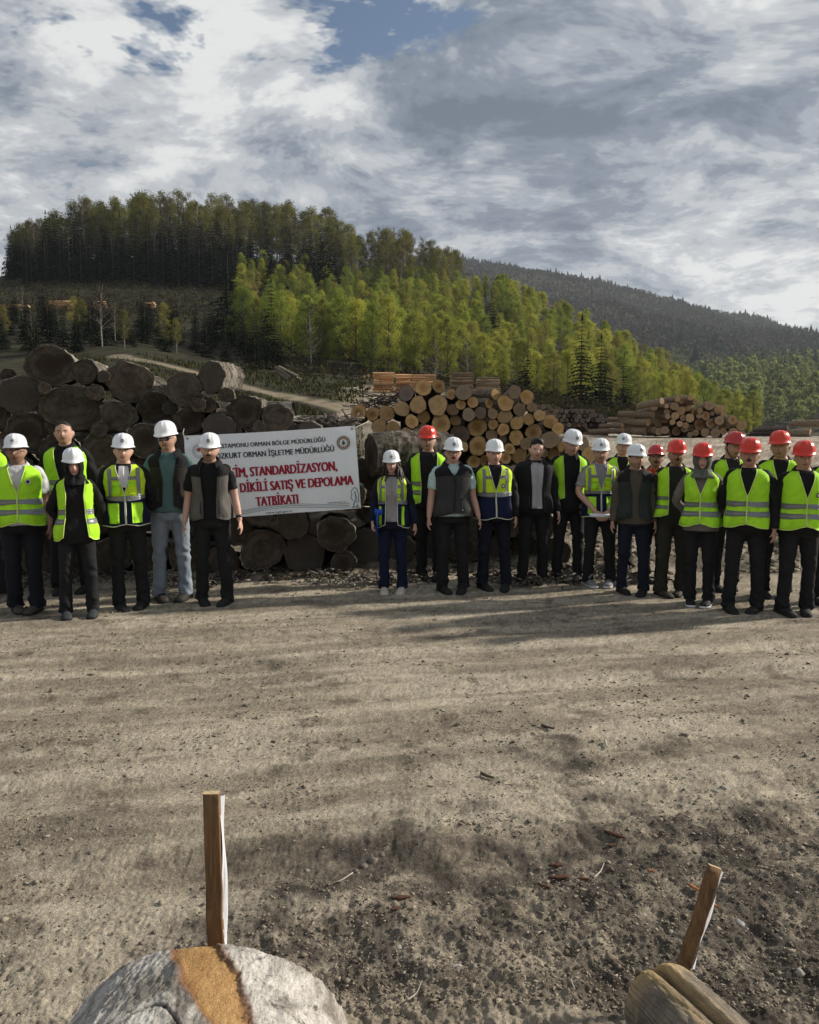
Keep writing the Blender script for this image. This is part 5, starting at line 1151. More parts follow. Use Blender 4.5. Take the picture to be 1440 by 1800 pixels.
def hard_hat(parent, mat, emblem, tilt=0.0, strap=False, c=HC, ridges=1.0):
    g = 0.052; th = np.linspace(0, 2 * np.pi, 56, endpoint=False); rows = []
    ct, st = np.cos(th), np.sin(th)
    def ring(a, bf, bb, z, rid=0.0):
        bump = rid * (np.exp(-(np.sin(th) / .16) ** 2) + .7 * np.exp(-((np.abs(np.sin(th)) - .52) / .10) ** 2) * (ct > -.9))
        b = np.where(ct > 0, bf, bb); return np.stack([(a + bump * .5) * st, -(b + bump * .3) * ct, np.full_like(th, z) + bump * .7], -1)
    peak = np.exp(-((np.arctan2(st, ct)) / .75) ** 2)
    def brim(out, z): return np.stack([(.118 + out * .55) * st, -(np.where(ct > 0, .140, .138) + out * (.35 + 1.9 * peak)) * ct, z - out * .25 * np.ones_like(th) - .012 * peak * out / .018], -1)
    rows.append(ring(.106, .128, .126, g + .000)); rows.append(brim(.012, g - .004)); rows.append(brim(.018, g - .004)); rows.append(brim(.018, g + .001)); rows.append(brim(.004, g + .006))
    for a, z in ((1.0, .012), (.995, .035), (.965, .060), (.90, .083), (.80, .102), (.66, .117), (.48, .128), (.28, .134), (.10, .136)):
        rows.append(ring(.114 * a, .136 * a, .136 * a, g + z, .010 * ridges * min(1, a * 1.2)))
    V = np.concatenate(rows); n = len(rows); V = np.concatenate([V, [[0, 0, g + .140]]]); k = np.arange(56); k2 = (k + 1) % 56
    F = [gridF(n, 56, True), np.stack([(n - 1) * 56 + k, (n - 1) * 56 + k2, np.full(56, n * 56)], -1).astype(np.int32)]
    R = np.array(Matrix.Rotation(tilt, 3, 'X')); T = lambda V: (V * (.91, .93, .97)) @ R.T + c
    h = obj('hard_hat', mesh_np('hard_hat', T(V), F, True), mat, parent)
    def onfront(x, z, o):   # point on the front of the dome
        zz_ = np.asarray(z) - g; s = np.interp(zz_, [.012, .035, .060, .083, .102], [1.0, .995, .965, .90, .80]); a, b = .114 * s, .136 * s
        return np.stack([np.asarray(x), -(b + o) * np.sqrt(np.clip(1 - (np.asarray(x) / a) ** 2, 0, 1)) - .003, np.asarray(z)], -1)
    if emblem:
        t_ = np.linspace(0, 2 * np.pi, 17)[:-1]; k = np.arange(16); k2 = (k + 1) % 16; cz = g + .058
        for r0, r1, m, o, nm in ((.0, .020, INK if emblem == 'dark' else INK_W, .004, 'emblem'), (.014, .017, INK_W if emblem == 'dark' else INK, .0065, 'emblem_ring'), (.0, .007, INK_W if emblem == 'dark' else INK, .0065, 'emblem_mark')):
            A = onfront(r1 * np.cos(t_), cz + r1 * np.sin(t_), o); B = onfront(r0 * np.cos(t_), cz + r0 * np.sin(t_), o)
            obj(nm, mesh_np(nm, T(np.concatenate([A, B])), np.stack([k, k2, 16 + k2, 16 + k], -1).astype(np.int32)), m, h)
    # dark headband seen under the brim
    hb = Bag(); hb.add(np.concatenate([T(np.stack([.094 * st, -.114 * ct, np.full_like(th, zz)], -1)) for zz in (g - .016, g + .004)]), gridF(2, 56, True)); obj('headband', hb.mesh('headband'), FRAME_M, h)
    if strap:
        for sg in (-1, 1): obj('chin_strap', Bag().add(*tube(spline([HC + (sg * .086, .0, .05), HC + (sg * .078, -.03, -.05), HC + (sg * .03, -.088, -.118), HC + (0, -.09, -.128)], 12), .005, 6)).mesh('chin_strap'), FRAME_M, h)
    return h
def face_parts(fig, root, body):
    d = fig.d; th = np.linspace(0, 2 * np.pi, 12, endpoint=False); k = np.arange(12); k2 = (k + 1) % 12
    ring_f = [np.stack([k, k2, 12 + k2, 12 + k], -1).astype(np.int32), np.stack([12 + k, 12 + k2, np.full(12, 24)], -1).astype(np.int32)]
    def blob(cx, cz, rx, rz, o, mat, nm, par, drop=0.0, bulge=.003):
        xs = np.concatenate([cx + rx * np.cos(th), cx + .55 * rx * np.cos(th), [cx]]); zs = np.concatenate([cz + rz * np.sin(th), cz + .55 * rz * np.sin(th), [cz]]) - drop * ((xs - cx) / rx) ** 2
        V = face_y(fig, xs, zs); V[:, 1] -= o; V[12:, 1] -= bulge; return obj(nm, mesh_np(nm, V, ring_f, True), mat, par)
    hairm = HAIR_BR if fig.sex == 'f' else HAIRM
    for sg in (-1, 1):
        if d.get('glasses') != 'sun':
            e = blob(sg * .031, .008, .0145, .0052, .001, EYE_W, 'eye', body); blob(sg * .031, .008, .0058, .0050, .004, EYE_D, 'iris', e)
        blob(sg * .033, .026, .019, .0038 if fig.sex == 'm' else .0026, .003, hairm, 'eyebrow', body, .004)
    blob(0, -.055, .0235 if fig.sex == 'm' else .021, .0062, .0015, plain('lips', tuple(np.array(d.get('skin', (.36, .20, .135))) * (.72, .46, .50)), .5, .3, .05), 'lips', body, .002)
    blob(0, -.0555, .021, .0016, .0055, plain('mouth_line', (.05, .018, .014), .6, .2, .05), 'mouth_line', body, .002, .001)
    if d.get('moustache'): blob(0, -.039, .030, .0078, .004, HAIRM, 'moustache', root, .010, .005)
    gl = d.get('glasses')
    if gl:
        e = None
        for sg in (-1, 1):
            c = HC + (sg * .033, -.106, .006); t2 = np.linspace(0, 2 * np.pi, 20, endpoint=False); rx, rz = (.027, .019)
            loop = np.stack([c[0] + rx * np.sign(np.cos(t2)) * np.abs(np.cos(t2)) ** .7, c[1] + .012 * np.abs((rx * np.cos(t2) * sg + .0) / rx), c[2] + rz * np.sign(np.sin(t2)) * np.abs(np.sin(t2)) ** .7], -1)
            if e is None:
                e = obj('spectacles', Bag().add(*tube([HC + (-.012, -.110, .012), HC + (0, -.114, .015), HC + (.012, -.110, .012)], .0022, 6)).mesh('spectacles'), FRAME_M, root)
            fr = np.concatenate([loop, loop[:2]]); obj('rim', Bag().add(*tube(fr, .0024 if gl == 'clear' else .003, 5, False)).mesh('rim'), FRAME_M, e)
            if gl == 'sun': obj('lens', mesh_np('lens', np.concatenate([loop, [c + (0, -.002, 0)]]), np.stack([np.arange(20), (np.arange(20) + 1) % 20, np.full(20, 20)], -1).astype(np.int32), True), LENS, e)
            obj('temple', Bag().add(*tube([c + (sg * .026, .012, .006), HC + (sg * .080, -.03, .012), HC + (sg * .082, .02, .004)], .0022, 5)).mesh('temple'), FRAME_M, e)
def hair_cap(fig, root, style):
    th = np.linspace(-np.pi, np.pi, 44, endpoint=False); ph = np.linspace(-.55, 1.5, 20)
    T_, P_ = np.meshgrid(th, ph); V = head_surface(T_, P_, fig) - HC
    z = V[..., 2]; front = np.clip(np.cos(T_), 0, 1)
    line = np.where(np.cos(T_) > .15, (.062 if style in ('helmet', 'long') else .078) + .012 * np.cos(T_ * 3), np.where(np.cos(T_) > -.25, .0 + .10 * np.clip(np.cos(T_), 0, 1), -.055))   # hairline height
    vol = {'buzz': .006, 'helmet': .007, 'full': .016, 'long': .014}[style]
    grow = smooth(0, .022, z - line + .006); top = smooth(.03, .11, z)
    o = (vol * (.55 + (1.0 if style == 'full' else .45) * top)) * grow - .006 * (1 - grow)
    nrm = V / (np.linalg.norm(V, axis=-1, keepdims=True) + 1e-9)
    nz_ = fbm(np.stack([T_.ravel() * 6, P_.ravel() * 9, 0 * T_.ravel() + fig.seed], -1), 3).reshape(T_.shape)
    V = V + nrm * (o + .004 * nz_ * grow * (2 if style == 'full' else 1))[..., None]
    if style == 'full': V[..., 2] += .012 * top * grow; V[..., 1] -= .010 * top * grow * front
    V = (V + HC).reshape(-1, 3); n = len(V); k = np.arange(44); k2 = (k + 1) % 44; V = np.concatenate([V, [V[-44:].mean(0) + (0, 0, .002)]])
    return obj('hair', mesh_np('hair', V, [gridF(20, 44, True), np.stack([19 * 44 + k, 19 * 44 + k2, np.full(44, n)], -1).astype(np.int32)], True), HAIRM if style != 'long' else HAIR_BR, root)
def long_hair(fig, root):
    bag = Bag(); rs = fig.rs
    for k in range(34):
        a = rs.uniform(.6, 2.6) * (1 if k % 4 else -1); s0 = HC + (math.sin(a) * .082, -math.cos(a) * .07 + .02, rs.uniform(-.02, .05)); p = [s0]
        for q in range(5): p.append(p[-1] + (math.sin(a) * .012 + rs.normal() * .012, -.008 + rs.normal() * .010, -.048))
        bag.add(*tube(spline(p, 12), np.linspace(.020, .009, 12), 6, True, .8))
    return obj('long_hair', bag.mesh('long_hair'), HAIR_BR, root)
def hijab(fig, root, mat):
    """scarf: hood round the face, folds gathered under the chin and over the shoulders"""
    th = np.linspace(0, 2 * np.pi, 49); rows = []
    for t in np.linspace(0, 1, 30):
        z = 1.43 + .32 * t; hz = (z - HC[2])
        hood = (.099 * np.sqrt(np.clip(1 - (hz / .145) ** 2, .02, 1)), .124 * np.sqrt(np.clip(1 - (hz / .145) ** 2, .02, 1)))
        neck = (np.interp(z, [1.43, 1.45, 1.48, 1.52, 1.58], [.152, .138, .110, .090, .090]), np.interp(z, [1.43, 1.45, 1.48, 1.52, 1.58], [.158, .146, .120, .108, .112]))
        w = smooth(1.50, 1.57, z); a = neck[0] * (1 - w) + hood[0] * w; b = neck[1] * (1 - w) + hood[1] * w
        fold = .008 * np.sin(th * 5 + t * 9 + fig.seed) * (1 - w) + .004 * np.sin(th * 9 - t * 14) * (1 - .6 * w)
        x = (a + fold) * np.sin(th); y = -(b + fold) * np.cos(th) - .005 - .012 * w
        # open the hood round the face
        if w > .3:
            half = .055 * math.sqrt(max(0.0, 1 - ((hz + .018) / .098) ** 2)) if abs(hz + .018) < .098 else 0
            if half > 0:
                lim = math.asin(min(.98, half / a)); tt = lim + (2 * np.pi - 2 * lim) * np.linspace(0, 1, 49)
                x = (a + .004 * np.sin(tt * 7 - t * 9)) * np.sin(tt); y = -(b) * np.cos(tt) - .017
                fy = -(.094) * np.cos(tt) * .96 - .022
        rows.append(np.stack([x, y, np.full_like(th, z)], -1))
    V = np.concatenate(rows); g = gridF(30, 49)
    # leave the face open: the first and last columns are apart only where the hood is open
    o = obj('headscarf', mesh_np('headscarf', V, g, True), mat, root); so = o.modifiers.new('thickness', 'SOLIDIFY'); so.thickness = .006; return o
def shoe(root, A, yaw, mat, sole, sneaker=False):
    R = np.array(Matrix.Rotation(yaw, 3, 'Z')); rows, srows = [], []; prof = [(.075, .026, .085), (.050, .036, .100), (.010, .038, .105), (-.03, .038, .098), (-.07, .042, .078), (-.115, .047, .062), (-.16, .047, .052), (-.195, .038, .042), (-.212, .020, .028)]
    th = np.linspace(0, 2 * np.pi, 18, endpoint=False)
    for y, w, h in prof:
        cz = .018; zz = np.where(np.sin(th) > 0, cz + (h - cz) * np.clip(np.sin(th), 0, 1) ** .7, cz + .006 * np.sin(th)); rows.append(np.stack([w * np.cos(th), np.full_like(th, y), zz], -1))
        srows.append(np.stack([(w + .004) * np.sign(np.cos(th)) * np.abs(np.cos(th)) ** .6, np.full_like(th, y * 1.015 - .002), .013 + .013 * np.sign(np.sin(th)) * np.abs(np.sin(th)) ** .5], -1))
    def close(rows):
        V = np.concatenate(rows); n, m = len(rows), 18; k = np.arange(m); k2 = (k + 1) % m; c0, c1 = rows[0].mean(0), rows[-1].mean(0)
        return np.concatenate([V, [c0], [c1]]), [gridF(n, m, True), np.stack([np.full(m, n * m), k2, k], -1).astype(np.int32), np.stack([np.full(m, n * m + 1), (n - 1) * m + k, (n - 1) * m + k2], -1).astype(np.int32)]
    loc = np.array([A[0], A[1], 0]); rows = [q * (1.12, 1.10, 1.12) for q in rows]; srows = [q * (1.12, 1.10, 1.0) for q in srows]; V, F = close(rows); s = obj('shoe', mesh_np('shoe', V @ R.T + loc, F, True), mat, root)
    V, F = close(srows); obj('sole', mesh_np('sole', V @ R.T + loc, F, True), sole, s)
    lace = Bag()
    for q in range(4): y = -.045 - .022 * q; h = np.interp(-y, [.03, .07, .115, .16], [.098, .078, .062, .052]); lace.add(*tube([(np.array([-.02, y, h - .004]) @ R.T) + loc, (np.array([0, y - .004, h + .004]) @ R.T) + loc, (np.array([.02, y, h - .004]) @ R.T) + loc], .0028, 5))
    obj('laces', lace.mesh('laces'), plain('lace', (.12, .12, .12) if not sneaker else (.5, .5, .5), .8, .2), s)
def collar(fig, root, mat, h=.03, open_=.5, off=.012, z=1.485):
    tt = np.linspace(open_, 2 * np.pi - open_, 36); rows = []
    for q, (dz, do) in enumerate(((-.012, .016), (.010, .012), (h, .009), (h + .002, .014), (.004, .026), (-.016, .034))):
        a, b = fig.ab(np.full_like(tt, z + max(dz, 0))); a, b = np.minimum(a, .078), np.minimum(b, .074); slope = -.030 * np.cos(tt)
        rows.append(np.stack([(a + off + do) * np.sin(tt), -(b + off + do) * np.cos(tt) - .016, z + dz + slope * .8 - .012 * np.cos(tt)], -1))
    return obj('collar', mesh_np('collar', np.concatenate(rows), gridF(6, 36), True), mat, root)

def build_person(d):
    """d: where the person stands in the photograph, their clothes and pose"""
    foot = G(d['px'], d['feet']); Y = foot.y + .16; x = (d['px'] - CX) / FPX * Y; gzv = gz(x, Y)
    top = P(d['px'], d['top'], Y).z - gzv; s = top / (1.618 + (.188 if d.get('hat') else .136))
    fig = Fig(d); rs = fig.rs
    root = empty('person', (x, Y, gzv - .004), math.atan2(-x, Y) * .55 + d.get('yaw', 0)); root.scale = (s, s, s); root.rotation_euler[1] = float(np.random.RandomState(d['seed'] + 5).normal() * .012)
    tag(root, d['label'], 'person', 'people lined up before the logs')
    tone = np.array(d.get('skin', (.36, .20, .135))); tone = (tone * .86 + tone.mean() * .14) * 1.32
    # --- body
    body = obj('body', bpy.data.meshes.new('body'), None, root)
    def body_done(me, co, nr):
        set_co(me, co); q = fig.ht(co, True) - HC; c = np.repeat(tone[None], len(co), 0)
        fr = (q[:, 1] < -.03)
        lips = np.exp(-((q[:, 0]) / .021) ** 4 - ((q[:, 2] + .054) / .0075) ** 2) * fr; c = c * (1 - lips[:, None] * .55) + np.array((.26, .075, .065)) * tone.mean() / .23 * lips[:, None] * .55
        mouth = np.exp(-((q[:, 0]) / .020) ** 4 - ((q[:, 2] + .054) / .003) ** 2) * fr; c *= (1 - .5 * mouth[:, None])
        stub = d.get('beard', 0) * smooth(-.030, -.050, q[:, 2]) * smooth(-.16, -.12, q[:, 2]) * smooth(.04, -.02, q[:, 1]) * (1 - .6 * lips); c = c * (1 - stub[:, None]) + np.array((.035, .024, .018)) * stub[:, None]
        cheek = np.exp(-((np.abs(q[:, 0]) - .042) / .02) ** 2 - ((q[:, 2] + .022) / .022) ** 2) * fr * .18; c = c * (1 + cheek[:, None] * np.array((.25, -.15, -.15)))
        buzz = smooth(.045, .07, q[:, 2] + .35 * np.clip(q[:, 1], 0, 1)) * (.0 if d.get('hat') else .0); c = c * (1 - buzz[:, None])
        cattr(me, 'tone', np.clip(c, 0, 1)); me.materials.clear(); me.materials.append(SKIN); old = body.data; body.data = me; bpy.data.meshes.remove(old)
    queue_remesh(body_pieces(fig), .0112, body_done)
    kids0 = set(root.children_recursive); face_parts(fig, root, body); head_kids = [o for o in root.children_recursive if o not in kids0]
    # --- trousers
    tro = obj('trousers', bpy.data.meshes.new('trousers'), None, root); tm = fabric(*d['trousers'])
    def tro_done(me, co, nr):
        z = co[:, 2]; k = .35 + 1.1 * np.exp(-((z - .50) / .10) ** 2) + 1.5 * np.exp(-((z - .10) / .12) ** 2) + .5 * np.exp(-((z - .84) / .06) ** 2)
        w = fbm(np.stack([co[:, 0] * 7 + fig.seed, co[:, 1] * 7, z * 16 + co[:, 0] * 9], -1), 3, .55); set_co(me, co + nr * (w * .016 * k)[:, None])
        me.materials.clear(); me.materials.append(tm); old = tro.data; tro.data = me; bpy.data.meshes.remove(old)
    queue_remesh(leg_pieces(fig, d.get('loose', .008)), .015, tro_done)
    # --- shirt or jacket
    sl, sname, scol = d['top_wear'][:3]; off = d.get('top_off', .012 if sl == 'short' else .017); z0 = d.get('top_hem', .90 if sl == 'short' else .85)
    shirt = obj(d.get('top_name', 'shirt'), bpy.data.meshes.new('shirt'), None, root); smt = fabric(sname, scol)
    def top_done(me, co, nr):
        z = co[:, 2]; arm = smooth(.19, .23, np.abs(co[:, 0])); w = fbm(np.stack([co[:, 0] * 6 + fig.seed * 2, co[:, 1] * 6, z * (9 + 6 * 0) + co[:, 0] * 6], -1), 3, .55)
        set_co(me, co + nr * (w * (.010 + .012 * arm))[:, None]); me.materials.clear(); me.materials.append(smt); old = shirt.data; shirt.data = me; bpy.data.meshes.remove(old)
    queue_remesh(top_pieces(fig, sl, off, z0), .0138, top_done)
    if d.get('collar', True): collar(fig, shirt, fabric(*d['collar_mat']) if d.get('collar_mat') else smt, d.get('collar_h', .03), d.get('collar_open', .45), off * .4)
    F0 = .009
    # an open jacket or an under-layer shows a panel down the front
    if d.get('front'):
        fn, fc, fw = d['front'][:3]; b = Bag()
        for sd_ in (-1, 1): b.add(*patch(fig, 0.0, fw, d['front'][3] if len(d['front']) > 3 else .92, 1.475, off + .008, sd_, F0, 8, 16))
        add_part('shirt_front', b, fabric(fn, fc), shirt)
    # --- vest
    v = d.get('vest')
    if v:
        vo = off + .015; fold = .016; zb, zt = v.get('hem', .90), v.get('top', 1.487); zv = v.get('v', 1.20); gap = v.get('gap', .004); kind = v['kind']
        wneck = v.get('neck', .082)
        x_in = lambda z: np.where(np.asarray(z) > zv, gap + (wneck - gap) * np.clip((np.asarray(z) - zv) / (1.47 - zv), 0, 1) ** .85, gap + v.get('flare', 0) * np.clip((zv - np.asarray(z)) / (zv - zb), 0, 1))
        split = v.get('split'); main = v['mat']; root_v = None; edges = {}
        def halves(name, za, zc, mat, hem, par):
            b = Bag()
            for sd_ in (-1, 1):
                V, F, grid = shell(fig, name, mat, par, za, zc, x_in, vo, sd_, fold, hem, 20, 18); b.add(V, F); edges.setdefault(sd_, []).append(grid)
            return add_part(name, b, mat, par)
        if split:
            root_v = halves('vest', split, zt, main, 0, root); halves('lower_panel', zb, split + .002, v.get('low', NAVY), v.get('round', .03), root_v)
        else: root_v = halves('vest', zb, zt, main, v.get('round', .03), root)
        tag(root_v, v.get('label'))
        if kind in ('simple', 'engineer'):
            pm = PIPE if kind == 'simple' else PIPE_W
            for sd_ in (-1, 1):   # bound edges
                gs = edges[sd_]; line = gs[0][:, 0] if not split else np.concatenate([gs[1][:, 0], gs[0][1:, 0]]); hemline = (gs[0] if not split else gs[1])[0, :]
                pts = np.concatenate([hemline[::-1], line[1:]]); obj('piping', Bag().add(*tube(pts, .0052, 5)).mesh('piping'), pm, root_v)
            if kind == 'simple':
                for zc in v.get('bands', (1.135, 1.035)): add_part('reflective_band', wrap(fig, zc - .024, zc + .024, vo + .0045, fold, x_in), REFL, root_v)
                if v.get('tab', True) and gap < .02: add_part('fastener_tab', patch(fig, 0, .012, 1.06, 1.10, vo + .006, 1, fold, 3, 3), PIPE, root_v)
            else:
                add_part('reflective_band', wrap(fig, split - .004, split + .040, vo + .0045, fold, x_in), REFL, root_v)
                for sd_ in (-1, 1):
                    add_part('shoulder_band', patch(fig, .118, .152, split + .04, 1.452, vo + .0045, sd_, fold, 5, 14), REFL, root_v)
                    add_part('chest_band', patch(fig, np.clip(gap + .035, .04, .075), .118, 1.335, 1.370, vo + .0045, sd_, fold, 6, 3), REFL, root_v)
                    if v.get('pockets', True):
                        add_part('chest_pocket', patch(fig, max(.035, gap + .012), .108, split + .055, 1.30, vo + .009, sd_, fold, 6, 6), NEON_Y if sd_ > 0 else NEON, root_v)
                        add_part('pocket_flap', patch(fig, max(.035, gap + .012), .108, 1.275, 1.312, vo + .013, sd_, fold, 6, 3), NEON, root_v)
                        if v.get('lowpockets', True): add_part('hip_pocket', patch(fig, gap + .055, .155, zb + .035, split - .03, vo + .008, sd_, fold, 7, 7), NEON, root_v)
        else:
            if v.get('yoke'):
                b = Bag()
                for sd_ in (-1, 1):
                    V, F, _ = shell(fig, 'yoke', None, None, 1.355, zt, x_in, vo + .004, sd_, fold, 0, 10, 18); b.add(V, F)
                add_part('yoke', b, fabric(*v['yoke']), root_v)
            collar(fig, root_v, fabric(*v['yoke']) if v.get('yoke') else main, .042, .62, vo * .75)
            if gap < .02: obj('zip', Bag().add(*tube(np.array([fig.torso(z, 0.0, vo + .003, fold) for z in np.linspace(zb + .02, 1.40, 18)]).reshape(-1, 3), .004, 5)).mesh('zip'), FRAME_M, root_v)
            for sd_ in (-1, 1): add_part('pocket_welt', patch(fig, .085, .095, zb + .06, zb + .20, vo + .004, sd_, fold, 3, 6, .9), FRAME_M, root_v)
        for (bx, bz, br, bk) in v.get('badges', ()):
            add_part('badge', disc(fig, bx, bz, br, vo + .012, fold), INK_W if bk == 'white' else INK, root_v); add_part('badge_mark', disc(fig, bx, bz, br * .62, vo + .015, fold), INK if bk == 'white' else INK_W, root_v)
    # --- head wear
    st = d.get('hair', 'helmet'); kids0 = set(root.children_recursive)
    if d.get('scarf'): hijab(fig, root, fabric(*d['scarf']))
    elif st: hair_cap(fig, root, st)
    if st == 'long': long_hair(fig, root)
    hats = {'white': HAT_W, 'red': HAT_R, 'yellow': HAT_Y, 'dark_red': HAT_D}
    if d.get('hat'): hard_hat(root, hats[d['hat']], d.get('emblem'), d.get('hat_tilt', float(rs.normal() * .05)), d.get('strap', False), HC + (0, -.004, .004 if not d.get('scarf') else .010), d.get('ridges', 1.0))
    head_kids += [o for o in root.children_recursive if o not in kids0]
    for o in head_kids: o.data.transform(fig.hm)
    # --- shoes
    shc = d.get('shoes', ('black_leather', (.018, .017, .016)))
    for sg, Hp, K, A in fig.legs(): shoe(root, A + (0, .02, 0), -sg * d.get('splay', .22), plain(shc[0], shc[1], .75, .25, .25, 40), SOLE_W if d.get('white_sole') else (plain('cream_sole', (.55, .5, .42), .8, .2) if d.get('cream_sole') else SOLE_D), d.get('white_sole', False))
    for sg, ps, S, E, Wr in fig.arms():
        if d.get('watch') == sg:
            a = (E - Wr) / np.linalg.norm(E - Wr); obj('watch', Bag().add(*tube([Wr + a * .03, Wr + a * .055], .034, 12)).mesh('watch'), d.get('watch_mat', FRAME_M), root)
    return root, fig

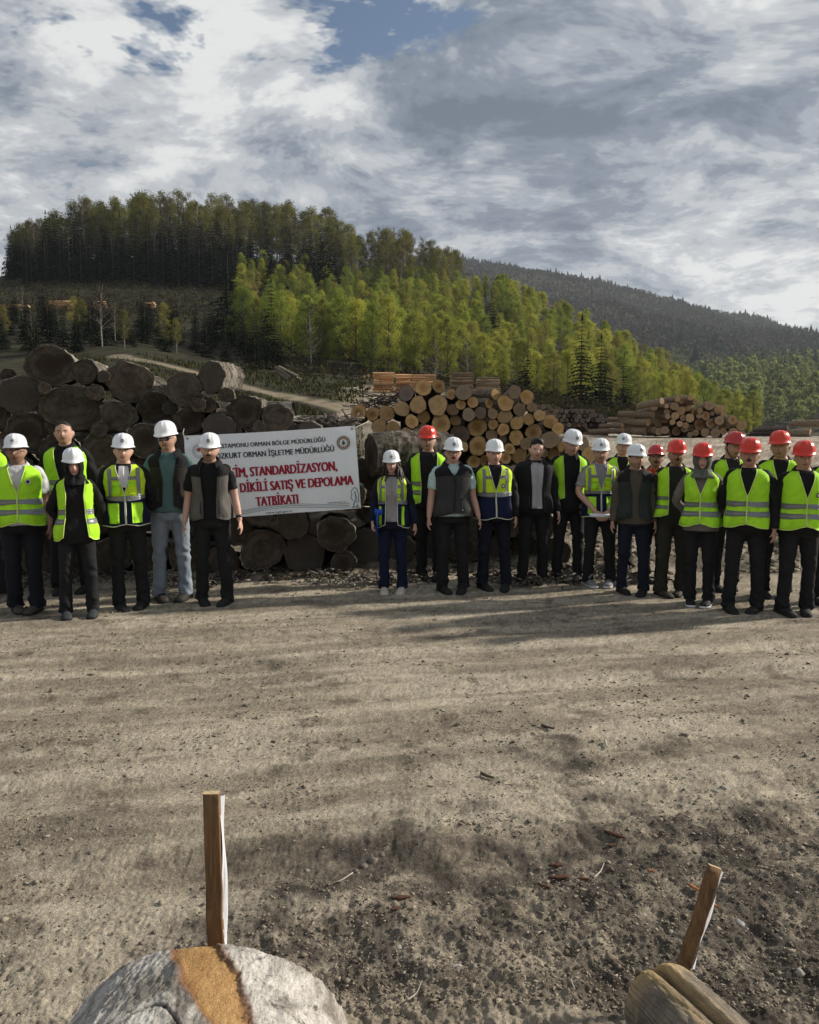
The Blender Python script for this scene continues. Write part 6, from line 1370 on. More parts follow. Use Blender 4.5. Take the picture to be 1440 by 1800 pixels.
BLACK = ('black_cloth', (.012, .012, .013)); BLACKT = ('black_trousers', (.015, .015, .016)); DNAVY = ('dark_navy_cloth', (.010, .013, .026)); OLIVE = ('dark_olive_cloth', (.022, .023, .017))
def simple(**k): return dict(dict(kind='simple', mat=NEON), **k)
def engineer(**k): return dict(dict(kind='engineer', mat=NEON_Y, split=1.135, hem=.86, v=1.17), **k)
def gilet(mat, **k): return dict(dict(kind='gilet', mat=fabric(*mat), hem=.90, v=1.30, neck=.075), **k)
PEOPLE = [
 dict(px=-20, feet=1062, top=733, hat='yellow', top_wear=('long', *BLACK), vest=simple(), trousers=BLACKT, arms='back', skin=(.42, .24, .17), label='person cut off by the left picture edge in a yellow hard hat and green vest'),
 dict(px=36, feet=1082, top=761, hat='white', emblem='ring', glasses='clear', build=1.16, belly=.03, beard=.35, skin=(.26, .135, .085), top_wear=('short', 'white_check_shirt', (.55, .55, .57)), collar_open=.7, vest=simple(v=1.23, badges=((.105, 1.33, .026, 'white'),)), trousers=('black_blue_trousers', (.012, .013, .018)), loose=.012, arms=('back', 'down'), armx=.8, splay=.35, shoes=('brown_trainers', (.06, .05, .04)), label='person with spectacles and white hard hat, white short sleeves under a zipped green vest'),
 dict(px=121, feet=1045, top=738, hair='buzz', face=1.03, build=1.06, skin=(.40, .22, .15), top_wear=('long', *BLACK), collar_h=.05, vest=simple(v=1.18, gap=.035, neck=.09), trousers=BLACKT, arms='back', label='bareheaded person in open green vest behind the one in black headscarf'),
 dict(px=131, feet=1090, top=786, hat='white', sex='f', scarf=('black_scarf', (.008, .008, .009)), skin=(.46, .26, .195), top_wear=('long', *BLACK), top_hem=.80, collar=False, vest=simple(v=1.30, gap=.085, neck=.105, hem=.84, flare=.02), trousers=BLACKT, arms='back', splay=.1, shoes=('grey_boots', (.035, .042, .045)), label='person in black headscarf and white hard hat with the green vest hanging open'),
 dict(px=224, feet=1075, top=760, hat='white', emblem='dark', yaw=.18, skin=(.42, .24, .165), top_wear=('long', *BLACK), front=('white_tee', (.60, .60, .62), .052, 1.26), vest=engineer(gap=.004, v=1.22, hem=.87), trousers=BLACKT, arms='back', splay=.3, label='person in white tee and black jacket under a yellow and navy pocketed vest, at left'),
 dict(px=297, feet=1060, top=738, hat='white', glasses='sun', skin=(.38, .21, .145), beard=.12, top_wear=('short', 'teal_polo', (.085, .155, .150)), vest=gilet(('black_brown_gilet', (.026, .023, .021)), gap=.050, v=1.22, hem=.93, neck=.09, yoke=BLACK), trousers=('washed_grey_jeans', (.23, .27, .32)), arms=('down', 'back'), stance=.025, splay=.3, shoes=('brown_shoes', (.035, .030, .026)), yaw=-.1, label='tall person in sunglasses, teal polo shirt and pale jeans beside the banner'),
 dict(px=373, feet=1066, top=759, hat='white', emblem='dark', beard=.55, moustache=True, skin=(.42, .235, .165), build=1.05, top_wear=('short', 'black_tee', (.009, .009, .010)), collar=False, vest=gilet(('grey_gilet', (.115, .105, .095)), gap=.062, v=1.10, hem=.90, neck=.095, yoke=BLACK), trousers=BLACKT, arms='down', stance=.03, splay=.28, watch=1, label='bearded person in black tee and grey gilet standing in front of the banner'),
 dict(px=691, feet=1046, top=790, hat='white', emblem='ring', sex='f', hair='long', skin=(.44, .25, .185), build=1.05, top_wear=('long', *DNAVY), collar=False, top_hem=.82, front=('grey_shirt', (.28, .265, .265), .075), vest=engineer(gap=.070, v=1.30, neck=.085, hem=.84, badges=((.095, 1.24, .022, 'dark'),)), trousers=('navy_jeans', (.008, .012, .032)), arms=('hold', 'down'), splay=.12, shoes=('cream_boots', (.46, .42, .36)), cream_sole=True, label='person with long brown hair and white hard hat holding a blue folder'),
 dict(px=757, feet=1026, top=747, hat='red', build=1.08, skin=(.34, .185, .125), top_wear=('long', *BLACK), vest=simple(v=1.1, gap=.085, neck=.11), trousers=BLACKT, arms='back', label='person in red hard hat standing behind the moustached person in mint shirt'),
 dict(px=797, feet=1046, top=767, hat='white', emblem='dark', glasses='clear', moustache=True, build=1.14, belly=.015, skin=(.40, .215, .15), top_wear=('short', 'mint_shirt', (.42, .56, .55)), vest=gilet(('dark_grey_gilet', (.040, .040, .040)), gap=.004, v=1.36, hem=.90, yoke=BLACK), trousers=BLACKT, arms='down', splay=.3, stance=.02, label='moustached person in mint short sleeves and closed dark grey gilet'),
 dict(px=871, feet=1041, top=770, hat='white', build=1.12, skin=(.43, .235, .165), top_wear=('long', *BLACK), vest=engineer(gap=.004, v=1.21, hem=.86, pockets=False, badges=((.085, 1.25, .026, 'dark'),)), trousers=('black_navy_trousers', (.009, .010, .017)), arms=('back', 'down'), armx=.8, splay=.3, stance=.035, label='stocky person in white hard hat and zipped yellow over navy vest, hands at sides'),
 dict(px=939, feet=1033, top=771, hair='full', build=1.08, skin=(.44, .25, .18), beard=.2, top_wear=('long', *BLACK), top_name='jacket', front=('light_grey_polo', (.34, .335, .35), .085, .93), collar_open=.6, collar_mat=('light_grey_polo', (.34, .335, .35)), vest=gilet(BLACK, gap=.058, v=1.15, hem=.86, neck=.085), trousers=BLACKT, arms=('back', 'down'), splay=.35, yaw=.05, label='bareheaded dark-haired person in black jacket and light grey polo shirt'),
 dict(px=1001, feet=1028, top=752, hat='white', emblem='dark', skin=(.41, .23, .16), top_wear=('long', *BLACK), collar_h=.05, vest=simple(v=1.0, gap=.075, neck=.10, hem=.98, bands=(), badges=((.13, 1.34, .022, 'white'),)), trousers=BLACKT, arms='back', splay=.3, stance=.02, label='tall person in white hard hat and a short green vest worn open over black'),
 dict(px=1058, feet=1036, top=769, hat='white', emblem='dark', skin=(.40, .22, .155), beard=.2, top_wear=('short', 'grey_tee', (.27, .265, .28)), vest=engineer(gap=.004, v=1.19, hem=.86), trousers=BLACKT, arms='clasp', stance=.03, splay=.3, shoes=('grey_trainers', (.22, .22, .23)), white_sole=True, watch=1, watch_mat=METAL, label='person with clasped hands holding rolled paper, grey tee under yellow and navy vest'),
 dict(px=1090, feet=1016, top=761, hat='white', emblem='dark', skin=(.44, .25, .18), top_wear=('long', *BLACK), vest=simple(v=1.2, badges=((.10, 1.33, .022, 'white'),)), trousers=BLACKT, arms='back', label='person in white hard hat looking over the shoulder of the one with clasped hands'),
 dict(px=1117, feet=1049, top=779, hat='white', emblem='dark', skin=(.36, .20, .135), beard=.3, top_wear=('long', 'olive_shirt', (.085, .075, .055)), vest=gilet(('dark_green_gilet', (.030, .038, .036)), gap=.040, v=1.2, hem=.90, neck=.085, yoke=BLACK), trousers=('dark_blue_jeans', (.012, .015, .027)), arms='down', armx=.75, yaw=-.15, splay=.3, label='person in white hard hat, olive long sleeves and dark green gilet'),
 dict(px=1152, feet=1030, top=781, hat='dark_red', skin=(.23, .12, .075), moustache=True, top_wear=('long', 'orange_shirt', (.42, .06, .02)), trousers=BLACKT, arms='back', label='person in a glossy dark red hard hat and orange shirt half hidden behind others'),
 dict(px=1186, feet=1052, top=771, hat='red', moustache=True, beard=.2, skin=(.27, .145, .09), build=1.05, top_wear=('long', *OLIVE), vest=simple(v=1.15, gap=.088, neck=.10, hem=.92), trousers=('olive_trousers', (.030, .029, .021)), loose=.014, arms='back', splay=.4, shoes=('brown_boots', (.045, .037, .026)), label='moustached person in red hard hat with green vest open over dark olive work clothes'),
 dict(px=1236, feet=1069, top=777, hat='red', sex='f', scarf=('sage_scarf', (.115, .125, .100)), skin=(.48, .28, .21), top_wear=('long', 'grey_brown_coat', (.16, .14, .125)), collar=False, top_hem=.84, vest=simple(v=1.25, hem=.90, neck=.085), trousers=BLACKT, arms='back', splay=.15, shoes=('black_sneakers', (.015, .015, .015)), white_sole=True, yaw=-.12, label='person in sage green headscarf and red hard hat with zipped green vest'),
 dict(px=1280, feet=1042, top=757, hat='dark_red', strap=True, skin=(.34, .185, .125), top_wear=('long', 'charcoal_shirt', (.03, .03, .032)), vest=simple(v=1.2), trousers=BLACKT, arms='back', label='person with chin strap on a dark red hard hat, behind the front row'),
 dict(px=1315, feet=1080, top=768, hat='red', moustache=True, skin=(.34, .185, .125), build=1.06, top_wear=('long', *BLACK), vest=simple(v=1.21), trousers=BLACKT, arms=('back', 'down'), splay=.35, stance=.035, yaw=-.12, foot=(-.06, .02), label='moustached person in red hard hat with black sleeve badge and zipped green vest'),
 dict(px=1369, feet=1056, top=755, hat='red', build=1.14, face=1.06, skin=(.33, .18, .12), top_wear=('long', *BLACK), vest=simple(v=1.2), trousers=BLACKT, arms='back', label='large person in a red hard hat standing taller behind the front row at right'),
 dict(px=1409, feet=1086, top=772, hat='red', build=1.04, skin=(.36, .20, .135), top_wear=('long', *BLACK), vest=simple(v=1.22, badges=((.105, 1.25, .024, 'dark'),)), trousers=BLACKT, arms=('back', 'down'), splay=.25, stance=.02, label='front-row person in red hard hat with two badges on the green vest'),
 dict(px=1461, feet=1068, top=765, hat='red', skin=(.34, .185, .125), top_wear=('long', *BLACK), vest=simple(v=1.2), trousers=BLACKT, arms='down', label='person cut off by the right picture edge in red hard hat and green vest'),
]
_built = []
for i, d in enumerate(PEOPLE):
    d['seed'] = 100 + i * 3; _q = random.Random(i * 7 + 1); d.setdefault('stance', _q.uniform(-.01, .035)); d.setdefault('foot', (_q.uniform(-.05, .04), _q.uniform(-.05, .04))); d['yaw'] = d.get('yaw', 0) + _q.uniform(-.14, .14); _built.append(build_person(d))
run_remesh()

def held(fig_i, name, label, cat, V, F, mat):
    """a thing in someone's hand: built in that person's frame, left at top level"""
    root, fig = _built[fig_i]; bpy.context.view_layer.update(); M = root.matrix_world
    V = np.array([M @ Vector(v) for v in V]); c = V.mean(0); o = obj(name, mesh_np(name, V - c, F), mat); o.location = c; return tag(o, label, cat)
_w = [a for a in _built[7][1].arms() if a[0] < 0][0][4]
V, F = box(0, 0, 0, .012, .22, .30); R = np.array(Matrix.Rotation(.25, 3, 'Z') @ Matrix.Rotation(.3, 3, 'X')); held(7, 'folder', 'dark blue folder held at the hip by the long-haired person', 'folder', V @ R.T + _w + (.05, -.02, .0), F, plain('blue_folder', (.012, .06, .30), .5, .4))
V, F = box(0, 0, 0, .10, .01, .07); held(7, 'booklet', 'bright blue booklet tucked above the folder', 'booklet', V + _w + (.085, -.10, .13), F, plain('blue_cover', (.01, .07, .42), .5, .4))
_w = np.array([0, -.235, .885]); held(13, 'paper_roll', 'white paper roll held in clasped hands', 'paper', *tube([_w + (-.15, 0, .01), _w, _w + (.15, -.01, 0)], .022, 12), plain('white_paper', (.72, .74, .78), .8, .2))
_w = [a for a in _built[3][1].arms() if a[0] < 0][0][4]
held(3, 'glove', 'small blue glove showing beside the open green vest', 'glove', *tube([_w + (-.13, -.06, -.05), _w + (-.10, -.05, 0.0), _w + (-.06, -.03, .02)], [.02, .028, .02], 8), plain('blue_glove', (.02, .11, .5), .6, .3))

# ------------------------------------------------------------------ foreground logs, stakes, litter
def fore_log():
    """thick pale beech log end, a strip of bark torn off to orange wood"""
    R0, ang, nz_, nth = .268, .03, 130, 200
    c_far = np.array([(368 - CX) / FPX * 1.80, 1.80]); L = 1.35; t = np.concatenate([np.linspace(0, .36, 150), np.linspace(.36, 1, 31)[1:]]); nz_ = len(t)
    th = np.concatenate([np.linspace(-1.45, 1.45, 321), np.linspace(1.45, 2 * np.pi - 1.45, 41)[1:-1]]); nth = len(th)   # th 0 = up
    T_, TH = np.meshgrid(t, th, indexing='ij'); s = T_ * L
    wide = 1 + .22 * s + .03 * np.exp(-((s - .30) / .15) ** 2) - .02 * np.exp(-(s / .02) ** 2)
    lump = 1 + .030 * fbm(np.stack([np.cos(TH).ravel() * 1.3, np.sin(TH).ravel() * 1.3, s.ravel() * 1.5], -1), 4, .6).reshape(s.shape)
    edge = .05 * fbm(np.stack([np.sin(TH).ravel() * 9, s.ravel() * 14, 0 * s.ravel()], -1), 5, .7).reshape(s.shape)
    mid = -.13 + 1.5 * s; half = .155 + .03 * np.sin(s * 14)
    d = TH.copy(); d[d > np.pi] -= 2 * np.pi
    bare = 1 - smooth(half - .004, half + .004, np.abs(d - mid + .25 * edge) + edge * .8)
    crack = np.exp(-((s - .27 - .10 * (d + .3) - .05 * np.sin(d * 9)) / .0045) ** 2) * smooth(-.72, -.45, d) * (1 - smooth(-.02, .12, d))
    knot = np.exp(-(((d + .16) / .05) ** 2 + ((s - .11 - .35 * (d + .16)) / .045) ** 2))
    fine = .0045 * fbm(np.stack([np.sin(TH).ravel() * 26, s.ravel() * 30, np.cos(TH).ravel() * 26], -1), 4, .75).reshape(s.shape) * (1 - .6 * bare)
    boxy = 1.0
    r = R0 * wide * lump * boxy - .008 * bare + fine - .007 * crack + .012 * knot
    x = c_far[0] - .022 + r * 1.30 * np.sin(TH) + s * math.sin(ang); y = c_far[1] - s * math.cos(ang) ; g0 = .0
    z = .243 + r * np.cos(TH)
    V = np.stack([x, y, z], -1).reshape(-1, 3); base = np.array([c_far[0], c_far[1] - L / 2, 0]); n = len(V); k = np.arange(nth); k2 = (k + 1) % nth
    ctr = V[:nth].mean(0); ctr2 = V[-nth:].mean(0)
    me = mesh_np('fore_log', np.concatenate([V, [ctr], [ctr2]]) - base, [gridF(nz_, nth, True)[:, ::-1], np.stack([np.full(nth, n), k, k2], -1).astype(np.int32), np.stack([np.full(nth, n + 1), (nz_ - 1) * nth + k2, (nz_ - 1) * nth + k], -1).astype(np.int32)], True)
    fattr(me, 'along', np.concatenate([s.ravel(), [0, L]])); fattr(me, 'bare', np.concatenate([bare.ravel(), [1, 1]])); fattr(me, 'crack', np.concatenate([np.clip(crack + knot * .5, 0, 1).ravel(), [0, 0]])); fattr(me, 'edge', np.concatenate([(np.exp(-((np.abs(d - mid + .25 * edge) + edge * .8 - half) / .03) ** 2)).ravel(), [0, 0]]))
    m = NT('torn_beech_bark'); co = m.coord(); lo = m.mapping(co, (1, .6, 1))
    pat = m.noise(m.mapping(co, (1, .6, 1)), 9, 8, .72, .8); fib = m.noise(lo, 90, 5, .75); spot = m.noise(co, 24, 6, .75, .4); crackle = m.voronoi(m.mapping(co, (1, .6, 1)), 140, 'DISTANCE_TO_EDGE')
    bark = m.mix(m.ramp(pat, [(.40, 0), (.57, 1)]), (.21, .188, .160), (.60, .57, .52)); bark = m.mix(m.ramp(spot, [(.56, 0), (.64, .85)]), bark, (.075, .065, .055)); bark = m.mix(1.0, bark, m.ramp(fib, [(.3, .78), (.7, 1.2)]), 'MULTIPLY')
    wood = m.mix(m.ramp(pat, [(.35, 0), (.65, 1)]), (.36, .20, .075), (.50, .315, .135)); wood = m.mix(m.ramp(crackle, [(0, .45), (.05, 0)]), wood, (.16, .085, .035)); wood = m.mix(1.0, wood, m.ramp(fib, [(.3, .8), (.7, 1.2)]), 'MULTIPLY')
    c = m.mix(m.attr('bare'), bark, wood); c = m.mix(m.math('MULTIPLY', m.attr('edge'), .75), c, (.17, .07, .035)); c = m.mix(m.math('MULTIPLY', m.attr('crack'), .9), c, (.035, .022, .016))
    h = m.math('ADD', fib, m.math('ADD', m.math('MULTIPLY', spot, .6), m.math('MULTIPLY', m.math('MINIMUM', crackle, .06), 4)))
    m.bsdf(c, .85, m.bump(h, .6, .012), .2)
    o = obj('log', me, m.m); o.location = base; tag(o, 'thick grey-white log in the near foreground with a torn orange bark strip', 'log')
fore_log()
def split_log():
    """thin forked log at the bottom right, a deep split along its top"""
    a = np.array(P(1138, 1712, 2.12)); a[2] = .150; ax = np.array([.42, -1.0, -.02]); ax /= np.linalg.norm(ax); sd_ = np.cross(ax, [0, 0, 1]); sd_ /= np.linalg.norm(sd_); up = np.cross(sd_, ax)
    nz_, nth, L = 150, 200, .95; t = np.linspace(0, 1, nz_) ** 1.4; th = np.linspace(0, 2 * np.pi, nth, endpoint=False); T_, TH = np.meshgrid(t, th, indexing='ij'); s = T_ * L; d = TH.copy(); d[d > np.pi] -= 2 * np.pi
    r = .108 * (1 + .05 * s) * np.sqrt(np.clip(1 - np.clip(1 - s / .075, 0, 1) ** 2.4, .02, 1))
    r = r * (1 + .05 * fbm(np.stack([np.cos(TH).ravel() * 1.5, np.sin(TH).ravel() * 1.5, s.ravel() * 3], -1), 3).reshape(s.shape)) * (1 + .14 * np.abs(np.sin(TH)) ** 2)
    g = np.exp(-((d + .10 - .12 * np.sin(s * 7)) / (.15 - .05 * smooth(0, .6, s))) ** 2) * smooth(-.01, .03, s); r = r - .075 * g
    rub = smooth(.12, .02, s) * smooth(1.6, .9, np.abs(d)) * (1 - g) + .75 * np.exp(-((np.abs(d + .1) - .30) / .12) ** 2) * smooth(.7, .1, s)
    r += .004 * fbm(np.stack([np.sin(TH).ravel() * 10, s.ravel() * 22, np.cos(TH).ravel() * 10], -1), 4, .75).reshape(s.shape)
    V = a + s[..., None] * ax + (r * np.sin(TH))[..., None] * sd_ * -1 + (r * np.cos(TH))[..., None] * up; V = V.reshape(-1, 3); base = np.array([a[0], a[1], 0])
    n = len(V); k = np.arange(nth); k2 = (k + 1) % nth
    me = mesh_np('split_log', np.concatenate([V, [V[:nth].mean(0)], [V[-nth:].mean(0)]]) - base, [gridF(nz_, nth, True), np.stack([np.full(nth, n), k2, k], -1).astype(np.int32), np.stack([np.full(nth, n + 1), (nz_ - 1) * nth + k, (nz_ - 1) * nth + k2], -1).astype(np.int32)], True)
    cattr(me, 'wrap', np.concatenate([np.stack([np.sin(TH), np.cos(TH), s * 2], -1).reshape(-1, 3), [[0, 1, 0], [0, 1, 2]]])); fattr(me, 'bare', np.concatenate([np.clip(rub, 0, 1).ravel(), [1, 0]])); fattr(me, 'crack', np.concatenate([g.ravel(), [0, 0]]))
    m = NT('grey_split_bark'); co = m.coord(); wr = m.attr('wrap', 'Color'); pat = m.noise(co, 11, 7, .72, .6); fib = m.noise(m.mapping(wr, (1, 1, .18)), 16, 6, .75, .4)
    c = m.mix(m.ramp(pat, [(.34, 0), (.66, 1)]), (.14, .115, .090), (.36, .305, .235)); c = m.mix(m.math('MULTIPLY', m.attr('bare'), m.ramp(pat, [(.3, .5), (.6, 1)])), c, (.52, .37, .17)); c = m.mix(m.attr('crack'), c, (.060, .028, .014)); c = m.mix(1.0, c, m.ramp(fib, [(.3, .55), (.7, 1.35)]), 'MULTIPLY')
    m.bsdf(c, .85, m.bump(m.math('ADD', fib, pat), .8, .015), .2); o = obj('log', me, m.m); o.location = base; tag(o, 'thin grey log split along its top at the bottom right corner', 'log')
split_log()
def stake(base, top, w, dpt, label, plabel, lean_x):
    base, top = np.array(base), np.array(top); ax = top - base; L = np.linalg.norm(ax); ax /= L; sx = np.array([1, 0, 0]) - ax * ax[0]; sx /= np.linalg.norm(sx); sy = np.cross(ax, sx)
    n = 14; V = []; rs = np.random.RandomState(int(L * 999))
    for q in np.linspace(0, 1, n):
        c = base + ax * L * q + sx * .0012 * rs.normal(); V.append([c + sx * (a * w / 2) + sy * (b * dpt / 2) for a, b in ((-1, -1), (-.86, -1.06), (.86, -1.06), (1, -1), (1, 1), (-1, 1))])
    V = np.array(V).reshape(-1, 3); F = [gridF(n, 6, True), np.array([[(n - 1) * 6 + q for q in range(6)]]).astype(np.int32)[:, :4], np.array([[(n - 1) * 6, (n - 1) * 6 + 3, (n - 1) * 6 + 4, (n - 1) * 6 + 5]], np.int32)]
    e = empty('stake', tuple(base)); m = NT('weathered_lath'); co = m.coord(); gr = m.noise(m.mapping(co, (1, 1, .08)), 90, 5, .6, .8); sp = m.noise(co, 14, 4, .6)
    c = m.mix(m.ramp(gr, [(.35, 0), (.65, 1)]), (.115, .060, .026), (.215, .125, .058)); c = m.mix(m.ramp(sp, [(.56, 0), (.66, .6)]), c, (.07, .036, .018)); m.bsdf(c, .7, m.bump(gr, .3, .006), .25)
    obj('lath', mesh_np('lath', V - base, F), m.m, e)
    Vt = np.array([top + sx * (a * w / 2) + sy * (b * dpt / 2) + ax * .0012 for a, b in ((-1, -1), (1, -1), (1, 1), (-1, 1))]); obj('sawn_top', mesh_np('sawn_top', Vt - base, np.array([[0, 1, 2, 3]])), plain('pale_sawn_wood', (.50, .38, .22), .8, .2, .2, 80), e)
    # label sheet folded round the right edge
    q = np.linspace(.38, .985, 16); rows = []
    for k_, (a, b) in enumerate(((1.02 + .3 * lean_x, .2), (1.10 + .3 * lean_x, 1.1), (1.42 + .4 * lean_x, 1.25), (1.30 + .4 * lean_x, 1.9), (.2, 1.9))):
        rows.append([base + ax * L * t_ + sx * (a * w / 2 + .0035 * math.sin(t_ * 17 + k_)) + sy * (b * dpt / 2) for t_ in q])
    obj('paper_label', mesh_np('paper_label', np.array(rows).reshape(-1, 3) - base, gridF(5, 16), True), plain('white_plastic_label', (.74, .76, .80), .5, .4, .05), e, None); e.children[-1]['label'] = plabel
    tag(e, label, 'stake'); return e
_s = P(372, 1394, 1.93); stake((_s.x + .004, 1.93, gz(_s.x, 1.93) - .05), (_s.x, 1.93, _s.z), .041, .020, 'upright brown wooden lath standing behind the thick grey-white log', 'white sheet wrapped round the edge', 0)
_b, _t = P(1202, 1700, 2.24), P(1257, 1524, 2.30); _d = (np.array(_b) - np.array(_t)); _b2 = np.array(_b) + _d * (_b.z - .0 + .05) / max(.05, (_t.z - _b.z)); stake(_b2, tuple(_t), .040, .018, 'leaning brown wooden lath behind the thin split log', 'white sheet wrapped round the edge', 1)

# stones, bark plates, chips and twigs that can be picked out one by one
STONE = plain('stone', (.15, .130, .105), .9, .2, .3, 18, .3); STONE_L = plain('pale_stone', (.30, .275, .235), .9, .2, .25, 18, .3); CHIP = plain('orange_wood_chip', (.36, .15, .05), .8, .2, .3, 40, .3); PLATE = plain('red_brown_bark', (.095, .048, .032), .9, .15, .35, 30, .4); TWG = plain('pale_twig', (.40, .36, .30), .85, .2, .2, 40); SLATE = plain('grey_flake', (.30, .29, .27), .7, .3, .25, 25, .3); DTW = plain('dark_stick', (.09, .07, .05), .9, .2, .2, 40)
def pebble(seed, sx, sy, sz):
    bm = bmesh.new(); bmesh.ops.create_icosphere(bm, subdivisions=2, radius=1); co = np.array([v.co for v in bm.verts]); F = np.array([[v.index for v in f.verts] for f in bm.faces], np.int32); bm.free()
    r = 1 + .55 * fbm(co * 1.1 + seed * 3.1, 3) + .08 * np.random.RandomState(seed).normal(size=len(co)); return co * r[:, None] * (sx, sy, sz), F
def on_ground(px, py): p = G(px, py); return p.x, p.y, gz(p.x, p.y)
for i, (px, py, r, m, lb) in enumerate(((640, 1508, .028, STONE, 'dark clod at the left of the stone cluster in the rut'), (656, 1500, .034, STONE, 'largest dark clod of the stone cluster in the rut'), (672, 1492, .026, STONE, 'clod at the right of the stone cluster in the rut'), (625, 1517, .020, STONE, 'small clod at the lower end of the stone cluster'), (650, 1522, .018, STONE, 'small flat clod below the stone cluster'),
        (1256, 1388, .034, STONE_L, 'left rounded stone of the pair in the hollow'), (1272, 1384, .030, STONE_L, 'right rounded stone of the pair in the hollow'), (720, 1306, .022, STONE, 'lone dark stone on the dry yard'), (1405, 1720, .026, STONE_L, 'pale stone near the bottom right corner'), (1240, 1745, .012, STONE_L, 'tiny pale stone right of the split log'), (1180, 1640, .016, STONE_L, 'small pale stone left of the leaning lath'), (4, 1194, .030, STONE_L, 'pale stone at the left picture edge'), (700, 1668, .020, SLATE, 'pale curled flake on the dark soil in mid foreground'), (802, 1703, .030, SLATE, 'flat grey stone flake in the dark soil'), (1302, 1612, .032, SLATE, 'flat grey flake right of the leaning lath'), (1316, 1620, .020, STONE_L, 'small white flake beside the flat grey flake'), (540, 1518, .016, STONE_L, 'small pale stone in the rut left of the clods'), (930, 1445, .020, STONE, 'small stone on the ridge in mid foreground'), (1010, 1770, .018, STONE, 'stone low in the foreground left of the split log'), (160, 1500, .020, STONE, 'clod on the dark patch at left foreground'))):
    x, y, z = on_ground(px, py); r *= .72; V, F = pebble(i + 1, r, r * .85, r * (.6 if m is not SLATE else .28)); o = obj('stone', mesh_np('stone', V, F, False), m); o.location = (x, y, z - r * .10); o.rotation_euler = (.2 * math.sin(i * 3), .2 * math.cos(i * 5), i * 1.7); tag(o, lb, 'stone', 'stones on the yard')
def flake(px, py, l, w, ang, m, name, lb, cat, tilt=.15):
    l *= .8; w *= .55
    x, y, z = on_ground(px, py); n = 9; q = np.linspace(-1, 1, n); rs = np.random.RandomState(int(px + py)); wv = w * (1 - np.abs(q) ** 2.2 * .75) * (1 + .25 * rs.normal(size=n))
    A = np.stack([q * l, wv, .25 * w * np.cos(q * 2) + .1 * w * rs.normal(size=n)], -1); M_ = np.stack([q * l, 0 * q, .45 * w + 0 * q], -1); B = np.stack([q * l, -wv * .9, .1 * w + .1 * w * rs.normal(size=n)], -1)
    top = np.concatenate([A, M_, B]); bot = top - (0, 0, .004 + .15 * w); F = [gridF(3, n), gridF(3, n, off=3 * n)[:, ::-1]]; rim = np.concatenate([np.arange(n), [2 * n - 1], 2 * n + np.arange(n)[::-1], [n], [0]]); F.append(np.stack([rim[:-1], rim[:-1] + 3 * n, rim[1:] + 3 * n, rim[1:]], -1).astype(np.int32))
    o = obj(name, mesh_np(name, np.concatenate([top, bot]), F), m); o.location = (x, y, z + .012); o.rotation_euler = (tilt, .05, ang); tag(o, lb, cat)
flake(1145, 1535, .018, .008, .1, CHIP, 'wood_chip', 'small orange wood chip lying apart on dark soil', 'wood chip')
flake(1220, 1570, .034, .011, -.9, CHIP, 'wood_chip', 'orange splinter left of the leaning lath', 'wood chip'); flake(1254, 1598, .030, .012, -.8, CHIP, 'wood_chip', 'orange splinter right of the leaning lath', 'wood chip')
flake(978, 1510, .040, .018, .2, PLATE, 'bark_piece', 'upper small red-brown bark piece in mid foreground', 'bark'); flake(985, 1537, .060, .020, .15, PLATE, 'bark_piece', 'largest red-brown bark plate in mid foreground', 'bark'); flake(1030, 1541, .045, .008, -.05, PLATE, 'bark_piece', 'thin bark strip right of the largest bark plate', 'bark')
flake(958, 1566, .030, .012, -.4, PLATE, 'bark_piece', 'small bark piece below the largest bark plate', 'bark'); flake(705, 1585, .050, .014, .2, PLATE, 'bark_piece', 'red-brown bark strip left of mid foreground', 'bark'); flake(695, 1605, .025, .012, .5, PLATE, 'bark_piece', 'curled bark bit under the left bark strip', 'bark'); flake(1080, 1470, .06, .02, -.6, PLATE, 'bark_piece', 'weathered reddish bark patch high in the right foreground', 'bark'); flake(1075, 1740 - 260, .03, .012, .3, PLATE, 'bark_piece', 'small bark bit under the reddish bark patch', 'bark')
def twig(pts, r, m, lb):
    q = [np.array(on_ground(*p)) + (0, 0, .012) for p in pts]; c = q[0].copy(); o = obj('twig', Bag().add(*tube(spline([a - c for a in q], 14), np.linspace(r, r * .5, 14), 6)).mesh('twig'), m); o.location = c; tag(o, lb, 'twig')
twig([(1044, 1548), (1056, 1530), (1062, 1515)], .0035, TWG, 'pale curved twig beside the red-brown bark plates'); twig([(716, 1765), (732, 1752), (741, 1738)], .003, TWG, 'thin pale twig low in mid foreground'); twig([(952, 1284), (964, 1287), (975, 1289)], .010, DTW, 'short dark stick lying on the dry yard'); twig([(846, 1361), (858, 1366), (869, 1368)], .010, DTW, 'broken brown stick on the yard left of the forked bit'); twig([(1064, 1310), (1066, 1318), (1068, 1322)], .008, TWG, 'small forked pale stick on the yard')
twig([(620, 1525), (600, 1545), (585, 1549)], .003, TWG, 'thin twig near the clods in the rut'); twig([(1010, 1760), (1003, 1740)], .003, TWG, 'short twig left of the thin split log')
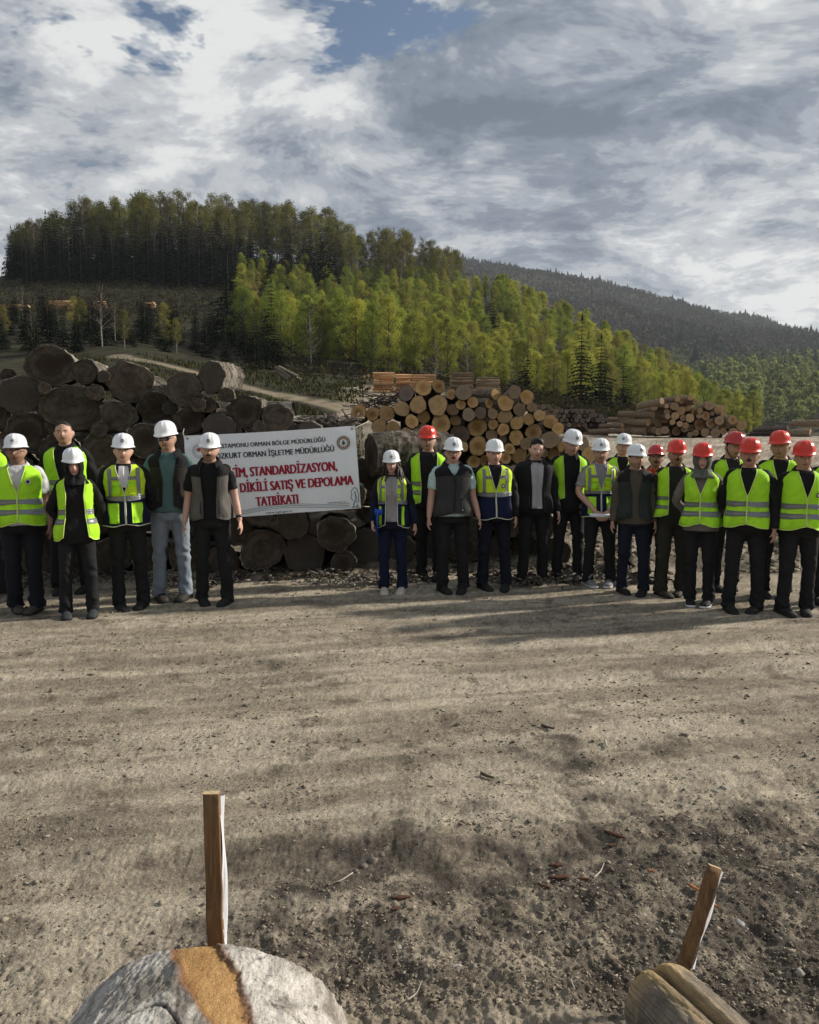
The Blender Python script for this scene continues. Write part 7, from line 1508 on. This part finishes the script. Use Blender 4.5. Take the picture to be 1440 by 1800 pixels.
# gravel and crumbs: countless
def gravel():
    r = np.random.RandomState(8); co = np.array([[1, 0, 0], [-1, 0, 0], [0, 1, 0], [0, -1, 0], [0, 0, 1], [0, 0, -1.]]); F0 = np.array([[0, 2, 4], [2, 1, 4], [1, 3, 4], [3, 0, 4], [2, 0, 5], [1, 2, 5], [3, 1, 5], [0, 3, 5]], np.int32)
    n = 46000; Y = 1 / r.uniform(1 / 10.2, 1 / 2.2, n); x = r.uniform(-.58, .58, n) * Y
    ch = churn(x, Y); cl = fbm2(x * 1.1, Y * 1.4, 71, 3) + .6 * fbm2(x * .5 + Y * .1, Y * 3, 73, 3); keep = r.uniform(size=n) < np.clip(.30 + .5 * ch + 1.3 * cl, .06, 1); x, Y = x[keep], Y[keep]; n = len(x)
    z = base_z(x, Y) + rough_z(x, Y); s = np.minimum(r.lognormal(-5.55, .50, n), .026) * np.clip(.55 + Y * .11, .7, 1.5); sc = s[:, None] * np.stack([r.uniform(.8, 1.5, n), r.uniform(.7, 1.1, n), r.uniform(.45, .8, n)], -1); a = r.uniform(0, 6.28, n); c, si = np.cos(a), np.sin(a)
    V = (co[None] + .42 * r.normal(size=(n, 6, 3))) * sc[:, None]; V = np.stack([V[..., 0] * c[:, None] - V[..., 1] * si[:, None], V[..., 0] * si[:, None] + V[..., 1] * c[:, None], V[..., 2]], -1) + np.stack([x, Y, z + s * .15], -1)[:, None]
    F = (F0[None] + (np.arange(n) * 6)[:, None, None]).reshape(-1, 3).astype(np.int32); me = mesh_np('gravel', V.reshape(-1, 3), F); tone = np.repeat(r.uniform(.4, 1.3, n), 6)[:, None] * np.array((.25, .212, .163)); cattr(me, 'tint', tone)
    t = NT('gravel'); t.bsdf(t.attr('tint', 'Color'), .9, None, .15); tag(obj('gravel', me, t.m), 'small stones and crumbs of soil strewn over the yard', 'gravel', kind='stuff')
gravel()
def rubble():
    r = np.random.RandomState(9); bm = bmesh.new(); bmesh.ops.create_icosphere(bm, subdivisions=1, radius=1); co = np.array([v.co for v in bm.verts]); F0 = np.array([[v.index for v in f.verts] for f in bm.faces], np.int32); bm.free()
    n = 1500; x = r.uniform(1.2, 7.5, n); Y = r.uniform(9.7, 12.3, n); z = base_z(x, Y) + rough_z(x, Y); s = np.minimum(r.lognormal(-3.7, .5, n), .09)
    V = co[None] * (1 + .25 * r.normal(size=(n, len(co), 1))) * (s[:, None] * np.stack([r.uniform(.8, 1.5, n), r.uniform(.7, 1.1, n), r.uniform(.5, .9, n)], -1))[:, None] + np.stack([x, Y, z], -1)[:, None]
    F = (F0[None] + (np.arange(n) * len(co))[:, None, None]).reshape(-1, 3).astype(np.int32); me = mesh_np('rubble', V.reshape(-1, 3), F); cattr(me, 'tint', np.repeat(r.uniform(.4, 1.3, n), len(co))[:, None] * np.array((.22, .185, .135)))
    t = NT('rubble'); t.bsdf(t.attr('tint', 'Color'), .9, None, .15); tag(obj('rubble', me, t.m), 'lumpy earth and stones on the bank behind the people', 'rubble', kind='stuff')
rubble()

# ------------------------------------------------------------------ the air between the yard and the far mountain
def haze():
    V, F = box(0, 1000, 215, 5200, 3300, 440); o = obj('haze', mesh_np('haze', V, F)); t = NT('haze'); t.m.node_tree.nodes.remove(t.out); t.out = t.n('ShaderNodeOutputMaterial')
    v = t.n('ShaderNodeVolumePrincipled'); v.inputs['Color'].default_value = (.80, .87, .96, 1); v.inputs['Density'].default_value = .00013; v.inputs['Anisotropy'].default_value = .3
    t.L(v.outputs[0], t.out.inputs['Volume']); o.data.materials.append(t.m); tag(o, 'thin bluish haze over the valley and mountain', 'haze', kind='stuff')
haze()
